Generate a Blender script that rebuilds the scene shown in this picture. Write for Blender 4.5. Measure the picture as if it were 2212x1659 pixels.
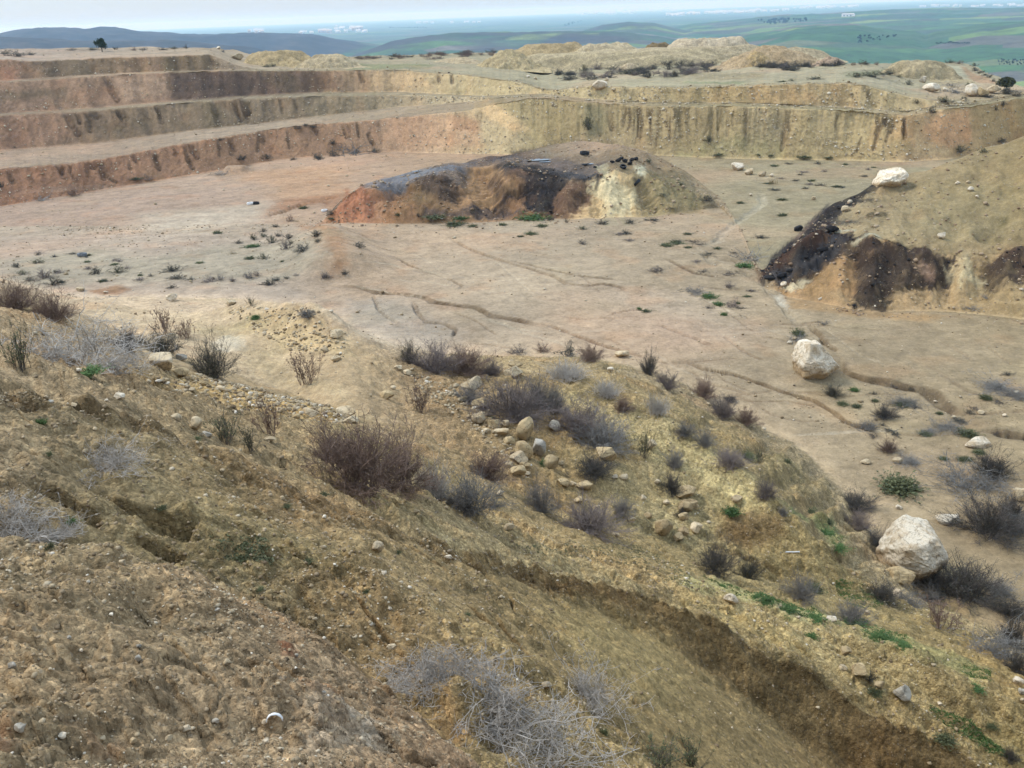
import bpy, math, random
import numpy as np
from mathutils import Vector, Matrix

# ------------------------------------------------------------------ camera, sky, sun, exposure
SC = bpy.context.scene
for _o in list(bpy.data.objects):
    bpy.data.objects.remove(_o, do_unlink=True)
COL = SC.collection
rnd = random.Random(7)
RNG = np.random.default_rng(11)

CZ = 17.5                       # camera height above the pit floor
F = 1916.0                      # focal length, in units of a 2212 x 1659 frame
PITCH = math.atan(805.0 / F)
ROLL = math.atan(0.038)
CP, SP = math.cos(PITCH), math.sin(PITCH)
CR, SR = math.cos(ROLL), math.sin(ROLL)

cam_data = bpy.data.cameras.new('camera')
cam = bpy.data.objects.new('camera', cam_data)
COL.objects.link(cam)
SC.camera = cam
cam_data.sensor_fit = 'HORIZONTAL'
cam_data.sensor_width = 36.0
cam_data.lens = 36.0 * F / 2212.0
cam_data.clip_start = 0.05
cam_data.clip_end = 90000.0
_R0, _U0, _F0 = Vector((1, 0, 0)), Vector((0, SP, CP)), Vector((0, CP, -SP))
_rt = _R0 * CR - _U0 * SR
_up = _R0 * SR + _U0 * CR
_bk = -_F0
cam.matrix_world = Matrix(((_rt.x, _up.x, _bk.x, 0), (_rt.y, _up.y, _bk.y, 0), (_rt.z, _up.z, _bk.z, CZ), (0, 0, 0, 1)))

SUN_EL, SUN_AZ = math.radians(50), math.radians(-70)      # azimuth from +Y, negative = to the left
world = bpy.data.worlds.new('World')
SC.world = world
world.use_nodes = True
wn = world.node_tree
wn.nodes.clear()
w_out = wn.nodes.new('ShaderNodeOutputWorld')
w_bg = wn.nodes.new('ShaderNodeBackground')
w_sky = wn.nodes.new('ShaderNodeTexSky')
w_sky.sky_type = 'NISHITA'
w_sky.sun_disc = False
w_sky.sun_elevation = SUN_EL
w_sky.sun_rotation = SUN_AZ
w_sky.altitude = 200
w_sky.air_density = 1.0
w_sky.dust_density = 0.15
w_sky.ozone_density = 1.0
w_hs = wn.nodes.new('ShaderNodeHueSaturation')
w_hs.inputs['Saturation'].default_value = 0.6
wn.links.new(w_sky.outputs[0], w_hs.inputs['Color'])
w_tc = wn.nodes.new('ShaderNodeTexCoord')            # thin overcast: brighter overhead than at the horizon
w_sp = wn.nodes.new('ShaderNodeSeparateXYZ')
w_mr = wn.nodes.new('ShaderNodeMapRange')
w_mr.inputs['From Min'].default_value = 0.0
w_mr.inputs['From Max'].default_value = 0.53
w_mr.inputs['To Min'].default_value = 0.53
w_mr.inputs['To Max'].default_value = 1.55
w_mx = wn.nodes.new('ShaderNodeMix')
w_mx.data_type = 'RGBA'
w_mx.blend_type = 'MULTIPLY'
w_mx.inputs[0].default_value = 1.0
wn.links.new(w_tc.outputs['Generated'], w_sp.inputs[0])
wn.links.new(w_sp.outputs['Z'], w_mr.inputs['Value'])
w_oc = wn.nodes.new('ShaderNodeMix')                 # veil of high cloud
w_oc.data_type = 'RGBA'
w_oc.inputs[0].default_value = 0.6
w_oc.inputs[7].default_value = (3.75, 4.75, 6.0, 1)
wn.links.new(w_hs.outputs[0], w_oc.inputs[6])
wn.links.new(w_oc.outputs[2], w_mx.inputs[6])
wn.links.new(w_mr.outputs[0], w_mx.inputs[7])
w_tn = wn.nodes.new('ShaderNodeMix')
w_tn.data_type = 'RGBA'
w_tn.blend_type = 'MULTIPLY'
w_tn.inputs[0].default_value = 1.0
w_tn.inputs[7].default_value = (1.0, 1.0, 1.0, 1)
wn.links.new(w_mx.outputs[2], w_tn.inputs[6])
wn.links.new(w_tn.outputs[2], w_bg.inputs['Color'])
w_bg.inputs['Strength'].default_value = 0.115
wn.links.new(w_bg.outputs[0], w_out.inputs['Surface'])

sun_d = bpy.data.lights.new('sun', 'SUN')
sun_d.energy = 1.5
sun_d.angle = math.radians(12)
sun_d.color = (1.0, 0.96, 0.89)
sun = bpy.data.objects.new('sun', sun_d)
COL.objects.link(sun)
_sd = Vector((math.sin(SUN_AZ) * math.cos(SUN_EL), math.cos(SUN_AZ) * math.cos(SUN_EL), math.sin(SUN_EL)))
sun.rotation_euler = (-_sd).to_track_quat('-Z', 'Y').to_euler()

SC.view_settings.view_transform = 'Standard'
SC.view_settings.look = 'None'
SC.view_settings.gamma = 1.0
SC.view_settings.exposure = 0.97
SC.cycles.max_bounces = 6
SC.cycles.diffuse_bounces = 3
SC.cycles.glossy_bounces = 2
SC.cycles.transmission_bounces = 2
SC.cycles.transparent_max_bounces = 4
SC.cycles.volume_bounces = 1
SC.cycles.use_adaptive_sampling = True
SC.cycles.adaptive_threshold = 0.02

# ------------------------------------------------------------------ projection helpers (plan units: photo at 2212 x 1659)
def ray(px, py):
    """pixel -> azimuth and dz/dr of the line of sight"""
    u = np.asarray(px, float) - 1106.0
    v = 829.5 - np.asarray(py, float)
    u0 = u * CR + v * SR
    v0 = v * CR - u * SR
    dx = u0
    dy = F * CP + v0 * SP
    dz = -F * SP + v0 * CP
    h = np.hypot(dx, dy)
    return np.arctan2(dx, dy), dz / h

def proj(az, t):
    dx, dy, dz = np.sin(az), np.cos(az), t
    dep = dy * CP - dz * SP
    u0 = dx / dep * F
    v0 = (dy * SP + dz * CP) / dep * F
    u = u0 * CR - v0 * SR
    v = v0 * CR + u0 * SR
    return 1106.0 + u, 829.5 - v

def lin(c):
    c = np.asarray(c, float) / 255.0
    return np.where(c <= 0.04045, c / 12.92, ((c + 0.055) / 1.055) ** 2.4)

ALB = 0.86
def alb(c):
    c = lin(c); g = c @ np.array([0.3, 0.55, 0.15])
    return (g + (c - g) * 0.98) * ALB

# ------------------------------------------------------------------ noise
def _hash(ix, iy, seed):
    h = (ix.astype(np.int64) * 374761393 + iy.astype(np.int64) * 668265263 + seed * 1442695041) & 0xFFFFFFFF
    h = ((h ^ (h >> 13)) * 1274126177) & 0xFFFFFFFF
    h = h ^ (h >> 16)
    return h
_GX = np.cos(np.arange(256) * 2 * np.pi / 256)
_GY = np.sin(np.arange(256) * 2 * np.pi / 256)
def perlin(x, y, seed=0):
    x = np.asarray(x, float); y = np.asarray(y, float)
    ix = np.floor(x); iy = np.floor(y)
    fx = x - ix; fy = y - iy
    ux = fx * fx * fx * (fx * (fx * 6 - 15) + 10); uy = fy * fy * fy * (fy * (fy * 6 - 15) + 10)
    def g(ax, ay, dx, dy):
        h = _hash(ax, ay, seed) & 255
        return _GX[h] * dx + _GY[h] * dy
    a = g(ix, iy, fx, fy); b = g(ix + 1, iy, fx - 1, fy)
    c = g(ix, iy + 1, fx, fy - 1); d = g(ix + 1, iy + 1, fx - 1, fy - 1)
    return (a + (b - a) * ux + ((c + (d - c) * ux) - (a + (b - a) * ux)) * uy) * 1.5
def fbm(x, y, seed=0, octaves=4, gain=0.5, ridged=False):
    s = 0; a = 1.0; tot = 0
    for o in range(octaves):
        n = perlin(x * 2 ** o, y * 2 ** o, seed + o * 17)
        if ridged: n = 1 - 2 * np.abs(n)
        s = s + a * n; tot += a; a *= gain
    return s / tot
def worley(x, y, seed=0):
    """distance to the nearest scattered point and that point's own random number"""
    ix = np.floor(x); iy = np.floor(y); best = np.full(np.shape(x), 9.0); rid = np.zeros(np.shape(x))
    for dx in (-1, 0, 1):
        for dy in (-1, 0, 1):
            h = _hash(ix + dx, iy + dy, seed)
            cx = ix + dx + (h & 1023) / 1023.0; cy = iy + dy + ((h >> 10) & 1023) / 1023.0
            d = np.hypot(x - cx, y - cy); m = d < best
            best = np.where(m, d, best); rid = np.where(m, ((h >> 20) & 1023) / 1023.0, rid)
    return best, rid
def sstep(a, b, x):
    t = np.clip((x - a) / (b - a), 0, 1)
    return t * t * (3 - 2 * t)

# ------------------------------------------------------------------ materials (helpers)
def new_mat(name):
    m = bpy.data.materials.new(name)
    m.use_nodes = True
    nt = m.node_tree
    nt.nodes.clear()
    out = nt.nodes.new('ShaderNodeOutputMaterial')
    b = nt.nodes.new('ShaderNodeBsdfPrincipled')
    nt.links.new(b.outputs[0], out.inputs['Surface'])
    b.inputs['Roughness'].default_value = 0.9
    b.inputs['Specular IOR Level'].default_value = 0.2
    return m, nt, b
def N(nt, t, **kw):
    n = nt.nodes.new(t)
    for k, v in kw.items():
        if k in n.inputs: n.inputs[k].default_value = v
        else: setattr(n, k, v)
    return n
def ramp(nt, fac, stops):
    r = nt.nodes.new('ShaderNodeValToRGB')
    els = r.color_ramp.elements
    while len(els) > 1: els.remove(els[-1])
    for i, (p, c) in enumerate(stops):
        e = els[0] if i == 0 else els.new(p)
        e.position = p
        e.color = (c, c, c, 1) if not hasattr(c, '__len__') else (c[0], c[1], c[2], 1)
    nt.links.new(fac, r.inputs[0])
    return r.outputs[0]
def mixc(nt, fac, a, b, mode='MIX'):
    m = nt.nodes.new('ShaderNodeMix')
    m.data_type = 'RGBA'; m.blend_type = mode
    for sock, v in ((0, fac), (6, a), (7, b)):
        if isinstance(v, bpy.types.NodeSocket): nt.links.new(v, m.inputs[sock])
        elif hasattr(v, '__len__'): m.inputs[sock].default_value = (v[0], v[1], v[2], 1)
        else: m.inputs[sock].default_value = v
    return m.outputs[2]
def math_n(nt, op, a, b=0.0):
    m = nt.nodes.new('ShaderNodeMath'); m.operation = op
    for i, v in enumerate((a, b)):
        if isinstance(v, bpy.types.NodeSocket): nt.links.new(v, m.inputs[i])
        else: m.inputs[i].default_value = v
    return m.outputs[0]

# ------------------------------------------------------------------ the ground: break lines read from near to far
# each row: (name, mesh rows, mode, [(px, py, value)], roughness of the strip that ends there, colours along px)
# mode r: value = horizontal distance; z: value = height; s: value = slope from the row before; o: (dr, dz) from the row before
BR = (132, 106, 72); MUD = (146, 124, 98); FL = (178, 152, 126); FLR = (172, 146, 116)
ROWS = [
 ('F1', 14, 'r', [(-300, 2000, 1.9), (1100, 2000, 2.0), (2400, 2000, 3.2)], 1.0, [(0, MUD)]),
 ('L1', 300, 'r', [(-200, 1160, 5.7), (0, 1170, 5.5), (200, 1190, 5.3), (400, 1228, 5.2), (620, 1330, 4.8), (860, 1510, 4.2), (1000, 1640, 3.7), (1200, 1800, 3.4), (2400, 1940, 4.6)], 1.0, [(0, (142, 120, 92)), (700, (140, 116, 90)), (1000, (148, 118, 90))]),
 ('L2', 10, 'o', [(0, 0.8, -0.62), (400, 0.8, -0.62), (860, 0.5, -0.5), (1000, 0.3, -0.3), (1200, 0.1, -0.1), (2400, 0.1, -0.1)], 0.7, [(0, BR)]),
 ('L3', 125, 'r', [(-200, 1000, 6.9), (0, 1020, 6.9), (400, 1110, 6.9), (800, 1230, 6.7), (1060, 1370, 6.3), (1300, 1540, 5.9), (1500, 1700, 5.7), (1800, 1950, 5.4), (2400, 2030, 6.2)], 0.9, [(0, (138, 116, 88)), (600, (134, 112, 80)), (1200, (126, 106, 70))]),
 ('L5', 165, 'r', [(-200, 860, 8), (0, 880, 8), (300, 930, 8.5), (700, 1120, 8.4), (1000, 1220, 9.5), (1150, 1262, 11.7), (1400, 1380, 12.5), (1600, 1512, 12.75), (1700, 1585, 12.8), (1800, 1665, 12.8), (2000, 1800, 12.8), (2400, 1930, 13)], 0.7, [(0, (142, 120, 92)), (900, (136, 114, 80)), (1300, (124, 104, 68)), (1700, (116, 97, 64))]),
 ('L6', 60, 'r', [(-200, 825, 8.3), (0, 845, 8.3), (300, 895, 8.9), (700, 1095, 8.9), (1000, 1188, 10), (1150, 1230, 12.0), (1270, 1250, 12.8), (1400, 1283, 13.2), (1600, 1370, 13.6), (1800, 1483, 13.8), (2000, 1592, 13.8), (2110, 1659, 13.8), (2400, 1800, 14)], 1.0, [(0, (138, 114, 86)), (900, (134, 110, 76)), (1200, (118, 96, 62)), (1700, (100, 82, 54))]),
 ('L7', 125, 'r', [(-200, 610, 38), (0, 630, 36), (150, 695, 30), (330, 785, 23.5), (420, 822, 22.5), (620, 885, 21.3), (760, 918, 19.5), (900, 985, 17.5), (1000, 1050, 16.4), (1100, 1120, 15.6), (1250, 1178, 15.7), (1400, 1225, 15.8), (1600, 1290, 15.8), (1800, 1362, 16), (2000, 1430, 16), (2212, 1515, 16.4), (2400, 1600, 16.6)], 0.85, [(0, (142, 120, 92)), (700, (138, 116, 84)), (1200, (146, 126, 90)), (1700, (150, 130, 90)), (2212, (140, 118, 78))]),
 ('L8', 120, 'r', [(-200, 600, 60), (0, 610, 58), (150, 672, 45), (330, 745, 33), (420, 780, 31), (620, 850, 28), (760, 902, 23), (900, 935, 24), (1000, 985, 22), (1100, 1060, 20), (1250, 1110, 20.5), (1400, 1160, 21), (1600, 1245, 21), (1800, 1280, 22), (2000, 1335, 22.5), (2212, 1425, 22), (2400, 1500, 22)], 0.7, [(0, (144, 122, 96)), (500, (150, 128, 98)), (900, (140, 116, 84)), (1300, (134, 114, 78)), (1800, (134, 116, 78)), (2212, (144, 120, 76))]),
 ('L9', 125, 'r', [(-200, 590, 64), (0, 600, 62), (150, 655, 51), (330, 672, 45), (540, 662, 40), (700, 690, 34.5), (830, 762, 31.3), (900, 788, 31), (1000, 795, 31.5), (1100, 800, 31.5), (1250, 808, 31), (1400, 872, 28.6), (1500, 940, 27), (1600, 1020, 24.9), (1700, 1095, 23.8), (1800, 1190, 23.5), (1900, 1275, 24), (2000, 1318, 23.6), (2212, 1410, 23), (2400, 1480, 23)], 0.8, [(0, (158, 136, 112)), (400, (164, 142, 116)), (700, (160, 136, 106)), (950, (142, 116, 84)), (1200, (136, 114, 78)), (1450, (150, 132, 94)), (1700, (136, 116, 76)), (1900, (134, 116, 78)), (2212, (146, 126, 92))]),
 ('L10', 70, 'z', [(-200, 588, .5), (0, 597, .5), (150, 645, .5), (330, 640, .3), (540, 645, .3), (700, 672, 0), (830, 740, 0), (900, 755, 0), (1000, 768, 0), (1250, 772, 0), (1400, 800, 0), (1500, 842, 0), (1650, 925, 0), (1750, 985, 0), (1800, 1030, 0), (1850, 1110, 0), (1920, 1235, 0.2), (2000, 1300, 0.3), (2212, 1395, 0.3), (2400, 1465, .3)], 0.85, [(0, (176, 152, 128)), (700, (172, 148, 122)), (900, (156, 132, 98)), (1400, (146, 124, 86)), (1700, (132, 114, 80)), (1900, (146, 126, 92)), (2212, (152, 132, 98))]),
 ('M0', 230, 'z', [(-200, 520, 0), (0, 510, 0), (650, 500, 0), (700, 482, 0), (760, 482, 0), (900, 484, 0), (1000, 482, 0), (1130, 472, 0), (1260, 472, 0), (1390, 467, 0), (1480, 458, 0), (1560, 445, 0), (1600, 505, 0), (1640, 608, 0), (1700, 642, 0), (1850, 668, 0), (2050, 672, 0), (2212, 690, 0), (2400, 700, 0)], 0.25, [(0, (180, 154, 130)), (550, (182, 156, 132)), (760, (182, 150, 120)), (1100, (178, 152, 124)), (1500, (172, 146, 116)), (2212, (166, 140, 106))]),
 ('M1', 70, 's', [(-200, 505, 0), (0, 500, 0), (650, 492, 0), (700, 479, .05), (728, 440, .8), (775, 406, .8), (850, 402, .5), (920, 378, .45), (1000, 380, .5), (1050, 392, .5), (1130, 362, .55), (1190, 384, .6), (1270, 388, .7), (1330, 366, .8), (1380, 372, .75), (1450, 398, .5), (1560, 438, .25), (1600, 500, 0), (1640, 600, .5), (1700, 560, .55), (1760, 512, .6), (1900, 516, .75), (2040, 548, .85), (2100, 556, .85), (2212, 536, .85), (2400, 530, .85)], 0.6, [(0, FL), (650, FL), (720, (168, 112, 72)), (800, (160, 108, 70)), (900, (128, 98, 68)), (1050, (158, 118, 82)), (1150, (124, 88, 62)), (1300, (170, 140, 96)), (1450, (140, 120, 84)), (1600, FLR), (1700, (150, 116, 78)), (1850, (144, 114, 78)), (2212, (140, 116, 78))]),
 ('M2', 110, 's', [(-200, 495, 0), (0, 490, 0), (650, 484, 0), (700, 474, .0), (735, 432, .1), (790, 398, .06), (900, 366, .04), (1000, 348, .045), (1100, 334, .05), (1180, 316, .07), (1250, 302, .08), (1300, 304, .08), (1400, 328, .08), (1480, 368, .08), (1560, 430, .05), (1600, 495, 0), (1640, 594, .2), (1700, 537, .25), (1800, 440, .2), (1900, 392, .2), (2060, 345, .3), (2212, 288, .36), (2400, 220, .4)], 0.4, [(0, FL), (650, FL), (760, (150, 126, 108)), (900, (132, 112, 98)), (1100, (118, 94, 76)), (1280, (140, 116, 92)), (1450, (136, 116, 84)), (1600, FLR), (1800, (160, 136, 102)), (2212, (158, 132, 92))]),
 ('M3', 26, 'd', [(0, 0, 0.0)], 0.4, [(0, FL), (700, FL), (1100, (160, 132, 104)), (1600, FLR)]),
 ('B0', 85, 'z', [(-200, 470, 0), (0, 447, 0), (100, 430, 0), (250, 405, 0), (450, 372, 0), (600, 345, 0), (700, 336, 0), (830, 328, 0), (1000, 332, 0), (1100, 334, 0), (1200, 330, 0), (1400, 335, 0), (1600, 343, 0), (1800, 346, 0), (1950, 350, 0), (2050, 343, 0), (2120, 332, 0), (2212, 315, 0), (2400, 300, 0)], 0.3, [(0, (172, 140, 116)), (400, (180, 148, 122)), (800, (182, 146, 116)), (1100, (172, 140, 108)), (1600, (162, 142, 110)), (2212, (156, 138, 106))]),
 ('B1', 75, 's', [(-200, 385, .8), (0, 366, .8), (170, 350, .8), (250, 338, .8), (300, 327, .8), (450, 300, .8), (620, 274, .8), (750, 262, .9), (800, 259, 1.), (1000, 239, .9), (1070, 224, .9), (1150, 210, 1.2), (1200, 213, 1.6), (1250, 219, 2.0), (1400, 228, 2.4), (1600, 228, 2.4), (1800, 236, 2.2), (1960, 249, 1.8), (2023, 236, 1.4), (2090, 231, 1.3), (2212, 211, 1.3), (2400, 200, 1.3)], 0.8, [(0, (148, 104, 72)), (250, (150, 108, 76)), (500, (152, 114, 80)), (700, (148, 112, 80)), (900, (162, 128, 98)), (1050, (160, 134, 98)), (1150, (142, 122, 82)), (1300, (142, 122, 84)), (1600, (150, 128, 90)), (1900, (156, 134, 92)), (2000, (162, 128, 88)), (2130, (150, 120, 78)), (2212, (132, 104, 66))]),
 ('B2', 30, 's', [(-200, 335, .02), (0, 325, .02), (200, 311, .02), (400, 284, .02), (600, 262, .02), (678, 253, .02), (861, 231, .02), (1045, 217, .03), (1150, 207, .03), (1250, 216, .05), (1400, 225, .05), (1600, 225, .05), (1800, 233, .05), (1960, 244, .05), (2023, 232, .1), (2090, 228, .1), (2212, 207, .1), (2400, 195, .1)], 0.3, [(0, (170, 140, 114)), (500, (168, 142, 116)), (1000, (164, 138, 108)), (1600, (166, 146, 110))]),
 ('B3', 45, 's', [(-200, 256, .9), (0, 249, .9), (200, 239, .9), (400, 221, .9), (550, 212, .9), (678, 208, .9), (861, 204, .9), (1000, 209, .8), (1045, 211, .6), (1150, 205, .3), (1250, 214, .4), (1400, 223, .5), (1600, 223, .5), (1800, 231, .5), (1960, 242, .5), (2023, 230, .5), (2090, 226, .5), (2212, 205, .5), (2400, 190, .5)], 0.8, [(0, (142, 108, 82)), (200, (134, 108, 80)), (400, (124, 104, 78)), (600, (128, 108, 82)), (800, (136, 118, 90)), (1000, (158, 138, 108)), (1600, (158, 138, 102))]),
 ('B4', 12, 's', [(-200, 250, .02), (0, 245, .02), (200, 234, .02), (400, 216, .02), (550, 206.5, .02), (678, 200, .02), (861, 198, .02), (1000, 205, .02), (1045, 207, .02), (1174, 201, .03), (1250, 211, .2), (1400, 221, .2), (1600, 221, .2), (1800, 229, .2), (1960, 240, .2), (2023, 228, .2), (2090, 224, .2), (2212, 203, .2), (2400, 185, .2)], 0.3, [(0, (152, 126, 100)), (700, (164, 142, 112)), (1200, (166, 144, 112))]),
 ('B5', 45, 's', [(-200, 184, .9), (0, 178, .9), (185, 165, .9), (354, 156, .9), (506, 152.5, .9), (640, 152, 1.), (745, 151.5, 1.2), (861, 151, 1.3), (1008, 162, 1.2), (1137, 180, 1.), (1174, 194, .9), (1211, 194, .9), (1281, 184, 1.2), (1339, 189, 1.8), (1491, 189, 2.2), (1669, 182, 2.2), (1820, 179, 2.), (1871, 184, 1.6), (1938, 202, 1.3), (2006, 216, 1.), (2090, 222, .5), (2212, 201, .5), (2400, 180, .5)], 0.8, [(0, (146, 114, 88)), (200, (148, 116, 88)), (340, (152, 118, 90)), (380, (104, 82, 66)), (620, (110, 86, 68)), (720, (150, 118, 86)), (850, (168, 140, 102)), (1000, (160, 140, 102)), (1200, (156, 136, 98)), (1500, (148, 126, 86)), (1700, (154, 126, 84)), (1850, (154, 132, 94)), (2100, (162, 138, 100))]),
 ('B6', 8, 's', [(-200, 181, .02), (0, 175, .02), (185, 162.5, .02), (354, 154, .02), (506, 151, .02), (640, 151, .02), (745, 150.5, .02), (861, 150, .02), (1008, 161, .02), (1137, 179, .02), (1174, 193, .02), (1211, 193, .02), (1281, 183, .02), (1339, 188, .02), (1491, 188, .02), (1669, 181, .02), (1820, 178, .02), (1871, 183, .02), (1938, 200, .02), (2006, 212, .05), (2090, 216, .05), (2212, 199, .05), (2400, 175, .05)], 0.3, [(0, (160, 132, 106)), (700, (168, 146, 112))]),
 ('B7', 40, 's', [(-200, 128, .9), (0, 127, .9), (74, 131, .9), (253, 123, .9), (354, 121, .9), (455, 117, .8), (490, 130, .7), (505, 140, .5), (556, 148, .2), (640, 150, .05), (745, 149.5, .02), (861, 149, .02), (1008, 160, .02), (1137, 178, .02), (1174, 192, .02), (1211, 192, .02), (1281, 182, .02), (1339, 187, .02), (1491, 187, .02), (1669, 180, .02), (1820, 177, .02), (1871, 182, .02), (1938, 198, .02), (2006, 206, .05), (2090, 206, .05), (2212, 197, .05), (2400, 170, .05)], 0.8, [(0, (150, 112, 84)), (74, (140, 112, 84)), (150, (118, 100, 76)), (253, (134, 108, 78)), (340, (150, 116, 86)), (354, (118, 98, 72)), (440, (126, 106, 78)), (490, (154, 132, 106)), (700, (172, 150, 114))]),
 ('P1', 90, 's', [(-200, 106, .0), (0, 106, .0), (150, 104, .0), (250, 103, 0), (450, 103, 0), (505, 107, .0), (560, 122, .0), (640, 128, .0), (740, 122, .005), (900, 116, .005), (1060, 113, .005), (1300, 120, .0), (1600, 130, .0), (1750, 139, .005), (1950, 137, .02), (2060, 131, .03), (2100, 137, .03), (2150, 165, .04), (2212, 190, .04), (2400, 165, .04)], 0.35, [(0, (172, 146, 124)), (500, (176, 150, 120)), (900, (166, 148, 116)), (1300, (174, 156, 122)), (1900, (172, 154, 122))]),
 ('P2', 14, 'x', [(0, 0, 0)], 0.4, [(0, (140, 120, 90))]),
]
RES = 0.9
_core = np.linspace(-0.74, 0.74, int(1500 * RES))
_ext = np.linspace(0.74, 1.5, 60)[1:]
AZ = np.concatenate([-_ext[::-1], _core, _ext])
NA = len(AZ)

def smooth_az(a, w):
    w = int(w)
    k = np.exp(-0.5 * (np.arange(-3 * w, 3 * w + 1) / w) ** 2); k /= k.sum()
    p = np.pad(a, (3 * w, 3 * w), mode='edge')
    return np.convolve(p, k, mode='valid')

def solve_line(pts):
    xs = np.array([p[0] for p in pts], float); ys = np.array([p[1] for p in pts], float)
    lo = np.full(NA, -3.5); hi = np.full(NA, 0.2)
    for _ in range(46):
        mid = 0.5 * (lo + hi)
        px, py = proj(AZ, mid)
        below = py > np.interp(px, xs, ys)      # pixel lies below the line: raise
        lo = np.where(below, mid, lo); hi = np.where(below, hi, mid)
    t = 0.5 * (lo + hi)
    px, py = proj(AZ, t)
    return t, px

r_prev = np.full(NA, 0.5); z_prev = np.full(NA, 15.75)
RR = [r_prev]; ZZ = [z_prev]; SEG_N = []; SEG_ROUGH = []; SEG_COL = []; PXK = [np.full(NA, 1106.0)]
ROWNAME = ['F0']
for (nm, n, mode, pts, rough, cols) in ROWS:
    if mode in 'rzs':
        t, px = solve_line(pts)
        xs = [p[0] for p in pts]; val = np.interp(px, xs, [p[2] for p in pts])
        if mode == 'r': r = val
        elif mode == 'z': r = (val - CZ) / t
        else: r = (CZ - z_prev + val * r_prev) / np.maximum(val - t, 0.004)
        r = np.maximum(r, r_prev + 0.03)
        z = CZ + r * t
    elif mode == 'o':
        px = PXK[-1]
        xs = [p[0] for p in pts]
        r = r_prev + np.interp(px, xs, [p[1] for p in pts]); z = z_prev + np.interp(px, xs, [p[2] for p in pts])
    elif mode == 'd':
        px = PXK[-1]
        z = np.zeros(NA); r = r_prev + 0.03 + 1.7 * np.maximum(z_prev, 0)
    else:
        px = PXK[-1]
        z = np.full(NA, -75.0); r = r_prev + (z_prev + 75) / 0.42
    w = 14 if nm[0] in 'FL' else (5 if nm[0] in 'MP' else 3)
    r = smooth_az(r, w); z = smooth_az(z, w)
    if nm in ('B1', 'B3', 'B5', 'B7', 'B2', 'B4', 'B6'):       # broken lips of the benches
        lip = 0.9 * fbm(AZ * 45, AZ * 0 + len(RR), 301, 4, 0.6) * (1 if nm in ('B1', 'B3', 'B5', 'B7') else 0.5)
        if nm in ('B1', 'B3', 'B5', 'B7'): z = z + (0.16 * fbm(AZ * 120, AZ * 0 + 3.3 * len(RR), 302, 4, 0.6) - 0.10 * np.abs(fbm(AZ * 40, AZ * 0, 305 + len(RR), 2)))
        r = r + lip
    if nm in ('M1', 'M2'):
        amp = np.clip(z / 3, 0, 1)
        r = r + amp * 1.8 * fbm(AZ * 30, AZ * 0 + 5, 303 + len(RR), 2); z = z + amp * 0.25 * fbm(AZ * 24, AZ * 0 + 9, 304 + len(RR), 2)
    if nm == 'L10': r = r + (0.9 * fbm(AZ * 14, AZ * 0 + 1, 310, 3)) * (PXK[0] * 0 + 1)
    if nm in ('L6', 'L7', 'L9'):
        z = z + 0.08 * np.clip(r / 20, 0.3, 1.5) * fbm(AZ * 9, AZ * 0 + 2, 306 + len(RR), 2)
        r = r + 0.03 * r * fbm(AZ * 10, AZ * 0 + 6, 307 + len(RR), 2)
    r = np.maximum(r, r_prev + 0.03)
    RR.append(r); ZZ.append(z); PXK.append(px); ROWNAME.append(nm)
    SEG_N.append(max(4, int(n * RES))); SEG_ROUGH.append(rough); SEG_COL.append(cols)
    r_prev, z_prev = r, z

Rg, Zg, ROUGH, WALL, COLg = [], [], [], [], []
for k in range(len(ROWS)):
    n = SEG_N[k]
    f = np.linspace(0, 1, n, endpoint=False)[:, None]
    Rg.append(RR[k] + (RR[k + 1] - RR[k]) * f)
    Zg.append(ZZ[k] + (ZZ[k + 1] - ZZ[k]) * f)
    r0 = SEG_ROUGH[k - 1] if k else SEG_ROUGH[0]
    ROUGH.append(np.full((n, NA), SEG_ROUGH[k]))
    sl = np.abs(ZZ[k + 1] - ZZ[k]) / (RR[k + 1] - RR[k] + 1e-6)
    WALL.append(np.repeat((sstep(0.35, 0.8, sl) * (k > 10))[None, :], n, 0))
    cx = [c[0] for c in SEG_COL[k]]
    px = PXK[k + 1]
    cc = np.stack([np.interp(px, cx, [alb(c[1])[i] for c in SEG_COL[k]]) for i in range(3)], -1)
    COLg.append(np.repeat(cc[None], n, 0))
Rg = np.concatenate(Rg + [RR[-1][None]]); Zg = np.concatenate(Zg + [ZZ[-1][None]])
ROUGH = np.concatenate(ROUGH + [ROUGH[-1][-1:]]); WALL = np.concatenate(WALL + [WALL[-1][-1:]])
COLg = np.concatenate(COLg + [COLg[-1][-1:]])
NR = Rg.shape[0]
SEG_START = np.concatenate([[0], np.cumsum(SEG_N)])
def rowi(name): return int(SEG_START[ROWNAME.index(name)])      # grid row on which the named break line lies

def blur_rows(a, w):
    out = a.copy()
    for _ in range(w):
        b = out.copy()
        b[1:-1] = 0.25 * out[:-2] + 0.5 * out[1:-1] + 0.25 * out[2:]
        out = b
    return out
_k5 = rowi('L5')
_a = slice(_k5 - 34, _k5 + 26)
Zg[_a] = blur_rows(Zg[_a], 60); Rg[_a] = blur_rows(Rg[_a], 60); COLg[_a] = np.stack([blur_rows(COLg[_a][..., i], 60) for i in range(3)], -1)
_lt = 1 - sstep(-0.20, -0.08, AZ)[None]                      # the silt terrace at the left lies smooth like the floor
_a = slice(rowi('L7') + 10, rowi('L10'))
ROUGH[_a] = ROUGH[_a] * (1 - 0.62 * _lt)
_rt0 = sstep(0.02, 0.12, AZ)[None]                            # the bowl and its cut bank are bare, fine earth
_a = slice(rowi('L3') + 12, rowi('L6') - 4)
ROUGH[_a] = ROUGH[_a] * (1 - 0.32 * _rt0)
_h = np.clip(np.maximum(ZZ[ROWNAME.index('M1')], ZZ[ROWNAME.index('M2')]) / 0.8, 0, 1)[None]
_a = slice(rowi('M0'), rowi('M3'))
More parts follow.
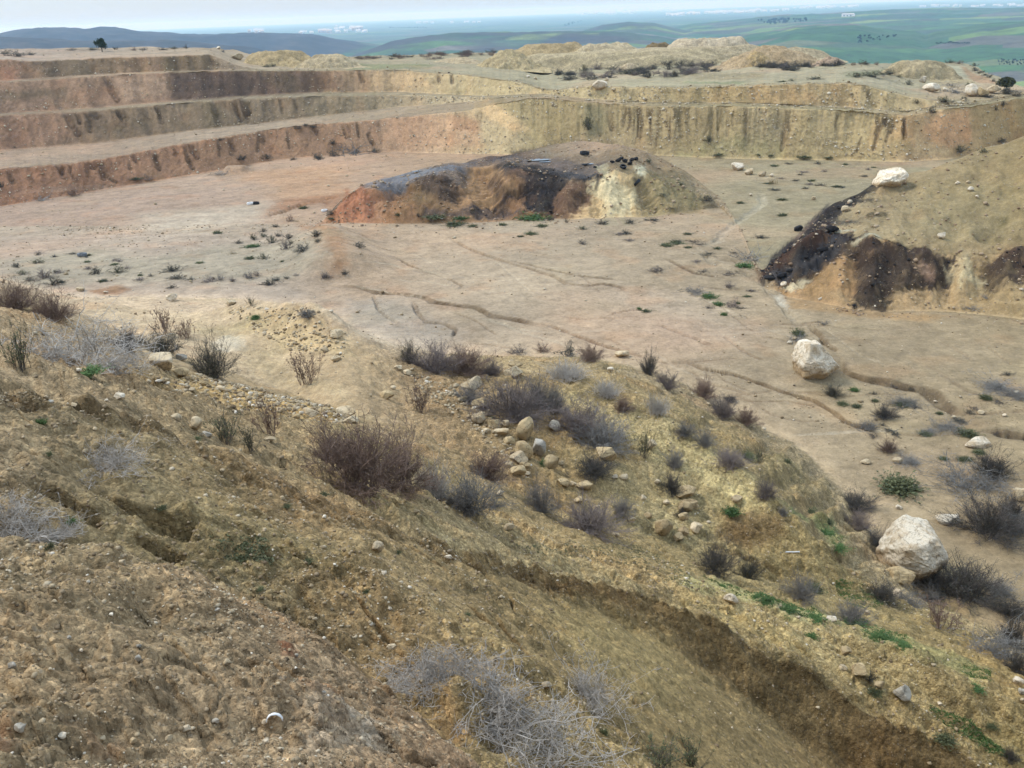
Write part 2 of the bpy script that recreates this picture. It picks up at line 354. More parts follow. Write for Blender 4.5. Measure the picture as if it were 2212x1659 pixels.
ROUGH[_a] = 0.22 + (ROUGH[_a] - 0.22) * _h
Zg = blur_rows(Zg, 3); Rg = blur_rows(Rg, 3); ROUGH = blur_rows(ROUGH, 8)
for i in range(3): COLg[..., i] = blur_rows(COLg[..., i], 2)
AZg = np.repeat(AZ[None], NR, 0)
X = Rg * np.sin(AZg); Y = Rg * np.cos(AZg); Z = Zg.copy()
# ------------------------------------------------------------------ pixel -> point on the ground
def hit(px, py, off=0.0):
    az, t = ray(px, py)
    az = float(np.clip(az, AZ[0], AZ[-1])); t = float(t)
    j = int(np.argmin(np.abs(AZ - az)))
    los = CZ + Rg[:, j] * t
    d = Z[:, j] - los
    w = np.nonzero(d >= 0)[0]
    w = w[w > 3]
    if len(w) == 0: return None
    i = int(w[0])
    if d[i - 1] < 0:
        f = -d[i - 1] / (d[i] - d[i - 1] + 1e-9)
        r = Rg[i - 1, j] + f * (Rg[i, j] - Rg[i - 1, j]); z = Z[i - 1, j] + f * (Z[i, j] - Z[i - 1, j])
    else:
        r, z = Rg[i, j], Z[i, j]
    return np.array([r * math.sin(az), r * math.cos(az), z + off])
def ground_z(x, y):
    az = math.atan2(x, y); r = math.hypot(x, y)
    j = int(np.argmin(np.abs(AZ - az)))
    return float(np.interp(r, Rg[:, j], Z[:, j]))
def zm(x0, y0, s):
    """coordinates read off an enlargement (top left x0, y0; enlarged s times) -> plan pixels"""
    return lambda pts: [((x0 + a / s) * 0.67770, (y0 + b / s) * 0.67770) for a, b in pts]
z1 = zm(0, 0, 2.011); z2 = zm(1000, 0, 1.843); z3 = zm(2164, 0, 2.011)
z4 = zm(0, 450, 2.011); z5 = zm(1000, 400, 1.843); z6 = zm(2164, 400, 2.011)
z7 = zm(0, 900, 2.011); z8 = zm(1000, 1050, 1.843); z9 = zm(2164, 1000, 2.011)
z10 = zm(0, 1650, 2.011); z11 = zm(1000, 1700, 1.843); z12 = zm(2164, 1650, 2.011)

WET = np.zeros_like(Z); PEB = np.zeros_like(Z)
kL9, kM0, kB0, kB7 = rowi('L9'), rowi('M0'), rowi('B0'), rowi('B7')
ROWI = np.arange(NR)[:, None]
PEB[:] = np.clip(np.where(Rg > 30, np.maximum(ROUGH, 0.6), ROUGH), 0, 1) * np.clip(Rg / 25, 0.25, 1)

def line_dist(pts, reach):
    """distance of ground vertices from a polyline on the ground; yields (index arrays, distance, position along)"""
    P = [p for p in (hit(*q) for q in pts) if p is not None]
    if len(P) < 2: return None
    P = np.array(P)
    a = np.arctan2(P[:, 0], P[:, 1]); r = np.hypot(P[:, 0], P[:, 1])
    da = reach / r.min()
    j0, j1 = np.searchsorted(AZ, [a.min() - da, a.max() + da])
    if j1 <= j0: return None
    sub = (Rg[:, j0:j1] > r.min() - reach) & (Rg[:, j0:j1] < r.max() + reach)
    ii, jj = np.nonzero(sub); jj = jj + j0
    if len(ii) == 0: return None
    V = np.stack([X[ii, jj], Y[ii, jj], Z[ii, jj]], -1)
    best = np.full(len(ii), 1e9); along = np.zeros(len(ii)); L = 0; T = np.linalg.norm(np.diff(P, axis=0), axis=1).sum() + 1e-9
    wob = fbm(V[:, 0] * 0.9 / reach, V[:, 1] * 0.9 / reach, 5, 3) * reach * 0.5
    for k in range(len(P) - 1):
        d = P[k + 1] - P[k]; l2 = d @ d + 1e-9; l = math.sqrt(l2)
        s = np.clip(((V - P[k]) @ d) / l2, 0, 1)
        q = np.linalg.norm(V - (P[k] + s[:, None] * d), axis=1)
        m = q < best
        best[m] = q[m]; along[m] = (L + s[m] * l) / T; L += l
    return ii, jj, np.abs(best + wob * 0.35), along

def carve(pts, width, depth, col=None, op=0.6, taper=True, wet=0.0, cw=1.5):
    q = line_dist(pts, max(width * 4, 0.3))
    if q is None: return
    ii, jj, d, s = q
    tp = np.clip(np.minimum(s, 1 - s) * 8, 0.25, 1) if taper else 1.0
    tp = tp * (0.75 + 0.5 * fbm(s * 14, s * 0 + width, 3, 2))
    Z[ii, jj] -= depth * tp * (1 - sstep(0.35 if width < 1 else 0.0, 1.0, d / width))
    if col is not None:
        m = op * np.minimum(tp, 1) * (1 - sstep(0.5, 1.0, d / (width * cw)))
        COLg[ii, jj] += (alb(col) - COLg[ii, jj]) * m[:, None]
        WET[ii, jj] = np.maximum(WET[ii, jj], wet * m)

def raise_line(pts, width, height, power=1.0):
    q = line_dist(pts, width)
    if q is None: return
    ii, jj, d, s = q
    tp = np.clip(np.minimum(s, 1 - s) * 5, 0.0, 1)
    Z[ii, jj] += height * tp * (1 - sstep(0.0, 1.0, d / width))

def stain(pts, col, op=0.9, soft=1.0, warp=0.5, plane='xy', wet=0.0, peb=None, grain=0.35, mult=None):
    """colour of the earth inside an outline lying on the ground (xy) or on a wall (xz), with a ragged edge"""
    P = [p for p in (hit(*q) for q in pts) if p is not None]
    if len(P) < 3: return
    P = np.array(P); b = 1 if plane == 'xy' else 2
    a = np.arctan2(P[:, 0], P[:, 1]); r = np.hypot(P[:, 0], P[:, 1]); pad = soft + warp
    j0, j1 = np.searchsorted(AZ, [a.min() - pad / r.min(), a.max() + pad / r.min()])
    sub = (Rg[:, j0:j1] > r.min() - pad - 1) & (Rg[:, j0:j1] < r.max() + pad + 1)
    ii, jj = np.nonzero(sub); jj = jj + j0
    if len(ii) == 0: return
    U = X[ii, jj]; V = (Y if b == 1 else Z)[ii, jj]
    sc = 1.2 / max(warp, 0.1)
    U = U + warp * fbm(U * sc, V * sc, 21, 4, 0.6); V = V + warp * fbm(U * sc + 9.1, V * sc - 4.2, 22, 4, 0.6)
    ins = np.zeros(len(U), bool); dist = np.full(len(U), 1e9)
    n = len(P)
    for k in range(n):
        x0, y0 = P[k, 0], P[k, b]; x1, y1 = P[(k + 1) % n, 0], P[(k + 1) % n, b]
        cr = (y0 > V) != (y1 > V)
        ins ^= cr & (U < (x1 - x0) * (V - y0) / ((y1 - y0) if abs(y1 - y0) > 1e-9 else 1e-9) + x0)
        dx, dy = x1 - x0, y1 - y0
        s = np.clip(((U - x0) * dx + (V - y0) * dy) / (dx * dx + dy * dy + 1e-9), 0, 1)
        dist = np.minimum(dist, np.hypot(U - x0 - s * dx, V - y0 - s * dy))
    sd = np.where(ins, dist, -dist)
    m = sstep(-soft, soft, sd) * op
    m = np.clip(m * (1 + grain * fbm(U * 1.3, V * 1.3, 31, 3)), 0, 1)
    COLg[ii, jj] += (alb(col) - COLg[ii, jj]) * m[:, None]
    if wet: WET[ii, jj] = np.maximum(WET[ii, jj], wet * m)
    if peb is not None: PEB[ii, jj] += (peb - PEB[ii, jj]) * m

# ------------------------------------------------------------------ relief: clods, ruts, gullies, cracks
kL10 = rowi('L10')
fore = (1 - sstep(kL10 - 14, kL10 + 22, ROWI)) * np.ones_like(Z)
near = np.clip(1.6 - Rg / 22, 0, 1) * fore
# the large waves first, so that outlines read off the photo land on them
Z += fore * ROUGH * np.clip((Rg - 3) / 10, 0, 1) * 0.10 * fbm(X * 0.45, Y * 0.45, 41, 3)
floor_m = sstep(kL10, kL10 + 50, ROWI) * (1 - WALL) * (1 - sstep(kB7 - 20, kB7 + 10, ROWI))
Z += floor_m * (0.12 * fbm(X * 0.06, Y * 0.06, 42, 3) + 0.018 * fbm(X * 0.35, Y * 0.35, 43, 3))
plat = sstep(kB7, kB7 + 15, ROWI)
Z += plat * np.clip((Rg - RR[ROWNAME.index('B7')]) / 8, 0, 1) * (0.45 * fbm(X * 0.08, Y * 0.12, 44, 4))
ARC = AZg * Rg
# walls: buttresses and runnels, pushed along the line of the slope
push = 0.9 * fbm(ARC * 0.14, Z * 0.10, 51, 3) + (0.12 + 0.5 * sstep(-.1, .4, fbm(ARC * 0.05, Z * 0, 55, 2))) * (1 - 0.8 * sstep(-0.05, 0.08, AZg)) * fbm(ARC * 0.55, Z * 0.12 + 3, 52, 4, 0.6, ridged=True) + (0.18 - 0.08 * sstep(-0.05, 0.08, AZg)) * fbm(ARC * 2.0, Z * 1.0, 53, 4, 0.6) + 0.10 * fbm(ARC * 3.0, Z * 3.0, 54, 3)
Rg2 = Rg + WALL * push * (0.75 + 0.0 * Z)
X = Rg2 * np.sin(AZg); Y = Rg2 * np.cos(AZg)

Z += fore * np.clip((Rg - 9) / 12, 0, 1) * (0.20 * fbm(X * 0.55 + 4, Y * 0.55, 45, 4, 0.6) + 0.10 * fbm(X * 1.7, Y * 1.7, 46, 3, 0.6))
for _q, _w, _hh in ((((1690, 822), (1765, 818), (1840, 806)), 1.1, .22), (((1880, 1245), (1973, 1246), (2060, 1236)), 1.1, .25), (((1890, 412), (1923, 408), (1960, 400)), 1.2, .3), (((320, 802), (350, 800), (385, 800)), .5, .12)):
    raise_line(list(_q), _w, _hh)
raise_line([(705, 500), (715, 540), (735, 580), (760, 602)], 5.0, 1.3)
raise_line([(560, 655), (640, 668), (700, 690), (760, 726), (820, 760)], 2.2, 0.35)
raise_line(z7([(1440, 160), (1700, 170), (1950, 210), (2190, 330)]), 1.6, 0.3)
raise_line([(1900, 1420), (1990, 1455), (2060, 1490), (2140, 1520), (2212, 1550), (2290, 1590)], 0.8, 0.35)
raise_line([(540, 370), (480, 372)], 2.5, 0.8)

for pts, w, d in (
    (z5([(985, 240), (1000, 330), (1035, 385), (1070, 440)]), 3.2, 1.7), (z5([(1180, 330), (1215, 375), (1130, 440), (1020, 470)]), 2.6, 1.6), (z5([(760, 290), (840, 370), (850, 450)]), 2.4, 1.5), (z5([(900, 260), (900, 360), (885, 450)]), 1.3, 0.7),
    (z5([(560, 330), (480, 400), (470, 450)]), 2.4, 1.3), (z5([(330, 400), (370, 470), (350, 540)]), 1.2, 0.7), (z5([(1440, 330), (1420, 420), (1390, 520)]), 1.2, 0.5), (z5([(1560, 380), (1540, 460), (1520, 530)]), 1.2, 0.6), (z5([(1600, 350), (1650, 420), (1680, 540)]), 1.0, 0.6), (z5([(1790, 320), (1830, 420), (1850, 500)]), 1.0, 0.5), (z5([(1860, 300), (1925, 400), (1950, 500)]), 2.2, 1.1), (z5([(1340, 320), (1290, 420), (1260, 500)]), 1.2, 0.5),
    (z6([(1000, 700), (860, 820), (640, 980)]), 1.0, 0.6), (z6([(1180, 740), (1140, 900), (1100, 1120)]), 1.0, 0.5), (z6([(1400, 790), (1370, 950), (1330, 1150)]), 1.0, 0.5), (z6([(1740, 830), (1740, 950), (1700, 1100)]), 1.0, 0.6), (z6([(1950, 880), (1940, 1000), (1920, 1100)]), 1.0, 0.5), (z6([(1560, 800), (1540, 950), (1530, 1100)]), 0.8, 0.4), (z6([(1100, 720), (960, 850), (720, 1030)]), 0.9, 0.5), (z6([(2100, 560), (2060, 640), (1980, 760)]), 1.2, 0.5), (z6([(1900, 500), (1800, 640), (1760, 760)]), 1.6, 0.3), (z6([(2200, 600), (2180, 700), (2150, 790)]), 1.2, 0.4)):
    carve(pts, w, d)
raise_line(z5([(1090, 250), (1150, 310), (1210, 380)]), 2.0, 0.5); raise_line(z5([(620, 310), (700, 370), (760, 450)]), 2.2, 0.5); raise_line(z5([(1690, 290), (1720, 400), (1740, 540)]), 1.6, 0.6); raise_line(z5([(1500, 350), (1480, 440), (1460, 530)]), 1.4, 0.4)
raise_line(z6([(940, 690), (800, 790), (600, 940)]), 1.2, 0.5); raise_line(z6([(1280, 770), (1240, 950), (1200, 1120)]), 1.2, 0.4)
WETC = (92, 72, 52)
# cracks and runnels on the pit floor
for pts, w, d in (
    ([(714, 617), (773, 620), (814, 633), (862, 635), (917, 642), (935, 653), (1027, 664), (1060, 683), (1119, 692), (1192, 709)], .34, .16),
    ([(806, 639), (816, 668), (839, 687), (869, 701)], .16, .16),
    ([(891, 653), (902, 676), (920, 696), (961, 699), (983, 712), (979, 731)], .2, .18),
    ([(854, 554), (884, 573), (935, 591), (972, 604), (998, 617), (990, 628)], .16, .10),
    ([(972, 514), (1009, 536), (1082, 562), (1156, 584), (1200, 598), (1222, 613), (1266, 617), (1303, 613), (1340, 620), (1365, 639)], .26, .13),
    ([(1100, 562), (1192, 584), (1266, 597), (1347, 606)], .2, .1),
    ([(1317, 679), (1358, 670), (1395, 668)], .16, .1),
    ([(566, 470), (607, 458), (657, 440), (701, 430), (745, 423)], .5, .25),
    ([(600, 436), (650, 432), (700, 436), (760, 452)], .3, .1),
    ([(1750, 705), (1770, 722), (1783, 742), (1810, 759)], .28, .3),
    ([(1467, 775), (1517, 796), (1585, 809), (1635, 826), (1702, 850), (1760, 866), (1804, 893), (1824, 910), (1847, 919), (1888, 930), (1915, 947)], .2, .2),
    ([(1420, 700), (1460, 716), (1500, 730), (1540, 748)], .2, .1),
    ([(1440, 560), (1500, 590), (1560, 600)], .2, .08),
    ([(560, 640), (640, 668), (700, 620)], .2, .1),
    ([(1180, 700), (1290, 742), (1380, 770)], .2, .1),
):
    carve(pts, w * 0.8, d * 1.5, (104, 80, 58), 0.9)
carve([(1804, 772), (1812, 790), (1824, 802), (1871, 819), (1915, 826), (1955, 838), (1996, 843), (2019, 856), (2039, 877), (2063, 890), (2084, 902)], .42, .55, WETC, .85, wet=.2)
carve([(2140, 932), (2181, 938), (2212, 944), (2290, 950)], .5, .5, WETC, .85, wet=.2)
carve([(1642, 416), (1650, 440), (1601, 473), (1564, 500), (1550, 520), (1507, 537)], .4, .2, (196, 180, 156), .4)
carve([(1507, 537), (1541, 568), (1601, 588), (1642, 608), (1682, 645), (1695, 665), (1736, 713)], .35, .22, (186, 166, 138), .4)
for pts in ([(972, 520), (930, 548), (900, 560)], [(1000, 505), (1100, 530), (1200, 560)], [(850, 380), (700, 362), (560, 400)], [(1640, 352), (1800, 356), (1980, 354)], [(1700, 372), (1850, 362), (1990, 352)]):
    carve(pts, .5, .06, (158, 130, 102), .5)
# wheel ruts over the left floor
for k in range(9):
    yy = 395 + k * 14 + rnd.uniform(-4, 4)
    carve([(0 + rnd.uniform(0, 200), yy + 20), (260, yy + 8), (520, yy - 10), (700 + rnd.uniform(-150, 40), yy - 26)], .35, .05, (160, 134, 112), .45)

# fine braided runnels
for k in range(70):
    x, y = rnd.uniform(760, 1700), rnd.uniform(500, 800)
    if k > 50: x, y = rnd.uniform(1500, 2150), rnd.uniform(700, 1000)
    pts = [(x, y)]; a_ = rnd.uniform(0.1, 0.6)
    for _ in range(rnd.randint(3, 7)):
        a_ += rnd.uniform(-.5, .5); a_ = min(max(a_, -.2), 1.0)
        x += 26 * math.cos(a_) * (.6 + y / 900); y += 26 * math.sin(a_) * .7; pts.append((x, y))
    if all(hit(*q) is not None and hit(*q)[2] < .8 for q in pts):
        carve(pts, rnd.uniform(.05, .13), rnd.uniform(.03, .1), rnd.choice([(128, 102, 78), (140, 112, 86), (200, 178, 150)]), .6)
# cracks in the quarry walls
for pts, w, d in (
    ([(1611, 233), (1613, 270), (1612, 324)], .5, .9), ([(1699, 233), (1694, 280), (1687, 334)], .4, .7), ([(1876, 249), (1862, 290), (1849, 334)], .3, .55), ([(1913, 246), (1896, 290), (1884, 330)], .35, .6), ([(1748, 233), (1748, 280)], .3, .5),
    ([(1312, 224), (1321, 279), (1325, 316)], .6, 1.0), ([(1351, 226), (1345, 270), (1340, 316)], .45, .8), ([(1406, 235), (1407, 312)], .35, .6), ([(1424, 235), (1417, 323)], .3, .6), ([(1270, 224), (1290, 260), (1300, 300)], .5, .7),
    ([(1540, 235), (1520, 300)], .35, .5), ([(1480, 235), (1484, 290)], .3, .5), ([(1380, 240), (1378, 300)], .3, .5), ([(1450, 232), (1446, 310)], .3, .45), ([(1570, 233), (1571, 300)], .3, .4), ([(1650, 234), (1652, 300)], .3, .4),
    ([(1871, 184), (1876, 215)], .4, .6), ([(1905, 190), (1912, 220)], .4, .6), ([(1700, 183), (1702, 205)], .3, .4),
    ([(806, 250), (795, 290), (810, 323)], .5, .8), ([(740, 268), (748, 300)], .5, .7), ([(770, 262), (776, 300)], .4, .6),
    ([(334, 318), (336, 345), (346, 372)], .6, .9), ([(398, 312), (405, 340), (420, 369)], .6, .9), ([(20, 369), (29, 396)], .6, .8), ([(216, 369), (236, 382), (255, 396)], .5, .7), ([(275, 332), (282, 370)], .4, .5), ([(470, 300), (475, 340)], .4, .5), ([(620, 280), (626, 325)], .4, .5), ([(560, 286), (556, 330)], .4, .5),
    ([(138, 243), (152, 265), (174, 297)], .7, .9), ([(249, 233), (258, 250), (274, 270)], .7, .9), ([(336, 228), (348, 255)], .5, .6), ([(522, 215), (534, 262)], .6, .7), ([(605, 212), (612, 246)], .5, .7), ([(636, 212), (644, 246)], .5, .7),
    ([(229, 168), (240, 195), (258, 222)], .7, .9), ([(364, 162), (366, 195)], .5, .6), ([(440, 160), (444, 195)], .5, .6), ([(775, 155), (785, 180)], .6, .7), ([(948, 158), (950, 178)], .5, .7), ([(975, 160), (978, 182)], .5, .6), ([(450, 118), (464, 140)], .6, .5)):
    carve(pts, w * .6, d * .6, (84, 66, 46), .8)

for k in range(34):
    x = rnd.uniform(1290, 1960); y0 = float(np.interp(x, [1290, 1400, 1600, 1800, 1960], [226, 232, 232, 240, 252])); L_ = rnd.uniform(20, 85)
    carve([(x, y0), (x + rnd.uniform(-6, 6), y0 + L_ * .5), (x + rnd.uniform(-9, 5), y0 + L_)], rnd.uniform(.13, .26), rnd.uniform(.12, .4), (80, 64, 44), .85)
for k in range(14):
    x = rnd.uniform(20, 760); y0 = float(np.interp(x, [0, 170, 300, 450, 620, 760], [368, 354, 330, 304, 278, 266])); L_ = rnd.uniform(15, 45)
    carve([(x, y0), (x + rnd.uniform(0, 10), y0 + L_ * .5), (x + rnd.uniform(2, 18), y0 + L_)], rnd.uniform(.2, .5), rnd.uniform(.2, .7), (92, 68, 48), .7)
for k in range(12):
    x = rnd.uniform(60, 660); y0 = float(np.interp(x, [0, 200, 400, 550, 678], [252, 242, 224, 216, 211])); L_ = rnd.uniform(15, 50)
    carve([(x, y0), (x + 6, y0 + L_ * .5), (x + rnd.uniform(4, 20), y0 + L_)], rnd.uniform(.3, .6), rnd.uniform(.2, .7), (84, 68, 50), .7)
# cracks and ruts on the slope in front
carve([(-40, 828), (0, 838), (60, 852), (130, 868), (200, 885), (270, 892), (330, 912)], .17, .34, (92, 70, 46), .6)
for pts, w, d in (
    ([(430, 925), (500, 958), (560, 985), (640, 1010)], .10, .16), ([(560, 1000), (620, 1030), (700, 1062)], .08, .1), ([(180, 1040), (260, 1075), (330, 1112), (430, 1160)], .09, .12), ([(60, 1040), (140, 1080), (220, 1130)], .08, .1),
    ([(270, 1150), (330, 1172), (400, 1205)], .08, .12), ([(500, 1130), (600, 1180), (680, 1230), (760, 1290)], .06, .07), ([(840, 1160), (960, 1230), (1060, 1290), (1110, 1330)], .06, .08), ([(900, 1150), (1000, 1215), (1080, 1250)], .07, .09),
    ([(1000, 1300), (1100, 1385), (1180, 1445)], .05, .08), ([(1060, 1330), (1150, 1420), (1260, 1495)], .06, .09), ([(1120, 1350), (1220, 1440), (1330, 1520)], .05, .08), ([(1098, 1286), (1106, 1305), (1112, 1332)], .035, .16), ([(700, 1240), (780, 1310), (860, 1400)], .05, .07),
    ([(780, 1350), (860, 1420), (920, 1490)], .04, .06), ([(1350, 1500), (1420, 1560), (1500, 1630)], .05, .06), ([(350, 1380), (420, 1430), (470, 1500)], .03, .04), ([(560, 1400), (620, 1460), (680, 1530)], .03, .04), ([(780, 1560), (850, 1620)], .04, .06), ([(880, 1640), (940, 1655)], .05, .08),
    ([(1530, 1180), (1600, 1200), (1680, 1240)], .12, .15), ([(1900, 1290), (1850, 1240), (1800, 1180)], .2, .15)):
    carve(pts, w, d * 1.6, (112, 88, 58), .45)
for pts, w, d in (([(1480, 920), (1570, 905)], .5, .3), ([(1590, 1000), (1690, 955)], .5, .35), ([(1650, 1060), (1770, 1010)], .6, .4), ([(1700, 1100), (1810, 1070)], .5, .35), ([(1740, 1160), (1850, 1120)], .5, .35), ([(1800, 1215), (1890, 1200)], .5, .3), ([(1400, 850), (1470, 840)], .5, .3), ([(1300, 800), (1330, 790)], .5, .3)):
    carve(pts, w, d)

# ------------------------------------------------------------------ colours of the earth
stain(z4([(0, 430), (760, 330), (1480, 290), (1700, 300), (1500, 420), (900, 470), (0, 520)]), (180, 148, 124), .6, 2.5, 2.5)
stain(z4([(900, 470), (1300, 440), (1690, 390), (1740, 450), (1600, 520), (1300, 570), (950, 570)]), (196, 172, 146), .8, 2.5, 2.0)
stain(z4([(200, 560), (700, 590), (1000, 570), (1100, 600), (700, 640), (200, 630)]), (190, 164, 140), .5, 2.5, 2.0)
stain(z4([(1480, 180), (2212, 140), (2212, 350), (1750, 370), (1760, 290), (1560, 240)]), (190, 146, 110), .85, 2.0, 2.0)
stain(z4([(1690, 480), (1800, 370), (2080, 350), (2212, 330), (2212, 380), (2050, 400), (1850, 440)]), (168, 118, 84), .7, 1.0, 1.0)
stain(z4([(1920, 530), (2130, 550), (2212, 620), (2212, 800), (2130, 860), (2100, 720)]), (170, 122, 84), .9, 1.0, .8)
stain(z4([(0, 760), (500, 700), (1000, 740), (1500, 660), (2050, 560), (2120, 740), (1700, 900), (600, 900), (0, 880)]), (170, 152, 126), .7, 2.0, 2.0)
stain(z4([(560, 960), (760, 920), (840, 950), (760, 985), (640, 985)]), (150, 106, 72), .8, .4, .4)
stain(z4([(1200, 950), (1700, 900), (1980, 980), (1500, 1010), (1220, 1010)]), (186, 160, 136), .7, .6, .6)
stain([(690, 700), (740, 650), (860, 645), (990, 720), (930, 760), (830, 745), (760, 720)], (172, 152, 132), .8, 1.5, 1.0)
stain([(900, 560), (1060, 540), (1240, 600), (1300, 680), (1100, 660), (940, 610)], (186, 158, 128), .6, 2.5, 2.0)
stain([(1300, 620), (1500, 640), (1660, 720), (1500, 760), (1350, 720)], (180, 154, 130), .5, 2.5, 2.0)
stain([(860, 500), (1000, 495), (1200, 520), (1100, 545), (900, 530)], (188, 154, 122), .6, 1.5, 1.5)
stain([(1640, 700), (1900, 700), (2212, 760), (2212, 840), (1900, 790), (1700, 760)], (160, 136, 106), .5, 2, 2)
stain(z6([(700, 1100), (1200, 1180), (1700, 1220), (1600, 1260), (1100, 1220), (700, 1170)]), (172, 132, 88), .7, .5, .5)
# black and brown residue on the mound in the middle
BLK = (44, 38, 38)
stain(z5([(920, 240), (1080, 220), (1240, 350), (1100, 440), (980, 480), (880, 450)]), (172, 130, 90), .9, .5, .7)
stain(z5([(600, 300), (760, 285), (870, 380), (830, 470), (690, 410), (610, 360)]), (84, 66, 54), .9, .5, .8)
stain(z5([(1000, 200), (1300, 185), (1720, 215), (1680, 300), (1500, 340), (1380, 260), (1080, 250)]), (98, 80, 68), .85, .8, 1.0, wet=.3)
stain(z5([(1080, 240), (1240, 270), (1400, 275), (1520, 330), (1640, 345), (1600, 385), (1450, 340), (1260, 370), (1120, 300)]), (62, 54, 54), .85, .5, .8)
stain(z5([(830, 500), (980, 478), (1120, 455), (1240, 520), (1100, 545), (860, 535), (640, 540), (660, 500)]), (86, 66, 54), .9, .4, .5, wet=.2)
stain(z5([(1470, 340), (1620, 380), (1640, 440), (1560, 500), (1480, 550), (1380, 545), (1230, 500), (1330, 400)]), (92, 66, 50), .95, .4, .8)
stain(z5([(1220, 380), (1300, 315), (1410, 300), (1490, 335), (1430, 400), (1370, 530), (1290, 510), (1230, 460)]), BLK, .97, .3, .8)
stain(z5([(1120, 400), (1230, 350), (1240, 400), (1150, 450), (1060, 470), (950, 495)]), (56, 44, 40), .9, .25, .4)
stain(z5([(1540, 390), (1610, 380), (1590, 450), (1530, 500)]), (60, 46, 40), .8, .3, .5)
stain(z5([(280, 370), (420, 300), (640, 262), (900, 240), (980, 200), (820, 262), (640, 290), (560, 330), (470, 395)]), (108, 104, 106), .85, .5, 1.2, wet=.45)
stain(z5([(400, 350), (600, 320), (480, 390)]), (66, 64, 70), .8, .5, .8, wet=.5)
stain(z5([(980, 200), (1160, 150), (1250, 140), (1200, 190), (1050, 215)]), (72, 58, 52), .8, .4, .6)
stain(z5([(1160, 150), (1260, 128), (1420, 100), (1580, 78), (1590, 92), (1440, 112), (1260, 150)]), (72, 62, 54), .7, .3, .4)
stain(z5([(1615, 340), (1690, 262), (1770, 258), (1800, 330), (1880, 380), (1925, 450), (1860, 505), (1770, 555), (1690, 550), (1710, 460), (1630, 420)]), (176, 158, 122), .9, .3, .9, plane='xz', peb=.2)
stain(z5([(1885, 255), (1950, 238), (1945, 310), (1905, 295)]), (206, 192, 160), .95, .2, .3, plane='xz')
stain(z5([(1880, 320), (1930, 310), (1900, 450), (1930, 460)]), (70, 58, 48), .8, .3, .3, plane='xz')
stain(z5([(190, 370), (310, 400), (370, 470), (330, 560), (90, 530), (160, 440)]), (158, 98, 62), .9, .3, .5)
stain(z5([(360, 450), (520, 460), (640, 560), (500, 575), (340, 560)]), (146, 106, 74), .8, .4, .6)
stain(z5([(1950, 260), (2150, 320), (2300, 440), (2250, 520), (1950, 520)]), (128, 114, 78), .7, .8, 1.0)
stain(z5([(1270, 140), (1560, 85), (1760, 85), (2000, 160), (1700, 180), (1300, 170)]), (150, 128, 102), .7, .8, 1.0)
stain(z5([(1080, 235), (1250, 225), (1500, 265), (1720, 290), (1660, 345), (1500, 325), (1260, 285), (1090, 275)]), (50, 44, 42), .85, .4, 1.0, grain=.8)
stain(z5([(1000, 330), (1060, 300), (1130, 400), (1060, 440)]), (70, 54, 46), .7, .4, .6)
# the heap on the right
stain(z6([(850, 600), (960, 500), (1020, 530), (990, 680), (800, 800), (620, 940), (520, 1000), (590, 840), (760, 700)]), (52, 42, 40), .95, .25, .4)
stain(z6([(820, 700), (1010, 680), (1200, 715), (1400, 765), (1640, 798), (1765, 870), (1735, 1000), (1650, 1050), (1420, 1040), (1320, 1195), (1130, 1175), (1120, 990), (960, 920), (700, 1030), (530, 1015), (700, 860)]), (54, 43, 38), .97, .25, .8, grain=.5)
stain(z6([(490, 930), (880, 700), (1000, 685), (900, 820), (660, 950), (540, 1000)]), (76, 54, 44), .85, .3, .6)
stain(z6([(530, 985), (700, 890), (860, 800), (1000, 700), (1080, 730), (1000, 850), (820, 960), (650, 1030)]), (40, 36, 38), .9, .25, .4, wet=.35)
stain(z6([(930, 910), (1130, 880), (1125, 1060), (900, 1090), (760, 1060)]), (146, 112, 72), .8, .3, .4)
stain(z6([(1280, 770), (1440, 790), (1420, 1000), (1300, 1000), (1180, 1100), (1200, 860)]), (52, 42, 38), .7, .3, .5)
stain(z6([(1530, 840), (1650, 900), (1640, 980), (1560, 930)]), (128, 98, 82), .8, .2, .3)
stain(z6([(1600, 800), (1680, 810), (1700, 1000), (1640, 1030)]), (48, 38, 34), .7, .2, .3)
stain(z6([(1925, 890), (2090, 800), (2212, 780), (2300, 790), (2300, 1040), (2000, 1055), (1945, 980)]), (60, 47, 40), .95, .25, .7, grain=.5)
stain(z6([(1740, 950), (1790, 800), (1910, 850), (1920, 900), (1900, 970), (1840, 1020), (1770, 1010)]), (176, 162, 128), .3, .2, 1.4, grain=1.2)
stain(z6([(930, 590), (1270, 330), (1320, 330), (1310, 380), (1140, 480), (1010, 590)]), (46, 40, 37), .95, .25, .4)
stain(z6([(1050, 490), (1240, 462), (1250, 485), (1100, 510)]), (62, 54, 46), .85, .2, .4)
stain(z6([(980, 590), (1150, 590), (1170, 620), (1000, 640)]), (72, 66, 58), .8, .3, .4)
stain(z6([(1190, 570), (1340, 565), (1340, 595), (1200, 590)]), (76, 64, 46), .8, .15, .4)
stain(z6([(2040, 590), (2120, 570), (2130, 610), (2060, 650)]), (104, 90, 56), .8, .2, .3)
stain(z6([(660, 1050), (800, 980), (860, 990), (720, 1070)]), (190, 172, 140), .7, .12, .2)
stain(z6([(1100, 740), (1290, 712), (1300, 730), (1150, 755)]), (186, 174, 146), .6, .12, .2)
stain(z6([(960, 670), (1130, 655), (1140, 670), (980, 690)]), (186, 176, 150), .6, .12, .2)
stain(z6([(610, 1090), (660, 1090), (700, 1180), (640, 1150)]), (200, 186, 166), .7, .2, .3)
stain(z6([(1500, 480), (2000, 400), (2212, 560), (2212, 700), (1900, 740), (1500, 700)]), (154, 134, 98), .5, 1.5, 1.5)
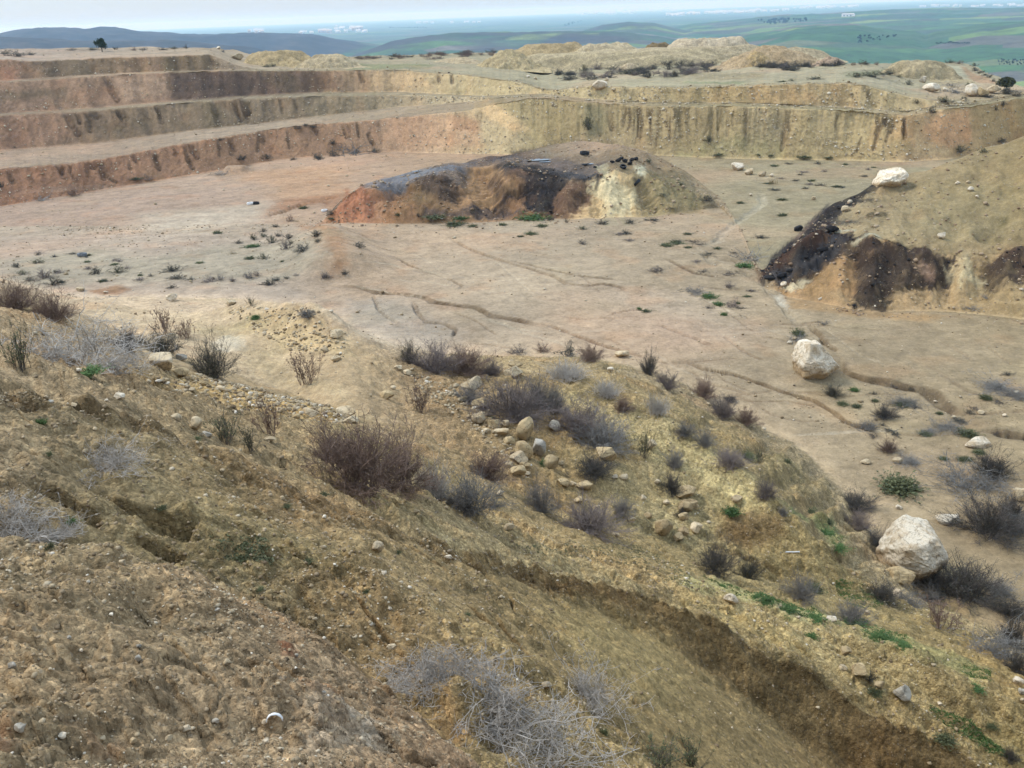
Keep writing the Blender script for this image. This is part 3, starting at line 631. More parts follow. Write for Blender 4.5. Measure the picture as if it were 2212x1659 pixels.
# walls
XZ = dict(plane='xz')
stain(z1([(1100, 470), (1480, 460), (1640, 520), (1600, 610), (1180, 640), (1110, 600)]), (92, 74, 62), .8, .4, .6, **XZ)
stain(z1([(1560, 470), (2000, 470), (1990, 590), (1640, 610)]), (104, 82, 66), .8, .4, .6, **XZ)
stain(z1([(220, 400), (400, 390), (390, 495), (290, 490)]), (98, 84, 66), .7, .6, .6, **XZ)
stain(z1([(1010, 370), (1320, 380), (1500, 430), (1300, 450), (1040, 450)]), (112, 92, 66), .7, .4, .5, **XZ)
stain(z1([(0, 440), (110, 430), (60, 520), (0, 520)]), (160, 110, 78), .7, .4, .5, **XZ)
stain(z1([(480, 570), (700, 560), (760, 660), (500, 670), (440, 640)]), (156, 116, 84), .6, .4, .5, **XZ)
stain(z1([(720, 490), (1080, 480), (1090, 600), (780, 640)]), (166, 134, 104), .6, .4, .5, **XZ)
stain(z1([(0, 590), (420, 560), (440, 640), (300, 620), (0, 650)]), (108, 92, 68), .6, .4, .5, **XZ)
stain(z1([(600, 820), (860, 740), (1000, 830), (700, 880)]), (108, 92, 70), .6, .6, .6, **XZ)
stain(z1([(0, 760), (380, 720), (480, 880), (0, 960)]), (154, 114, 84), .6, .6, .6, **XZ)
stain(z1([(1560, 640), (2212, 600), (2212, 700), (1900, 760), (1600, 770)]), (132, 112, 84), .6, .5, .8, peb=1.0, **XZ)
stain(z2([(0, 570), (400, 545), (480, 600), (150, 660), (0, 690)]), (136, 118, 88), .6, .4, .8, peb=1.0, **XZ)
stain(z2([(0, 430), (90, 430), (150, 520), (0, 530)]), (120, 90, 66), .7, .3, .4, **XZ)
stain(z2([(340, 430), (620, 430), (700, 510), (340, 520)]), (178, 146, 104), .6, .4, .5, **XZ)
stain(z2([(950, 610), (1060, 600), (1180, 680), (1310, 780), (1180, 770), (1040, 700)]), (180, 146, 100), .8, .4, .5, **XZ)
stain(z2([(1060, 600), (1350, 580), (1580, 600), (1580, 800), (1330, 850), (1200, 690)]), (142, 122, 82), .85, .5, .5, **XZ)
stain(z2([(960, 700), (1180, 780), (1300, 830), (1140, 890), (980, 890)]), (164, 142, 106), .7, .5, .6, **XZ)
stain(z2([(420, 700), (900, 680), (980, 740), (980, 860), (500, 860)]), (168, 126, 92), .6, .6, .6, **XZ)
stain(z2([(800, 680), (980, 700), (960, 780), (820, 760)]), (150, 106, 74), .6, .4, .5, **XZ)
stain(z2([(1580, 600), (1720, 640), (1720, 800), (1600, 810)]), (112, 104, 76), .7, .5, .5, **XZ)
stain(z3([(0, 700), (420, 700), (420, 960), (0, 960)]), (134, 116, 80), .6, .8, .6, **XZ)
stain(z3([(440, 740), (700, 740), (640, 960), (440, 960)]), (130, 116, 88), .5, .8, .6, **XZ)
stain(z3([(540, 590), (760, 570), (900, 640), (560, 660)]), (166, 130, 84), .5, .5, .5, **XZ)
stain(z3([(1560, 830), (1640, 740), (1860, 700), (1880, 900), (1720, 950), (1640, 930)]), (176, 128, 84), .85, .4, .5, **XZ)
stain(z3([(1890, 690), (2212, 640), (2212, 850), (1960, 910), (1880, 820)]), (142, 116, 74), .8, .4, .5, **XZ)
stain(z3([(1350, 880), (1480, 880), (1500, 960), (1380, 980)]), (132, 112, 72), .6, .4, .5, **XZ)
stain(z3([(1500, 900), (1700, 950), (1760, 1010), (1500, 1010)]), (168, 142, 104), .6, .4, .5)
# toe of the walls and ledges slightly green
for q in (z3([(0, 1000), (700, 1000), (700, 985), (0, 985)]), z2([(240, 370), (700, 380), (690, 405), (200, 410)]), z3([(30, 535), (420, 540), (420, 520), (40, 520)])):
    stain(q, (126, 128, 84), .6, .8, .8)
stain(z3([(1060, 470), (1400, 440), (1420, 480), (1080, 500)]), (126, 124, 90), .6, 1.0, 1.0)
stain(z3([(40, 470), (560, 470), (560, 500), (100, 510)]), (156, 134, 98), .6, 1.0, 1.0)
stain(z3([(1440, 430), (1660, 420), (1720, 530), (1560, 500)]), (164, 144, 110), .6, .5, .5)
stain(z3([(1680, 420), (1800, 420), (1880, 525), (1720, 520)]), (178, 166, 136), .7, .3, .4)
stain(z3([(1800, 420), (1900, 420), (2050, 540), (1880, 530)]), (172, 134, 100), .8, .4, .5)
# slope in front
stain(z7([(1360, 380), (1480, 330), (1560, 360), (1560, 440), (1380, 450)]), (170, 154, 132), .8, .25, .3, wet=.5)
stain(z7([(1560, 500), (1700, 460), (1960, 600), (2212, 690), (2212, 760), (1900, 700), (1700, 620)]), (158, 136, 104), .8, .4, .4, wet=.15, peb=.2)
stain(z7([(1440, 170), (1760, 170), (2212, 330), (2212, 480), (1900, 440), (1600, 300)]), (176, 150, 108), .6, .5, .5, peb=1.)
stain(z7([(840, 620), (1300, 600), (1500, 660), (1900, 740), (2212, 800), (2212, 900), (1700, 850), (1200, 700)]), (168, 136, 84), .7, .4, .5, peb=1.)
stain(z8([(1400, 360), (1640, 430), (1900, 560), (2212, 700), (2212, 900), (1900, 720), (1560, 520)]), (166, 146, 102), .65, .4, .8)
stain(z9([(0, 800), (200, 850), (420, 1000), (620, 1200), (400, 1180), (150, 1100), (0, 1000)]), (166, 148, 104), .7, .35, .7)
stain(z9([(150, 1180), (420, 1140), (620, 1200), (560, 1290), (300, 1240)]), (160, 142, 98), .6, .3, .5)
stain(z9([(220, 1400), (340, 1290), (520, 1280), (700, 1330), (640, 1450), (300, 1480)]), (94, 74, 48), .75, .25, .4)
stain(z9([(560, 860), (800, 900), (1000, 1080), (960, 1180), (700, 1060)]), (122, 106, 74), .7, .6, .8)
stain(z9([(850, 1310), (980, 1300), (1080, 1440), (980, 1500)]), (100, 112, 64), .6, .2, .3)
stain(z9([(700, 1240), (860, 1300), (820, 1330), (700, 1280)]), (98, 112, 66), .6, .2, .3)
stain(z12([(0, 380), (300, 420), (620, 540), (900, 600), (1100, 700), (800, 680), (400, 520), (0, 450)]), (150, 146, 98), .6, .25, .3, peb=1.)
stain(z12([(0, 470), (300, 560), (600, 700), (860, 880), (740, 880), (500, 780), (200, 620), (0, 560)]), (158, 134, 86), .75, .15, .2)
stain(z12([(1180, 720), (1440, 760), (1700, 860), (2000, 980), (1900, 1040), (1500, 880), (1200, 800)]), (128, 126, 82), .6, .25, .3)
stain(z12([(0, 590), (200, 680), (500, 820), (900, 1010), (1200, 1240), (1560, 1500), (1700, 1605), (1000, 1605), (800, 1400), (560, 1170), (280, 960), (0, 840)]), (98, 80, 52), .8, 1.0, .7)
stain(z11([(1150, 230), (1500, 260), (1880, 330), (1900, 420), (1600, 380), (1300, 330)]), (96, 72, 44), .7, .15, .25)
stain(z11([(1350, 480), (1700, 420), (2000, 600), (2212, 800), (2212, 1100), (1800, 900), (1500, 700)]), (128, 110, 72), .7, .6, .5, peb=.15)
stain(z10([(1000, 300), (1300, 340), (1700, 560), (1200, 480), (1000, 400)]), (150, 128, 104), .5, .2, .2)
stain(z10([(1780, 780), (1860, 800), (1900, 880), (1830, 870)]), (128, 80, 54), .8, .03, .05)
stain(z10([(1900, 1100), (2140, 1150), (2212, 1300), (2000, 1250)]), (150, 108, 78), .6, .08, .1)
stain(z10([(0, 1440), (120, 1500), (60, 1605), (0, 1605)]), (150, 100, 74), .7, .06, .1)
stain(z10([(560, 1480), (800, 1460), (760, 1560), (600, 1580)]), (160, 120, 88), .5, .06, .1)
stain(z11([(0, 1050), (300, 1150), (380, 1290), (0, 1379)]), (158, 138, 120), .6, .08, .15)
stain(z11([(180, 1080), (330, 1100), (480, 1240), (330, 1290)]), (146, 136, 126), .5, .05, .1)
stain(z11([(340, 930), (800, 1000), (960, 1230), (700, 1150)]), (142, 110, 72), .6, .08, .15)

COLg *= (1 + fore * (0.36 + 0.16 * (1 - sstep(5, 9, Rg)) - 0.10 * sstep(12, 20, Rg)))[..., None]
_l2 = (COLg @ np.array([0.3, 0.55, 0.15]))[..., None]
COLg += (_l2 - COLg) * (0.12 * fore)[..., None]
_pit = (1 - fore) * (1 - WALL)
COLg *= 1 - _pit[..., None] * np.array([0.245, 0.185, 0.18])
_lum = (COLg @ np.array([0.3, 0.55, 0.15]))[..., None]
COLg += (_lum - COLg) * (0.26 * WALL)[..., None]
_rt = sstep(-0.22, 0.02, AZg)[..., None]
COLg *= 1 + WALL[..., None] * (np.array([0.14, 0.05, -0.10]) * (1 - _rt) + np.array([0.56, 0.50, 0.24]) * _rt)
COLg *= 1 + fore[..., None] * np.array([0.04, 0.02, -0.12])
stain([(1260, 768), (1420, 795), (1560, 850), (1680, 915), (1790, 975), (1840, 1040), (1900, 1180), (1960, 1270), (1900, 1270), (1830, 1150), (1790, 1060), (1720, 1000), (1600, 925), (1480, 865), (1340, 805)], (166, 146, 114), .55, 1.2, 1.4, grain=.8)
stain([(330, 640), (700, 668), (850, 745), (1000, 770), (1000, 785), (840, 770), (680, 700), (330, 665)], (172, 150, 122), .5, 1.2, 1.4, grain=.8)
# broad mottling of the earth by its own kind (clay, loam, lime)
mot = fbm(X * 0.09, Y * 0.09, 61, 4)
COLg *= (1 + 0.16 * mot)[..., None]
mot2 = fbm(X * 0.7, Y * 0.7, 62, 4)
COLg *= (1 + 0.14 * mot2)[..., None]
red = sstep(0.1, 0.5, fbm(X * 0.3 + 7, Y * 0.3, 63, 3))[..., None]
COLg *= 1 + red * np.array([0.05, -0.03, -0.08])
lay = fbm(ARC * 0.10, Z * 1.6, 64, 4)
COLg *= (1 + WALL * (ROWI > kB0) * 0.16 * lay)[..., None]
grn = sstep(0.15, 0.5, fbm(X * 0.16 + 3, Y * 0.16 + 8, 65, 4)) * (0.35 + 0.65 * fore)
COLg += (alb((118, 112, 66)) - COLg) * (grn * 0.28 * (1 - np.clip(WET, 0, 1)))[..., None]

_st = fbm((X * .86 + Y * .5) * 0.05, (Y * .86 - X * .5) * 0.16, 66, 5, 0.6); _st2 = fbm((X * .86 + Y * .5) * 0.2, (Y * .86 - X * .5) * 0.6, 67, 4, 0.6)
COLg *= (1 + _pit * (0.20 * _st + 0.16 * _st2))[..., None]
COLg += (alb((190, 150, 118)) - COLg) * (_pit * 0.30 * sstep(0.05, 0.5, fbm(X * 0.045 + 9, Y * 0.045, 68, 4)))[..., None]
# fine relief last
spacing = np.maximum(Rg * 0.0016, 0.006)
def octave(wl, seed, kind='p'):
    n = fbm(X / wl, Y / wl, seed, 2, 0.5, ridged=(kind == 'r'))
    return n * np.clip(wl / (3.0 * spacing) - 0.7, 0, 1)
dv = hit(1250, 1480) - hit(600, 1060); dv = dv[:2] / np.linalg.norm(dv[:2])
Us = X * dv[0] + Y * dv[1]; Vs = -X * dv[1] + Y * dv[0]
ruts = fbm(Us * 0.55 + 0.6 * fbm(X * .8, Y * .8, 70, 2), Vs * 2.6, 71, 3)
Z += fore * ROUGH * np.clip((Rg - 2) / 8, 0, 1) * np.clip(1.5 - Rg / 25, 0, 1) * 0.26 * ruts
kf = kL10 + 30
xs_, ys_ = X[:kf], Y[:kf]; sp_ = spacing[:kf]; rg_ = np.clip(ROUGH[:kf], 0, 1) * fore[:kf] * (0.60 + 0.12 * sstep(6, 14, Rg[:kf]))
Z += fore * ROUGH * (0.11 * octave(0.9, 72) + 0.07 * octave(0.35, 73))
wx = xs_ + 0.05 * fbm(xs_ * 6, ys_ * 6, 171, 2); wy = ys_ + 0.05 * fbm(xs_ * 6, ys_ * 6, 172, 2)
lump = np.zeros_like(xs_); gap = np.zeros_like(xs_)
for wl, amp, sd in ((0.42, 0.085, 173), (0.19, 0.070, 174), (0.085, 0.046, 175), (0.042, 0.024, 176)):
    d, rid = worley(wx / wl, wy / wl, sd)
    vis = np.clip(wl / (2.2 * sp_) - 0.6, 0, 1)
    on = sstep(0.30, 0.7, rid)
    lump += amp * vis * on * np.sqrt(np.clip(1 - (d / 0.62) ** 2, 0, 1)) * (0.4 + rid)
clump = np.clip(0.75 + 1.0 * fbm(xs_ * 0.8, ys_ * 0.8, 177, 3), 0.1, 1.3)
Z[:kf] += rg_ * lump * clump
hole = sstep(0.22, 0.5, octave(0.30, 76)) * 0.10 + sstep(0.22, 0.5, octave(0.85, 77)) * 0.16
Z -= fore * np.clip(ROUGH - 0.3, 0, 1) * hole * np.clip(Rg / 7, 0.25, 0.8)
Z += (1 - fore) * (1 - WALL) * 0.010 * octave(0.9, 78)
kM1a, kM2a = rowi('M0'), rowi('M2')
mound = sstep(kM1a, kM1a + 8, ROWI) * (1 - sstep(kM2a - 25, kM2a, ROWI)) * sstep(0.25, 0.5, ROUGH)
Z += mound * (0.55 * fbm(X * 0.28, Y * 0.2, 83, 3) + 0.32 * fbm(X * 0.9, Y * 0.5, 80, 5, 0.6) + 0.30 * fbm(ARC * 0.6, Rg * 0.22, 81, 4, 0.55) + 0.14 * fbm(X * 2.2, Y * 1.6, 82, 3))
# ground is finished
def build_grid(name, X, Y, Z, mats, attrs):
    nr, na = Z.shape
    me = bpy.data.meshes.new(name)
    v = np.stack([X, Y, Z], -1).reshape(-1, 3).astype(np.float32)
    i, j = np.meshgrid(np.arange(nr - 1), np.arange(na - 1), indexing='ij')
    a = (i * na + j).ravel()
    q = np.stack([a, a + 1, a + na + 1, a + na], -1).astype(np.int32)
    me.vertices.add(len(v)); me.vertices.foreach_set('co', v.ravel())
    me.loops.add(q.size); me.loops.foreach_set('vertex_index', q.ravel())
    me.polygons.add(len(q)); me.polygons.foreach_set('loop_start', np.arange(0, q.size, 4, dtype=np.int32))
    try: me.polygons.foreach_set('loop_total', np.full(len(q), 4, np.int32))
    except Exception: pass
    me.polygons.foreach_set('use_smooth', np.ones(len(q), bool))
    for an, arr in attrs.items():
        if arr.ndim == 3:
            at = me.attributes.new(an, 'FLOAT_COLOR', 'POINT')
            c = np.ones((nr * na, 4), np.float32); c[:, :3] = arr.reshape(-1, 3)
            at.data.foreach_set('color', c.ravel())
        else:
            at = me.attributes.new(an, 'FLOAT', 'POINT')
            at.data.foreach_set('value', arr.reshape(-1).astype(np.float32))
    me.update(calc_edges=True)
    for m in mats: me.materials.append(m)
    o = bpy.data.objects.new(name, me); COL.objects.link(o)
    return o

def attr(nt, name, out='Color'):
    a = nt.nodes.new('ShaderNodeAttribute'); a.attribute_name = name
    return a.outputs[out]

def ground_material():
    m, nt, b = new_mat('earth')
    geo = nt.nodes.new('ShaderNodeTexCoord')
    P = geo.outputs['Object']
    def noise(scale, detail=5, rough=0.6, w=0.0, dist=0.0):
        n = N(nt, 'ShaderNodeTexNoise', Scale=scale, Detail=detail, Roughness=rough, Distortion=dist)
        nt.links.new(P, n.inputs['Vector'])
        return n.outputs['Fac']
    col = attr(nt, 'col'); wet = attr(nt, 'wet', 'Fac'); peb = attr(nt, 'peb', 'Fac')
    f1 = ramp(nt, noise(1.7, 8, 0.65), [(0.25, 0.62), (0.5, 1.0), (0.75, 1.34)])
    f2 = ramp(nt, noise(14, 7, 0.7), [(0.28, 0.66), (0.5, 1.0), (0.72, 1.30)])
    f0 = ramp(nt, noise(0.7, 12, 0.78), [(0.3, 0.62), (0.5, 1.0), (0.7, 1.30)])
    f0 = mixc(nt, 1.0, f0, ramp(nt, noise(4.2, 8, 0.8), [(0.3, 0.70), (0.5, 1.0), (0.7, 1.28)]), 'MULTIPLY')
    col = mixc(nt, 0.85, col, f0, 'MULTIPLY')
    rg0 = math_n(nt, 'ADD', 0.42, math_n(nt, 'MULTIPLY', attr(nt, 'rgh', 'Fac'), 0.58))
    col = mixc(nt, rg0, col, f1, 'MULTIPLY')
    col = mixc(nt, rg0, col, f2, 'MULTIPLY')
    rgh = attr(nt, 'rgh', 'Fac')
    wv = N(nt, 'ShaderNodeTexNoise', Scale=16, Detail=2); nt.links.new(P, wv.inputs['Vector'])
    wadd = N(nt, 'ShaderNodeMixRGB', blend_type='ADD'); wadd.inputs[0].default_value = 0.05
    nt.links.new(P, wadd.inputs[1]); nt.links.new(wv.outputs['Color'], wadd.inputs[2])
    crumb_h = None
    for sc, hw in ((60, 0.13), (27, 0.32), (11, 0.62)):
        v = N(nt, 'ShaderNodeTexVoronoi', Scale=sc); nt.links.new(wadd.outputs[0], v.inputs['Vector'])
        sep = nt.nodes.new('ShaderNodeSeparateColor'); nt.links.new(v.outputs['Color'], sep.inputs[0])
        tone = ramp(nt, sep.outputs[0], [(0.0, .74), (0.35, .93), (0.7, 1.04), (0.93, 1.20), (1.0, 1.45)])
        col = mixc(nt, math_n(nt, 'MULTIPLY', rgh, 0.9), col, mixc(nt, 1.0, col, tone, 'MULTIPLY'))
        dome = math_n(nt, 'MULTIPLY', math_n(nt, 'SUBTRACT', 0.75, v.outputs['Distance']), math_n(nt, 'ADD', 0.2, sep.outputs[1]))
        dome = math_n(nt, 'MULTIPLY', dome, hw)
        crumb_h = dome if crumb_h is None else math_n(nt, 'ADD', crumb_h, dome)
    # small stones lying in the earth, two sizes
    def stones(scale, size, seed_off, gate_lo):
        v = N(nt, 'ShaderNodeTexVoronoi', Scale=scale)
        mp = N(nt, 'ShaderNodeMapping'); mp.inputs['Location'].default_value = (seed_off, seed_off * .7, seed_off * 1.3)
        nt.links.new(P, mp.inputs['Vector']); nt.links.new(mp.outputs[0], v.inputs['Vector'])
        sep = nt.nodes.new('ShaderNodeSeparateColor'); nt.links.new(v.outputs['Color'], sep.inputs[0])
        lim = math_n(nt, 'MULTIPLY', math_n(nt, 'SUBTRACT', sep.outputs[0], gate_lo), size)
        on = math_n(nt, 'LESS_THAN', v.outputs['Distance'], lim)
        tint = ramp(nt, sep.outputs[1], [(0.0, (.30, .22, .14)), (0.4, (.42, .34, .24)), (0.75, (.50, .44, .34)), (1.0, (.62, .57, .48))])
        return on, tint
    for sc, sz, so, gl in ((3.1, 0.36, 3.0, 0.72), (9.0, 0.55, 11.0, 0.60), (27.0, 0.7, 23.0, 0.5)):
        on, tint = stones(sc, sz, so, gl)
        patch = ramp(nt, noise(0.9 if sc < 5 else 2.2, 3), [(0.40, 0.0), (0.60, 1.0)])
        fac = math_n(nt, 'MULTIPLY', math_n(nt, 'MULTIPLY', on, patch), math_n(nt, 'MULTIPLY', peb, 0.85))
        col = mixc(nt, fac, col, tint)
    nt.links.new(col, b.inputs['Base Color'])
    r = math_n(nt, 'SUBTRACT', 0.95, math_n(nt, 'MULTIPLY', wet, 0.72))
    nt.links.new(r, b.inputs['Roughness'])
    nt.links.new(math_n(nt, 'ADD', 0.12, math_n(nt, 'MULTIPLY', wet, 0.5)), b.inputs['Specular IOR Level'])
    bn = nt.nodes.new('ShaderNodeBump'); bn.inputs['Strength'].default_value = 0.9; bn.inputs['Distance'].default_value = 0.06
    h = math_n(nt, 'ADD', math_n(nt, 'ADD', noise(6, 8, 0.7), math_n(nt, 'MULTIPLY', noise(45, 4, 0.7), 0.35)), math_n(nt, 'MULTIPLY', crumb_h, 1.3))
    dry = math_n(nt, 'MULTIPLY', math_n(nt, 'SUBTRACT', 1.0, math_n(nt, 'MULTIPLY', wet, 0.85)), attr(nt, 'rgh', 'Fac'))
    nt.links.new(math_n(nt, 'MULTIPLY', h, dry), bn.inputs['Height'])
    nt.links.new(bn.outputs[0], b.inputs['Normal'])
    return m
EARTH = ground_material()
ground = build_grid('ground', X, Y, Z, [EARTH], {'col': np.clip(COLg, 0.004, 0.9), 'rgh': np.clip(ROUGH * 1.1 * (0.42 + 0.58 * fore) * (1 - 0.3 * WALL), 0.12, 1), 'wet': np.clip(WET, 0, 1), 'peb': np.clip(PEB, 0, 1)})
ground['kind'] = 'structure'
Rg = np.hypot(X, Y)

# ------------------------------------------------------------------ the valley, the plain and the far hills
def valley():
    r = np.concatenate([np.geomspace(150, 6000, 330), np.geomspace(6000, 32000, 40)[1:]])
    az = np.linspace(-1.15, 1.15, 520)
    A, Rr = np.meshgrid(az, r)
    x = Rr * np.sin(A); y = Rr * np.cos(A)
    z = -74 + 0 * Rr
    roll = sstep(250, 900, Rr) * (1 - 0.8 * sstep(4500, 9000, Rr))
    z += roll * (12 * fbm(x / 900, y / 900, 91, 3) + 9 * fbm(x / 330, y / 330, 92, 4))
    pxs, _ = proj(az, np.full(len(az), -0.03))
    def ridge(pts, D, w0, w1):
        """a hill whose crest is seen along pts, standing D metres off"""
        xs = [p[0] for p in pts]
        ys = np.interp(pxs, xs, [p[1] for p in pts]); op = np.interp(pxs, xs, [p[2] for p in pts])
        _, t = ray(pxs, ys)
        top = np.maximum(CZ + D * t, -74)
        h = (top + 74) * op
        prof = np.where(Rr < D, np.exp(-((D - Rr) / w0) ** 2), np.exp(-((Rr - D) / w1) ** 2))
        rough = 1 + 0.20 * fbm(x / 300, y / 300, int(D), 5, 0.55) + 0.07 * fbm(x / 60, y / 60, int(D) + 3, 3)
        return h[None, :] * prof * rough
    zr = np.maximum.reduce([
        ridge([(-400, 90, 1), (0, 69, 1), (30, 66, 1), (60, 56, 1), (110, 50.5, 1), (160, 53, 1), (205, 58, 1), (240, 54.5, 1), (275, 55.5, 1), (300, 61, 1), (380, 66, 1), (450, 68, 1), (560, 71, 1), (680, 74, 1), (800, 84, .6), (900, 90, 0)], 2600, 420, 500),
        ridge([(-400, 100, 1), (0, 86, 1), (200, 96, 1), (420, 84, 1), (560, 88, .8), (700, 90, 0)], 1700, 300, 300),
        ridge([(700, 84, 0), (850, 78, .8), (960, 72, 1), (1060, 70, 1), (1150, 71, 1), (1300, 69, 1), (1420, 72, .8), (1550, 80, 0)], 2100, 420, 420),
        ridge([(1200, 60, 0), (1300, 54, .9), (1358, 50.5, 1), (1410, 52, 1), (1470, 58, .7), (1550, 60, 0)], 2900, 380, 400),
        ridge([(1380, 60, 0), (1500, 46, .8), (1640, 38, 1), (1740, 33, 1), (1900, 26, 1), (2100, 20, 1), (2260, 16, 1), (2700, 10, 1)], 3600, 1500, 700),
        ridge([(1500, 80, 0), (1620, 66, .8), (1720, 54, 1), (1850, 52, 1), (1980, 58, .8), (2100, 62, 0)], 2000, 500, 400),
        ridge([(1900, 80, 0), (2020, 66, .8), (2120, 54, 1), (2260, 46, 1), (2700, 40, 1)], 1900, 420, 500),
    ]) * 1.0
    z = z + zr
    pxv = np.broadcast_to(pxs[None], Rr.shape)
    z += sstep(2300, 5200, Rr) * 0
    z -= Rr ** 2 / (2 * 6.37e6) * 0.6
    scrub = np.clip(zr / 30, 0, 1) * (1 - 0.62 * sstep(650, 850, pxv)) * (1 - 0.6 * sstep(1250, 1550, pxv))
    return x, y, z, scrub, A, Rr
vx, vy, vz, vscrub, vA, vR = valley()

def valley_material():
    m, nt, b = new_mat('fields')
    P = nt.nodes.new('ShaderNodeTexCoord').outputs['Object']
    def noise(scale, detail=5, rough=0.6):
        n = N(nt, 'ShaderNodeTexNoise', Scale=scale, Detail=detail, Roughness=rough)
        nt.links.new(P, n.inputs['Vector']); return n.outputs['Fac']
    mp = N(nt, 'ShaderNodeMapping'); mp.inputs['Rotation'].default_value = (0, 0, 0.5); mp.inputs['Scale'].default_value = (1, 2.2, 1)
    wob = N(nt, 'ShaderNodeTexNoise', Scale=0.004, Detail=3)
    nt.links.new(P, wob.inputs['Vector'])
    add = N(nt, 'ShaderNodeMixRGB', blend_type='ADD'); add.inputs[0].default_value = 90.0
    nt.links.new(P, add.inputs[1]); nt.links.new(wob.outputs['Color'], add.inputs[2])
    nt.links.new(add.outputs[0], mp.inputs['Vector'])
    v = N(nt, 'ShaderNodeTexVoronoi', Scale=0.0062); v.voronoi_dimensions = '2D'
    nt.links.new(mp.outputs[0], v.inputs['Vector'])
    sep = nt.nodes.new('ShaderNodeSeparateColor'); nt.links.new(v.outputs['Color'], sep.inputs[0])
    field = ramp(nt, sep.outputs[0], [(0.0, (.030, .070, .032)), (0.25, (.042, .095, .034)), (0.42, (.060, .065, .045)), (0.55, (.034, .075, .036)), (0.66, (.065, .13, .034)), (0.76, (.15, .19, .05)), (0.80, (.075, .075, .055)), (0.9, (.13, .11, .085)), (1.0, (.036, .09, .036))])
    scrub = ramp(nt, noise(0.012, 8, 0.7), [(0.3, (.016, .022, .018)), (0.5, (.034, .034, .030)), (0.7, (.070, .060, .050))])
    sf = attr(nt, 'scrub', 'Fac')
    edge = ramp(nt, math_n(nt, 'ADD', sf, math_n(nt, 'MULTIPLY', noise(0.006, 6), 0.9)), [(0.72, 0.0), (0.86, 1.0)])
    col = mixc(nt, edge, field, scrub)
    f = ramp(nt, noise(0.03, 8, 0.75), [(0.3, 0.5), (0.7, 1.5)])
    col = mixc(nt, 1.0, col, f, 'MULTIPLY')
    dots = ramp(nt, noise(0.045, 6, 0.8), [(0.56, 0.0), (0.62, 1.0)])
    col = mixc(nt, math_n(nt, 'MULTIPLY', dots, 0.7), col, (.028, .036, .022))
    nt.links.new(col, b.inputs['Base Color'])
    return m
val = build_grid('valley', vx, vy, vz, [valley_material()], {'scrub': vscrub})
val['kind'] = 'structure'
# ------------------------------------------------------------------ placing things
CAM = np.array([0, 0, CZ]); FWD = np.array([0, CP, -SP])
def depth_of(p): return float((np.asarray(p) - CAM) @ FWD)
VAZ = vA[0]; VRr = vR[:, 0]
def hit_valley(px, py):
    az, t = ray(px, py); j = int(np.argmin(np.abs(VAZ - float(az))))
    d = vz[:, j] - (CZ + VRr * float(t)); w = np.nonzero(d >= 0)[0]
    if len(w) == 0: return None
    i = int(w[0])
    if i == 0: r = VRr[0]
    else: r = VRr[i - 1] + (VRr[i] - VRr[i - 1]) * (-d[i - 1] / (d[i] - d[i - 1] + 1e-9))
    return np.array([r * math.sin(float(az)), r * math.cos(float(az)), float(np.interp(r, VRr, vz[:, j]))])

USED = {}
LAND = []          # landmarks: (px, py, short phrase)
def tag(o, label, cat, group=None):
    o['label'] = label; o['category'] = cat
    if group: o['group'] = group
    return o
def mesh_from(name, V, Fq, mats=(), matidx=None, smooth=False, tint=None):
    me = bpy.data.meshes.new(name)
    V = np.asarray(V, np.float32); Fq = np.asarray(Fq, np.int32); k = Fq.shape[1]
    me.vertices.add(len(V)); me.vertices.foreach_set('co', V.ravel())
    me.loops.add(Fq.size); me.loops.foreach_set('vertex_index', Fq.ravel())
    me.polygons.add(len(Fq)); me.polygons.foreach_set('loop_start', np.arange(0, Fq.size, k, dtype=np.int32))
    if smooth: me.polygons.foreach_set('use_smooth', np.ones(len(Fq), bool))
    if matidx is not None: me.polygons.foreach_set('material_index', np.asarray(matidx, np.int32))
    if tint is not None:
        at = me.attributes.new('tint', 'FLOAT', 'POINT'); at.data.foreach_set('value', np.asarray(tint, np.float32))
    me.update(calc_edges=True)
    for m in mats: me.materials.append(m)
    return me
def link(name, me, loc=(0, 0, 0), rot=(0, 0, 0), scale=(1, 1, 1), parent=None):
    o = bpy.data.objects.new(name, me); COL.objects.link(o)
    o.location = loc; o.rotation_euler = rot; o.scale = scale
    if parent is not None: o.parent = parent
    return o

# ------------------------------------------------------------------ rock
_ICO = {}
def ico(sub):
    if sub in _ICO: return _ICO[sub]
    g = (1 + 5 ** 0.5) / 2
    v = [(-1, g, 0), (1, g, 0), (-1, -g, 0), (1, -g, 0), (0, -1, g), (0, 1, g), (0, -1, -g), (0, 1, -g), (g, 0, -1), (g, 0, 1), (-g, 0, -1), (-g, 0, 1)]
    f = [(0, 11, 5), (0, 5, 1), (0, 1, 7), (0, 7, 10), (0, 10, 11), (1, 5, 9), (5, 11, 4), (11, 10, 2), (10, 7, 6), (7, 1, 8), (3, 9, 4), (3, 4, 2), (3, 2, 6), (3, 6, 8), (3, 8, 9), (4, 9, 5), (2, 4, 11), (6, 2, 10), (8, 6, 7), (9, 8, 1)]
    v = [np.array(p) / np.linalg.norm(p) for p in v]
    for _ in range(sub):
        cache = {}; nf = []
        def mid(a, b):
            k = (min(a, b), max(a, b))
            if k not in cache:
                m = v[a] + v[b]; v.append(m / np.linalg.norm(m)); cache[k] = len(v) - 1
            return cache[k]
        for a, b, c in f:
            x, y, z = mid(a, b), mid(b, c), mid(c, a)
            nf += [(a, x, z), (b, y, x), (c, z, y), (x, y, z)]
        f = nf
    _ICO[sub] = (np.array(v), np.array(f))
    return _ICO[sub]
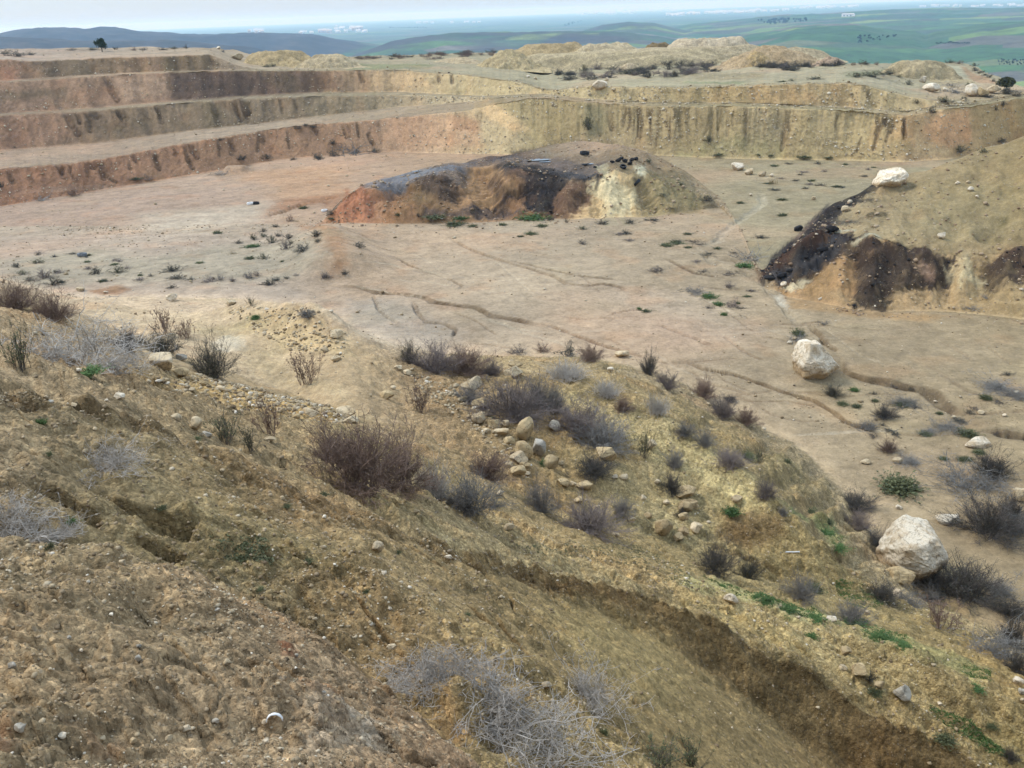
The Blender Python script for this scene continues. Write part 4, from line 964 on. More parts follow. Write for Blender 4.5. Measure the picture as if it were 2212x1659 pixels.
def rock_verts(seed, sub, planes=11, angular=1.0, rough=0.09, outline=None):
    r = np.random.default_rng(seed)
    D, Fc = ico(sub)
    n = r.normal(size=(planes, 3)); n /= np.linalg.norm(n, axis=1)[:, None]
    d = r.uniform(0.50, 0.95, planes)
    if outline:            # cutting planes that follow an outline seen from the front
        o = np.array(outline, float); nn, dd = [], []
        for i in range(len(o)):
            a, b = o[i], o[(i + 1) % len(o)]; e = b - a; m = np.array([e[1], -e[0]]) / np.hypot(*e)
            if m @ (a + b) < 0: m = -m
            t = r.uniform(-.35, .35); v = np.array([m[0], t, m[1]]); l = np.linalg.norm(v); nn.append(v / l); dd.append((m @ a) / l)
        for v in ((.2, 1, .25), (-.3, 1, -.1), (.1, -1, .3), (-.4, -1, -.05), (.5, -.9, -.3), (-.1, -1, -.6)):
            l = np.linalg.norm(v); nn.append(np.array(v) / l); dd.append(r.uniform(.68, .85))
        n = np.array(nn); d = np.array(dd); angular = 1.6 * angular
    dots = np.maximum(D @ n.T, 1e-3)
    q = d / dots
    q = np.concatenate([q, np.full((len(D), 1), 1.4 if outline else 1.05)], 1)
    k = 26.0 * angular + 4
    R = -np.log(np.exp(-k * np.minimum(q, 3)).sum(1)) / k
    R = R * (1 + rough * fbm(D[:, 0] * 2 + seed, D[:, 1] * 2 + D[:, 2] * 1.7, seed, 3) + rough * 0.7 * fbm(D[:, 2] * 5, D[:, 0] * 5 + D[:, 1] * 4, seed + 5, 4, 0.65))
    V = D * R[:, None]
    ext = V.max(0) - V.min(0)
    V = (V - (V.max(0) + V.min(0)) / 2) / ext
    return V, Fc
def rock_material(name, pale, dark, lichen=0.0, scale=1.0, stain_lo=(.30, .19, .08)):
    m, nt, b = new_mat(name)
    tc = nt.nodes.new('ShaderNodeTexCoord'); P = tc.outputs['Object']
    oi = nt.nodes.new('ShaderNodeObjectInfo')
    add = N(nt, 'ShaderNodeVectorMath', operation='ADD')
    nt.links.new(P, add.inputs[0]); nt.links.new(oi.outputs['Location'], add.inputs[1]); Pn = add.outputs[0]
    def noise(s, d=6, r=.65):
        n = N(nt, 'ShaderNodeTexNoise', Scale=s, Detail=d, Roughness=r); nt.links.new(Pn, n.inputs['Vector']); return n.outputs['Fac']
    c = ramp(nt, noise(2.2 * scale), [(0.30, dark), (0.55, pale), (0.8, tuple(min(.9, x * 1.15) for x in pale))])
    sep = nt.nodes.new('ShaderNodeSeparateXYZ'); nt.links.new(P, sep.inputs[0])
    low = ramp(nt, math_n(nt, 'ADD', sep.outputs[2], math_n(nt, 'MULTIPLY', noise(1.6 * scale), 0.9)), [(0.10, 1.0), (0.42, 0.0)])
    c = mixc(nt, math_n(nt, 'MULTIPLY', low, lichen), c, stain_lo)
    blot = ramp(nt, noise(1.3 * scale, 7, .7), [(.50, 0.0), (.60, 1.0)])
    c = mixc(nt, math_n(nt, 'MULTIPLY', blot, lichen * 0.8), c, tuple(.55 * x + .45 * y for x, y in zip(dark, stain_lo)))
    vc = N(nt, 'ShaderNodeTexVoronoi', Scale=2.6 * scale); vc.feature = 'DISTANCE_TO_EDGE'
    wz = N(nt, 'ShaderNodeTexNoise', Scale=3, Detail=5); nt.links.new(Pn, wz.inputs['Vector'])
    wq = N(nt, 'ShaderNodeMixRGB', blend_type='ADD'); wq.inputs[0].default_value = 0.5
    nt.links.new(Pn, wq.inputs[1]); nt.links.new(wz.outputs['Color'], wq.inputs[2]); nt.links.new(wq.outputs[0], vc.inputs['Vector'])
    crack = ramp(nt, vc.outputs['Distance'], [(.0, .35), (.035, 1.0)])
    c = mixc(nt, 0.75, c, crack, 'MULTIPLY')
    pits = ramp(nt, noise(9 * scale, 4, .7), [(0.32, 0.55), (0.46, 1.0)])
    c = mixc(nt, 1.0, c, pits, 'MULTIPLY')
    val = math_n(nt, 'ADD', 0.82, math_n(nt, 'MULTIPLY', oi.outputs['Random'], 0.32))
    c = mixc(nt, 1.0, c, val, 'MULTIPLY')
    nt.links.new(c, b.inputs['Base Color'])
    bn = nt.nodes.new('ShaderNodeBump'); bn.inputs['Strength'].default_value = 0.7; bn.inputs['Distance'].default_value = 0.06
    nt.links.new(noise(5 * scale, 8, .7), bn.inputs['Height']); nt.links.new(bn.outputs[0], b.inputs['Normal'])
    return m
M_WHITE = rock_material('limestone_white', (.66, .575, .44), (.48, .37, .235), 0.75)
M_CREAM = rock_material('limestone_cream', (.50, .40, .26), (.36, .26, .14), 0.5)
M_OCHRE = rock_material('limestone_ochre', (.40, .30, .165), (.27, .19, .095), 0.3)
M_GREYR = rock_material('stone_grey', (.40, .36, .29), (.28, .24, .18), 0.2)
M_TAR = rock_material('tar', (.022, .020, .020), (.012, .011, .011), 0.0)
RMAT = {'w': M_WHITE, 'c': M_CREAM, 'o': M_OCHRE, 'g': M_GREYR, 't': M_TAR}
RCOL = {'w': 'white', 'c': 'cream', 'o': 'yellow ochre', 'g': 'grey', 't': 'black'}

PENDING = []       # things that still want a label: (obj, px, py, size word, colour + noun, category)
def rock(px, py, w, h, kind, label=None, short=None, seed=None, sub=None, planes=12, angular=1.0, squash=1.0, name=None, yaw=None, outline=None):
    """px, py: middle of its foot in the photo; w, h: its outline in the photo"""
    p = hit(px, py - 0.12 * h)
    if p is None: return None
    s = depth_of(p) / F
    W = w * s; H = h * s * 1.05
    sub = sub if sub is not None else (4 if w > 40 else 3 if w > 14 else 2)
    seed = seed if seed is not None else int(px * 7 + py * 13)
    V, Fc = rock_verts(seed, sub, planes, angular, outline=outline)
    r = random.Random(seed)
    Dp = (W * 0.6 + H * 0.4) * r.uniform(0.85, 1.1) * squash
    V = V * np.array([W, Dp, H]) * np.array([1.04, 1, 1])
    nm = name or ('boulder' if W > 0.45 else 'stone')
    me = mesh_from(nm, V, Fc, [RMAT[kind]], smooth=True)
    if sub >= 3: me.set_sharp_from_angle(angle=math.radians(28))
    o = link(nm, me, (p[0], p[1] + Dp * 0.1, p[2] + H * (0.36 if w > 40 else 0.45)), (0, 0, yaw or 0))
    if label: tag(o, label, 'tar lump' if kind == 't' else ('boulder' if W > 0.45 else 'stone'))
    else: PENDING.append((o, px, py - h / 2, W, RCOL[kind], nm))
    if short: LAND.append((px, py - h / 2, short))
    return o
ROCKS = [
 (1765, 820, 92, 88, 'w', 'large white limestone boulder with rusty brown flanks beside the erosion gully', 'the large white boulder by the gully'),
 (1973, 1250, 128, 122, 'w', 'largest pale boulder with flaking ochre crust behind dark bushes at lower right', 'the largest flaking boulder'),
 (1942, 1258, 66, 36, 'o', 'pointed ochre rock leaning against the front of the largest flaking boulder'),
 (1923, 408, 64, 42, 'w', 'white boulder with brown lower half at the top of the black streak', 'the white boulder atop the black streak'),
 (1594, 370, 28, 17, 'w', 'biggest of the pale boulders on the pit floor beyond the black heap', 'the pale boulders on the pit floor'),
 (1617, 379, 18, 13, 'c'), (1647, 382, 17, 11, 'c'), (1667, 383, 9, 7, 'w'),
 (1825, 458, 15, 12, 'c'), (2034, 516, 18, 13, 'w', 'white stone alone halfway up the brown heap slope'), (2097, 413, 13, 9, 'w'), (2110, 429, 8, 7, 'w'), (2068, 399, 10, 7, 'w'), (2091, 396, 8, 6, 'c'), (1758, 433, 9, 8, 'c'), (1693, 619, 14, 10, 'w', 'small white stone at the tip of the black residue'), (1622, 424, 7, 6, 'w'), (1902, 654, 6, 5, 'c'), (1855, 460, 8, 5, 'c'), (1890, 664, 5, 5, 'w'),
 (1295, 195, 33, 19, 'w', 'pale boulder on the rim where the quarry ramp meets the back wall', 'the pale boulder on the rim'), (1326, 197, 12, 6, 'c'), (1312, 176, 9, 8, 'w'), (1141, 168, 8, 5, 'w'), (1157, 172, 7, 5, 'c'),
 (652, 130, 29, 20, 'c', 'tall cream boulder standing on the low yellow heap at the far rim', 'the tall cream boulder on the far rim'), (514, 131, 25, 14, 'c', 'rounded cream boulder at the right end of the topmost quarry bench'), (472, 107, 9, 6, 'w'),
 (2011, 200, 33, 18, 'w', 'white boulder with a flat top on the right rim beside dark scrub', 'the white boulder on the right rim'), (1994, 180, 15, 13, 'w'), (2100, 211, 31, 26, 'w', 'white boulder at the left of the pair above the orange cliff', 'the boulders above the orange cliff'), (2122, 211, 24, 20, 'o', 'yellow boulder touching the white one above the orange cliff'), (2146, 204, 26, 18, 'c', 'cream boulder at the right end of the row above the orange cliff'), (2041, 198, 9, 8, 'w'), (2082, 220, 7, 6, 'c'),
 (372, 653, 25, 18, 'w', 'block-shaped white boulder on the gravel track at the left', 'the block on the gravel track'), (174, 630, 21, 9, 'c'), (499, 660, 23, 10, 'c'), (228, 634, 10, 5, 'w'),
 (350, 800, 58, 34, 'c', 'square-cut cream block in the row of yellow rubble at left', 'the square-cut cream block'), (386, 816, 46, 22, 'o', 'wedge-shaped ochre rock in front of the square-cut cream block'), (258, 863, 21, 13, 'w', 'bright white stone on the brown slope left of the rubble', 'the bright white stone'), (423, 932, 29, 30, 'c', 'upright cream stone on the brown slope below the rubble row', 'the upright cream stone'), (381, 910, 23, 14, 'c'), (170, 806, 15, 10, 'w'), (160, 881, 15, 11, 'c'), (728, 733, 30, 20, 'c', 'cream rock on the crest of the stony berm', 'the rock on the stony berm'), (701, 761, 19, 11, 'c'), (726, 781, 21, 12, 'c'), (393, 780, 26, 14, 'g'), (445, 944, 23, 12, 'g'), (435, 944, 11, 9, 'c'), (583, 954, 25, 10, 'c'), (184, 981, 13, 11, 'c'), (671, 901, 38, 18, 'c', 'broad cream rock in the rubble above the large reddish bush'), (640, 905, 18, 10, 'o'), (608, 890, 20, 10, 'c'), (700, 893, 22, 12, 'o'), (560, 880, 16, 9, 'c'), (520, 858, 18, 10, 'c'), (478, 846, 20, 12, 'c'), (440, 835, 18, 12, 'o'), (415, 846, 14, 8, 'c'), (300, 800, 14, 9, 'c'), (268, 800, 18, 10, 'c'),
 (1018, 844, 47, 30, 'c', 'rounded cream boulder between the two purple bushes of the spur', 'the rounded cream boulder'), (1108, 816, 43, 27, 'c', 'cream boulder beside orange earth at the top of the stone gully', 'the boulder beside the orange earth'), (1113, 794, 32, 12, 'o'), (1038, 886, 41, 25, 'o', 'angular ochre boulder at the head of the line of tumbled rocks'), (1034, 914, 30, 20, 'c'), (1054, 900, 16, 14, 'c'), (1069, 930, 30, 23, 'o'), (1093, 922, 18, 14, 'c'), (1135, 953, 37, 48, 'o', 'egg-shaped ochre boulder standing on end among the tumbled rocks', 'the egg-shaped boulder'), (1084, 942, 31, 16, 'c'), (1100, 960, 26, 16, 'o'), (1052, 936, 18, 10, 'c'), (1133, 993, 38, 38, 'o', 'cracked ochre boulder just below the egg-shaped boulder'), (1165, 989, 30, 38, 'g', 'upright pale grey boulder right of the cracked ochre one'), (1189, 1017, 38, 31, 'o', 'square ochre boulder above a green weed at the foot of the tumbled rocks', 'the square ochre boulder'), (1119, 1004, 44, 27, 'c', 'flat cream slab lying under the cracked ochre boulder'), (1135, 1014, 26, 16, 'o'), (1119, 1030, 36, 25, 'o', 'lowest ochre boulder of the line of tumbled rocks'), (1138, 1028, 16, 11, 'c'), (1100, 1012, 18, 14, 'c'), (1212, 1006, 14, 10, 'c'), (1312, 1000, 43, 36, 'o', 'ochre boulder resting alone on the spur right of the tumbled rocks', 'the lone ochre boulder on the spur'), (1198, 931, 24, 22, 'w', 'whitish boulder beside purple scrub above the square ochre boulder'), (1347, 1038, 20, 13, 'c'), (1328, 1034, 13, 9, 'w'), (1218, 1052, 24, 15, 'o'), (1262, 1058, 39, 18, 'o', 'flat ochre rock half buried below the lone boulder of the spur'), (1238, 1050, 16, 10, 'c'), (1435, 1157, 38, 36, 'o', 'yellow boulder near the edge of the spur above the light ledge', 'the yellow boulder near the spur edge'), (1466, 1168, 23, 16, 'o'), (1476, 1124, 22, 16, 'o'), (1365, 1128, 17, 13, 'c'), (1483, 1074, 46, 24, 'o', 'flat-topped ochre rock on the spur beside a dark shrub'), (748, 901, 43, 22, 'c'), (757, 915, 35, 16, 'c'), (816, 1195, 27, 23, 'c', 'smooth cream stone alone on the open brown slope', 'the smooth cream stone on open slope'), (1100, 1146, 23, 14, 'c'), (969, 1209, 17, 10, 'w'), (1318, 804, 13, 11, 'w'), (1344, 773, 30, 14, 'c'), (1408, 970, 24, 18, 'c'), (777, 1065, 15, 12, 'c'), (836, 863, 31, 17, 'o', 'ochre rock at the edge of the wet silt patch'), (850, 842, 12, 8, 'c'), (900, 868, 14, 9, 'c'), (985, 838, 14, 9, 'c'), (1000, 868, 20, 12, 'o'), (880, 812, 20, 12, 'c'), (860, 800, 18, 10, 'c'), (1500, 1100, 20, 10, 'o'), (1060, 1090, 20, 14, 'o'), (1080, 1070, 14, 10, 'c'), (1250, 1086, 20, 12, 'o'), (1290, 1100, 14, 9, 'c'), (1390, 1080, 14, 10, 'c'), (1400, 1120, 18, 11, 'o'), (1330, 1160, 16, 10, 'c'), (1420, 1045, 14, 9, 'c'), (1440, 1090, 16, 10, 'c'),
 (1487, 1104, 42, 22, 'o'), (1505, 1152, 28, 22, 'c', 'cream boulder beside a round bluish shrub on the spur'), (1476, 1158, 22, 18, 'o'), (1592, 1087, 26, 16, 'c', 'flat cream rock on the bare yellow top of the spur'), (2113, 966, 56, 20, 'w', 'long flat white slab at right behind the brown and grey shrubs', 'the long flat white slab'), (2048, 1131, 53, 17, 'w', 'low white slab left of the big dark bush at right', 'the low white slab'), (1942, 1100, 15, 9, 'w'), (1937, 1001, 21, 11, 'c'), (1870, 1003, 22, 10, 'c'), (1705, 744, 10, 8, 'w'), (1717, 735, 9, 7, 'c'), (2202, 1085, 30, 32, 'c', 'pinkish cream boulder cut by the right edge of the photo'), (2195, 850, 12, 6, 'w'), (2020, 870, 8, 5, 'w'), (2075, 860, 8, 5, 'w'), (2060, 905, 10, 7, 'c'), (2120, 895, 14, 7, 'c'), (2170, 900, 12, 6, 'w'),
 (1579, 1305, 30, 20, 'w', 'whitish block lying on the light gravel ledge', 'the whitish block on the ledge'), (1937, 1289, 17, 15, 'w'), (1796, 1342, 24, 11, 'w', 'flat pale stone in green weeds on the ledge'), (1829, 1413, 22, 13, 'o', 'small ochre stone just above the paired stones of the crest'), (1821, 1450, 17, 15, 'c'), (1856, 1460, 30, 24, 'o', 'ochre stone beside a dark tuft on the crumbling crest', 'the ochre stone on the crumbling crest'), (1899, 1489, 23, 17, 'o'), (1947, 1520, 36, 40, 'g', 'greenish grey lump on the far side of the crumbling crest', 'the greenish grey lump'), (2201, 1482, 22, 19, 'w', 'white stone cut by the right edge near the bottom corner'), (2208, 1500, 14, 12, 'g'), (2208, 1520, 12, 12, 'c'), (1766, 1533, 9, 7, 'c'), (2030, 1523, 9, 7, 'w'), (1874, 1327, 11, 8, 'c'),
 (27, 1444, 17, 15, 'g', 'grey stone in the mud at the left edge', 'the grey stone at the left edge'), (45, 1582, 24, 20, 'g', 'greenish grey block at the bottom left corner', 'the greenish block in the bottom left corner'), (135, 1597, 19, 13, 'w', 'white pebble right of the greenish block at bottom left'), (403, 1582, 19, 13, 'w', 'white pebble at the bottom between the mud mound and the broken white ring'), (364, 1602, 18, 13, 'c', 'cream pebble just below and left of the white pebble in the mud'), (575, 1608, 17, 13, 'w', 'white pebble below the broken white ring'), (300, 1430, 13, 16, 'g', 'pointed grey stone in the middle of the mud mound', 'the pointed grey stone'), (492, 1441, 16, 17, 'c', 'cream stone right of the pointed grey one on the mud mound', 'the cream stone of the mud mound'), (265, 1222, 15, 13, 'c', 'rounded cream stone near the top of the mud mound', 'the stone atop the mud mound'), (288, 1606, 15, 11, 'c'), (118, 1303, 13, 8, 'c'), (110, 1449, 10, 7, 'c'), (175, 1409, 10, 7, 'w'), (241, 1332, 9, 8, 'w'), (573, 1565, 14, 13, 'w'), (843, 1319, 10, 8, 'w'), (830, 1243, 12, 9, 'w'), (846, 1404, 22, 12, 'c'), (1180, 1489, 24, 15, 'c', 'cream stone just right of the grey thorn tangle', 'the stone right of the thorn tangle'), (222, 1600, 13, 9, 'c'), (466, 1562, 16, 10, 'g'), (600, 1480, 9, 7, 'c'), (470, 1322, 12, 8, 'g'), (640, 1420, 10, 7, 'g'), (340, 1490, 10, 7, 'w'), (150, 1380, 9, 7, 'g'), (300, 1400, 10, 8, 'g'), (700, 1500, 10, 8, 'g'), (1250, 1600, 12, 9, 'c'), (205, 930, 10, 7, 'c'), (340, 1000, 11, 8, 'c'), (480, 1020, 11, 7, 'c'), (610, 1080, 12, 8, 'c'), (700, 1120, 10, 7, 'w'), (560, 1160, 9, 7, 'c'), (900, 1110, 14, 9, 'c'), (230, 868, 9, 6, 'w'), (290, 850, 10, 7, 'c'), (100, 860, 9, 6, 'w'),
]
SHAPE = {1765: dict(sub=5, outline=[(-.7, .96), (-.04, .96), (.33, .5), (1, -.3), (.55, -.62), (-.33, -1), (-.85, -.75), (-1, 0), (-.88, .5)]),
 1973: dict(sub=5, angular=.32, outline=[(-1, .3), (-.62, .85), (-.08, 1.04), (.46, .92), (.84, .23), (1, -.54), (.46, -.95), (-.5, -1), (-1, -.85)]),
 1923: dict(sub=5, outline=[(-1, -.4), (-.62, .4), (.5, .97), (.85, .88), (.97, .24), (.5, -.72), (-.4, -1), (-1, -.9)])}
for q in ROCKS:
    rock(q[0], q[1], q[2], q[3], q[4], q[5] if len(q) > 5 else None, q[6] if len(q) > 6 else None, **SHAPE.get(q[0], {}))
# lumps of tar on the middle mound and the slabs in the black heap
for i, (px, py, w, h) in enumerate([(1322, 353, 11, 6), (1335, 350, 13, 7), (1350, 352, 12, 8), (1366, 349, 12, 7), (1374, 347, 10, 7), (1342, 345, 10, 6), (1360, 357, 12, 7)]):
    o = rock(px, py, w, h, 't', 'lump of hardened black tar on the rim above the white outcrop', name='tar_lump')
    if o: o['group'] = 'tar lumps above the white outcrop'
for i, (px, py, w, h, lb) in enumerate([(1798, 505, 28, 17, 'grey-black slab tilted on the brown residue of the right heap'), (1776, 545, 22, 11, 'black slab below the tilted one in the right heap'), (1725, 500, 20, 12, 'dark block at the left end of the residue streak'), (1664, 606, 26, 10, 'broken black lump at the tip of the residue'), (1690, 600, 22, 10, 'black lump behind the white stone at the residue tip'), (1706, 590, 18, 9, 'small black lump inside the residue tip')]):
    rock(px, py, w, h, 't', lb, name='tar_slab' if i < 3 else 'tar_lump', planes=7)

# ------------------------------------------------------------------ spoil heaps on the plateau
def heap(px, py, w, h, col, label, flat=0.0, depth=0.9, skew=0.0):
    p = hit(px, py)
    if p is None: return
    s = depth_of(p) / F
    W = w * s; H = h * s * 1.02; Dp = W * depth
    n = 70
    u = np.linspace(-1.25, 1.25, n); U, Vv = np.meshgrid(u, u)
    rr = np.hypot(U * (1 + 0.25 * fbm(U * 1.3 + px, Vv * 1.3, int(px), 2)), Vv)
    ang = fbm(U * 1.5 + py, Vv * 1.5 + px, int(py), 4, 0.6) + 0.35 * fbm(np.arctan2(Vv, U) * 3.0, rr * .4, int(px) + 9, 3)
    prof = np.clip((1.0 - rr * (1 + 0.34 * ang)) / (1 - flat), 0, 1)
    prof = prof - 0.12 * prof ** 4
    z = H * prof / 0.88 + H * 0.24 * fbm(U * 3.4, Vv * 3.4, int(px) + 3, 4, 0.6) * (prof > 0) - 0.25 * np.clip(rr - 1, 0, 1) * 4
    x = p[0] + (U + skew * prof) * W / 2; y = p[1] + Dp / 2 + Vv * Dp / 2
    me_o = build_grid('spoil_heap', x, y, p[2] + z - 0.05, [EARTH], {'col': np.repeat(alb(col)[None, None], n, 0).repeat(n, 1) * (1 + 0.12 * fbm(U * 3, Vv * 3, 8, 3))[..., None], 'wet': np.zeros((n, n)), 'rgh': np.full((n, n), .9), 'peb': np.full((n, n), 0.9)})
    tag(me_o, label, 'spoil heap')
for a in [
 (1480, 138, 560, 30, (180, 162, 128), 'second long bank of pale earth behind the spoil heaps', .6, .2),
 (1360, 146, 620, 30, (178, 160, 124), 'long low bank of pale earth joining the spoil heaps', .6, .25),
 (1098, 150, 150, 36, (178, 158, 118), 'smooth yellow spoil heap in front of the longer yellow one on the plateau', .15, .7),
 (1190, 146, 270, 44, (172, 150, 110), 'long yellow spoil heap dotted with shrubs on the plateau', .35, .6),
 (1320, 143, 210, 42, (184, 166, 132), 'pale ridge-shaped spoil heap left of the dark brown one', .45, .6),
 (1427, 134, 110, 35, (134, 114, 80), 'dark brown spoil heap between two pale ones on the plateau', .35, .7),
 (1545, 134, 250, 44, (190, 172, 142), 'broad pale flat-topped spoil heap with a track climbing it', .5, .6),
 (1690, 142, 230, 38, (172, 148, 112), 'brown tapering spoil heap at the right end of the heaps', .12, .6, -.12),
 (1642, 143, 90, 28, (178, 152, 108), 'small yellow heap leaning against the brown tapering one', .2, .6),
 (1801, 140, 70, 15, (168, 144, 118), 'low reddish heap in the scrub belt right of the brown one', .2, .7),
 (1362, 153, 60, 14, (184, 164, 130), 'tiny pale heap in the dark scrub below the pale ridge', .2, .7),
 (985, 138, 110, 11, (180, 160, 126), 'low long mound of pale earth at the left end of the heaps', .3, .7),
 (590, 143, 190, 28, (172, 150, 110), 'low yellow mound beyond the topmost quarry bench', .4, .6),
 (700, 148, 150, 26, (184, 164, 128), 'low stony mound right of the tall cream boulder', .3, .6),
 (2000, 174, 190, 36, (172, 154, 118), 'pale earth bank above the right end of the back wall', .45, .6),
]: heap(*a)
# ------------------------------------------------------------------ shrubs
def tubes(P, R, sides=3):
    n, m, _ = P.shape
    T = np.gradient(P, axis=1); T /= np.linalg.norm(T, axis=2, keepdims=True) + 1e-9
    ref = np.where(np.abs(T[..., 2:3]) < 0.9, np.array([0, 0, 1.0]), np.array([1.0, 0, 0]))
    A = np.cross(T, ref); A /= np.linalg.norm(A, axis=2, keepdims=True) + 1e-9
    B = np.cross(T, A)
    V = []
    for k in range(sides):
        a = 2 * math.pi * k / sides
        V.append(P + (A * math.cos(a) + B * math.sin(a)) * R[..., None])
    V = np.stack(V, 2).reshape(-1, 3)          # n, m, sides
    i = np.arange(n)[:, None, None] * m * sides + np.arange(m - 1)[None, :, None] * sides
    k = np.arange(sides)[None, None, :]; k2 = (k + 1) % sides
    Fq = np.stack([i + k, i + k2, i + sides + k2, i + sides + k], -1).reshape(-1, 4)
    return V, Fq
def leaves(C, size, r, flat=0.0):
    n = len(C)
    a = r.normal(size=(n, 3)); a /= np.linalg.norm(a, axis=1)[:, None]
    b = np.cross(a, r.normal(size=(n, 3))); b /= np.linalg.norm(b, axis=1)[:, None]
    s = size * r.uniform(0.5, 1.3, n)[:, None]
    V = np.stack([C - a * s, C + b * s * 0.5, C + a * s, C - b * s * 0.5], 1).reshape(-1, 3)
    return V, np.arange(4 * n).reshape(-1, 4)
def dirs(r, n, lo, hi):
    az = r.uniform(0, 2 * math.pi, n); th = np.radians(r.uniform(lo, hi, n))
    return np.stack([np.cos(az) * np.sin(th), np.sin(az) * np.sin(th), np.cos(th)], -1)
def poly(start, d, length, m, r, bend=0.1, droop=0.0, zig=0.0):
    n = len(start); t = np.linspace(0, 1, m)
    P = start[:, None] + d[:, None] * (length[:, None] * t)[..., None]
    side = r.normal(size=(n, 3)) * bend
    P += side[:, None] * (length[:, None] * t ** 2)[..., None]
    P[..., 2] += -droop * (length[:, None] * t ** 2)
    if zig: P[:, 1:] += r.normal(size=(n, m - 1, 3)) * (zig * length)[:, None, None]
    return P
def at(P, f):
    m = P.shape[1]; x = f * (m - 1); i = np.minimum(x.astype(int), m - 2); w = (x - i)[:, None]
    k = np.arange(len(P)); return P[k, i] * (1 - w) + P[k, i + 1] * w
def bush_arrays(kind, seed, far):
    """a shrub 1 wide and 1 high: twig tubes and leaf faces"""
    r = np.random.default_rng(seed)
    VS, FS, off = [], [], 0
    def add(P, r0, r1):
        nonlocal off
        R = np.linspace(r0, r1, P.shape[1])[None] * r.uniform(0.7, 1.3, (len(P), 1))
        V, Fq = tubes(P, R); VS.append(V); FS.append(Fq + off); off += len(V)
    lf = None
    th = 1.8 if far else 0.8
    if kind in ('red', 'dark', 'mound'):
        n = 26 if far else 110
        lo, hi = (0, 78)
        d = dirs(r, n, lo, hi); st = np.stack([r.normal(0, .10, n), r.normal(0, .10, n), np.zeros(n)], -1)
        lobe = 1 + 0.22 * np.sin(3 * np.arctan2(d[:, 1], d[:, 0]) + seed) 
        L = np.where(True, 1.0, 1) / np.sqrt((d[:, 0] ** 2 + d[:, 1] ** 2) / 0.25 + d[:, 2] ** 2 / 0.92) * r.uniform(0.6, 0.95, n) * lobe
        P = poly(st, d, L, 5, r, 0.16, -0.05, 0.012); add(P, .0065 * th, .0025 * th)
        k2 = 4 if far else 9
        src = np.repeat(np.arange(n), k2); f = r.uniform(.3, .98, len(src))
        b = at(P[src], f); d2 = d[src] + r.normal(0, .45, (len(src), 3)); d2[:, 2] += .25; d2 /= np.linalg.norm(d2, axis=1)[:, None]
        L2 = r.uniform(.08, .26, len(src)); P2 = poly(b, d2, L2, 3, r, .2); add(P2, .0035 * th, .0016 * th)
        if not far:
            src = np.repeat(np.arange(len(P2)), 2); b = at(P2[src], r.uniform(.3, .9, len(src))); d3 = d2[src] + r.normal(0, .7, (len(src), 3)); d3 /= np.linalg.norm(d3, axis=1)[:, None]
            P3 = poly(b, d3, r.uniform(.03, .1, len(src)), 2, r, .1); add(P3, .0022, .0012)
        nl = {'red': 900, 'dark': 1500, 'mound': 1800}[kind] if far else {'red': 7000, 'dark': 8000, 'mound': 9000}[kind]
        src = r.integers(0, len(P2), nl)
        C = at(P2[src], r.uniform(.2, 1.05, nl)) + r.normal(0, .03, (nl, 3))
        lf = leaves(C, .020 if far else .0075, r)
    elif kind == 'thorn':
        n = 22 if far else 60
        d = dirs(r, n, 15, 86); st = np.stack([r.normal(0, .2, n), r.normal(0, .16, n), np.zeros(n)], -1)
        L = r.uniform(.35, .75, n)
        P = poly(st, d, L, 8, r, .45, .12, .035); P[..., 2] = np.abs(P[..., 2]) + .02; add(P, .008 * th, .004 * th)
        for (k2, l0, l1, rad) in ((5, .12, .36, .0048), (4, .05, .16, .0032)):
            src = np.repeat(np.arange(len(P)), k2 if not far else 3); b = at(P[src], r.uniform(.15, .98, len(src)))
            d2 = dirs(r, len(src), 0, 130); P2 = poly(b, d2, r.uniform(l0, l1, len(src)), 4, r, .4, .05, .03); P2[..., 2] = np.abs(P2[..., 2]); add(P2, rad * th, rad * th * .5)
            P = P2
            if far: break
    elif kind in ('tuft', 'grass', 'dry'):
        n = {'tuft': 420, 'grass': 300, 'dry': 120}[kind] // (3 if far else 1)
        d = dirs(r, n, 0, 62); st = np.stack([r.normal(0, .13, n), r.normal(0, .13, n), np.zeros(n)], -1)
        L = 1 / np.sqrt((d[:, 0] ** 2 + d[:, 1] ** 2) / 0.25 + d[:, 2] ** 2 / 0.95) * r.uniform(.55, 1.05, n)
        P = poly(st, d, L, 4, r, .12, .25, 0); P[..., 2] = np.maximum(P[..., 2], 0); add(P, (.006 if kind != 'grass' else .012) * th, .0015 * th)
        if kind == 'grass':
            C = at(P, r.uniform(.3, 1, n)); lf = leaves(np.repeat(C, 3, 0) + r.normal(0, .03, (3 * n, 3)), .045, r)
    elif kind == 'sprig':
        n = 12 if far else 22
        d = dirs(r, n, 0, 42); st = np.stack([r.normal(0, .1, n), r.normal(0, .1, n), np.zeros(n)], -1)
        L = r.uniform(.6, 1.0, n); P = poly(st, d, L, 6, r, .12, -.1, .012); add(P, .010 * th, .003 * th)
        src = np.repeat(np.arange(n), 9); b = at(P[src], r.uniform(.2, .97, len(src))); d2 = d[src] + r.normal(0, .4, (len(src), 3)); d2[:, 2] += .3
        d2 /= np.linalg.norm(d2, axis=1)[:, None]
        P2 = poly(b, d2, r.uniform(.1, .28, len(src)), 3, r, .1); add(P2, .005 * th, .002 * th)
        nl = 300 if far else 1200; src = r.integers(0, len(P2), nl)
        lf = leaves(at(P2[src], r.uniform(.2, 1, nl)) + r.normal(0, .012, (nl, 3)), .02 if not far else .035, r)
    return np.concatenate(VS), np.concatenate(FS), lf

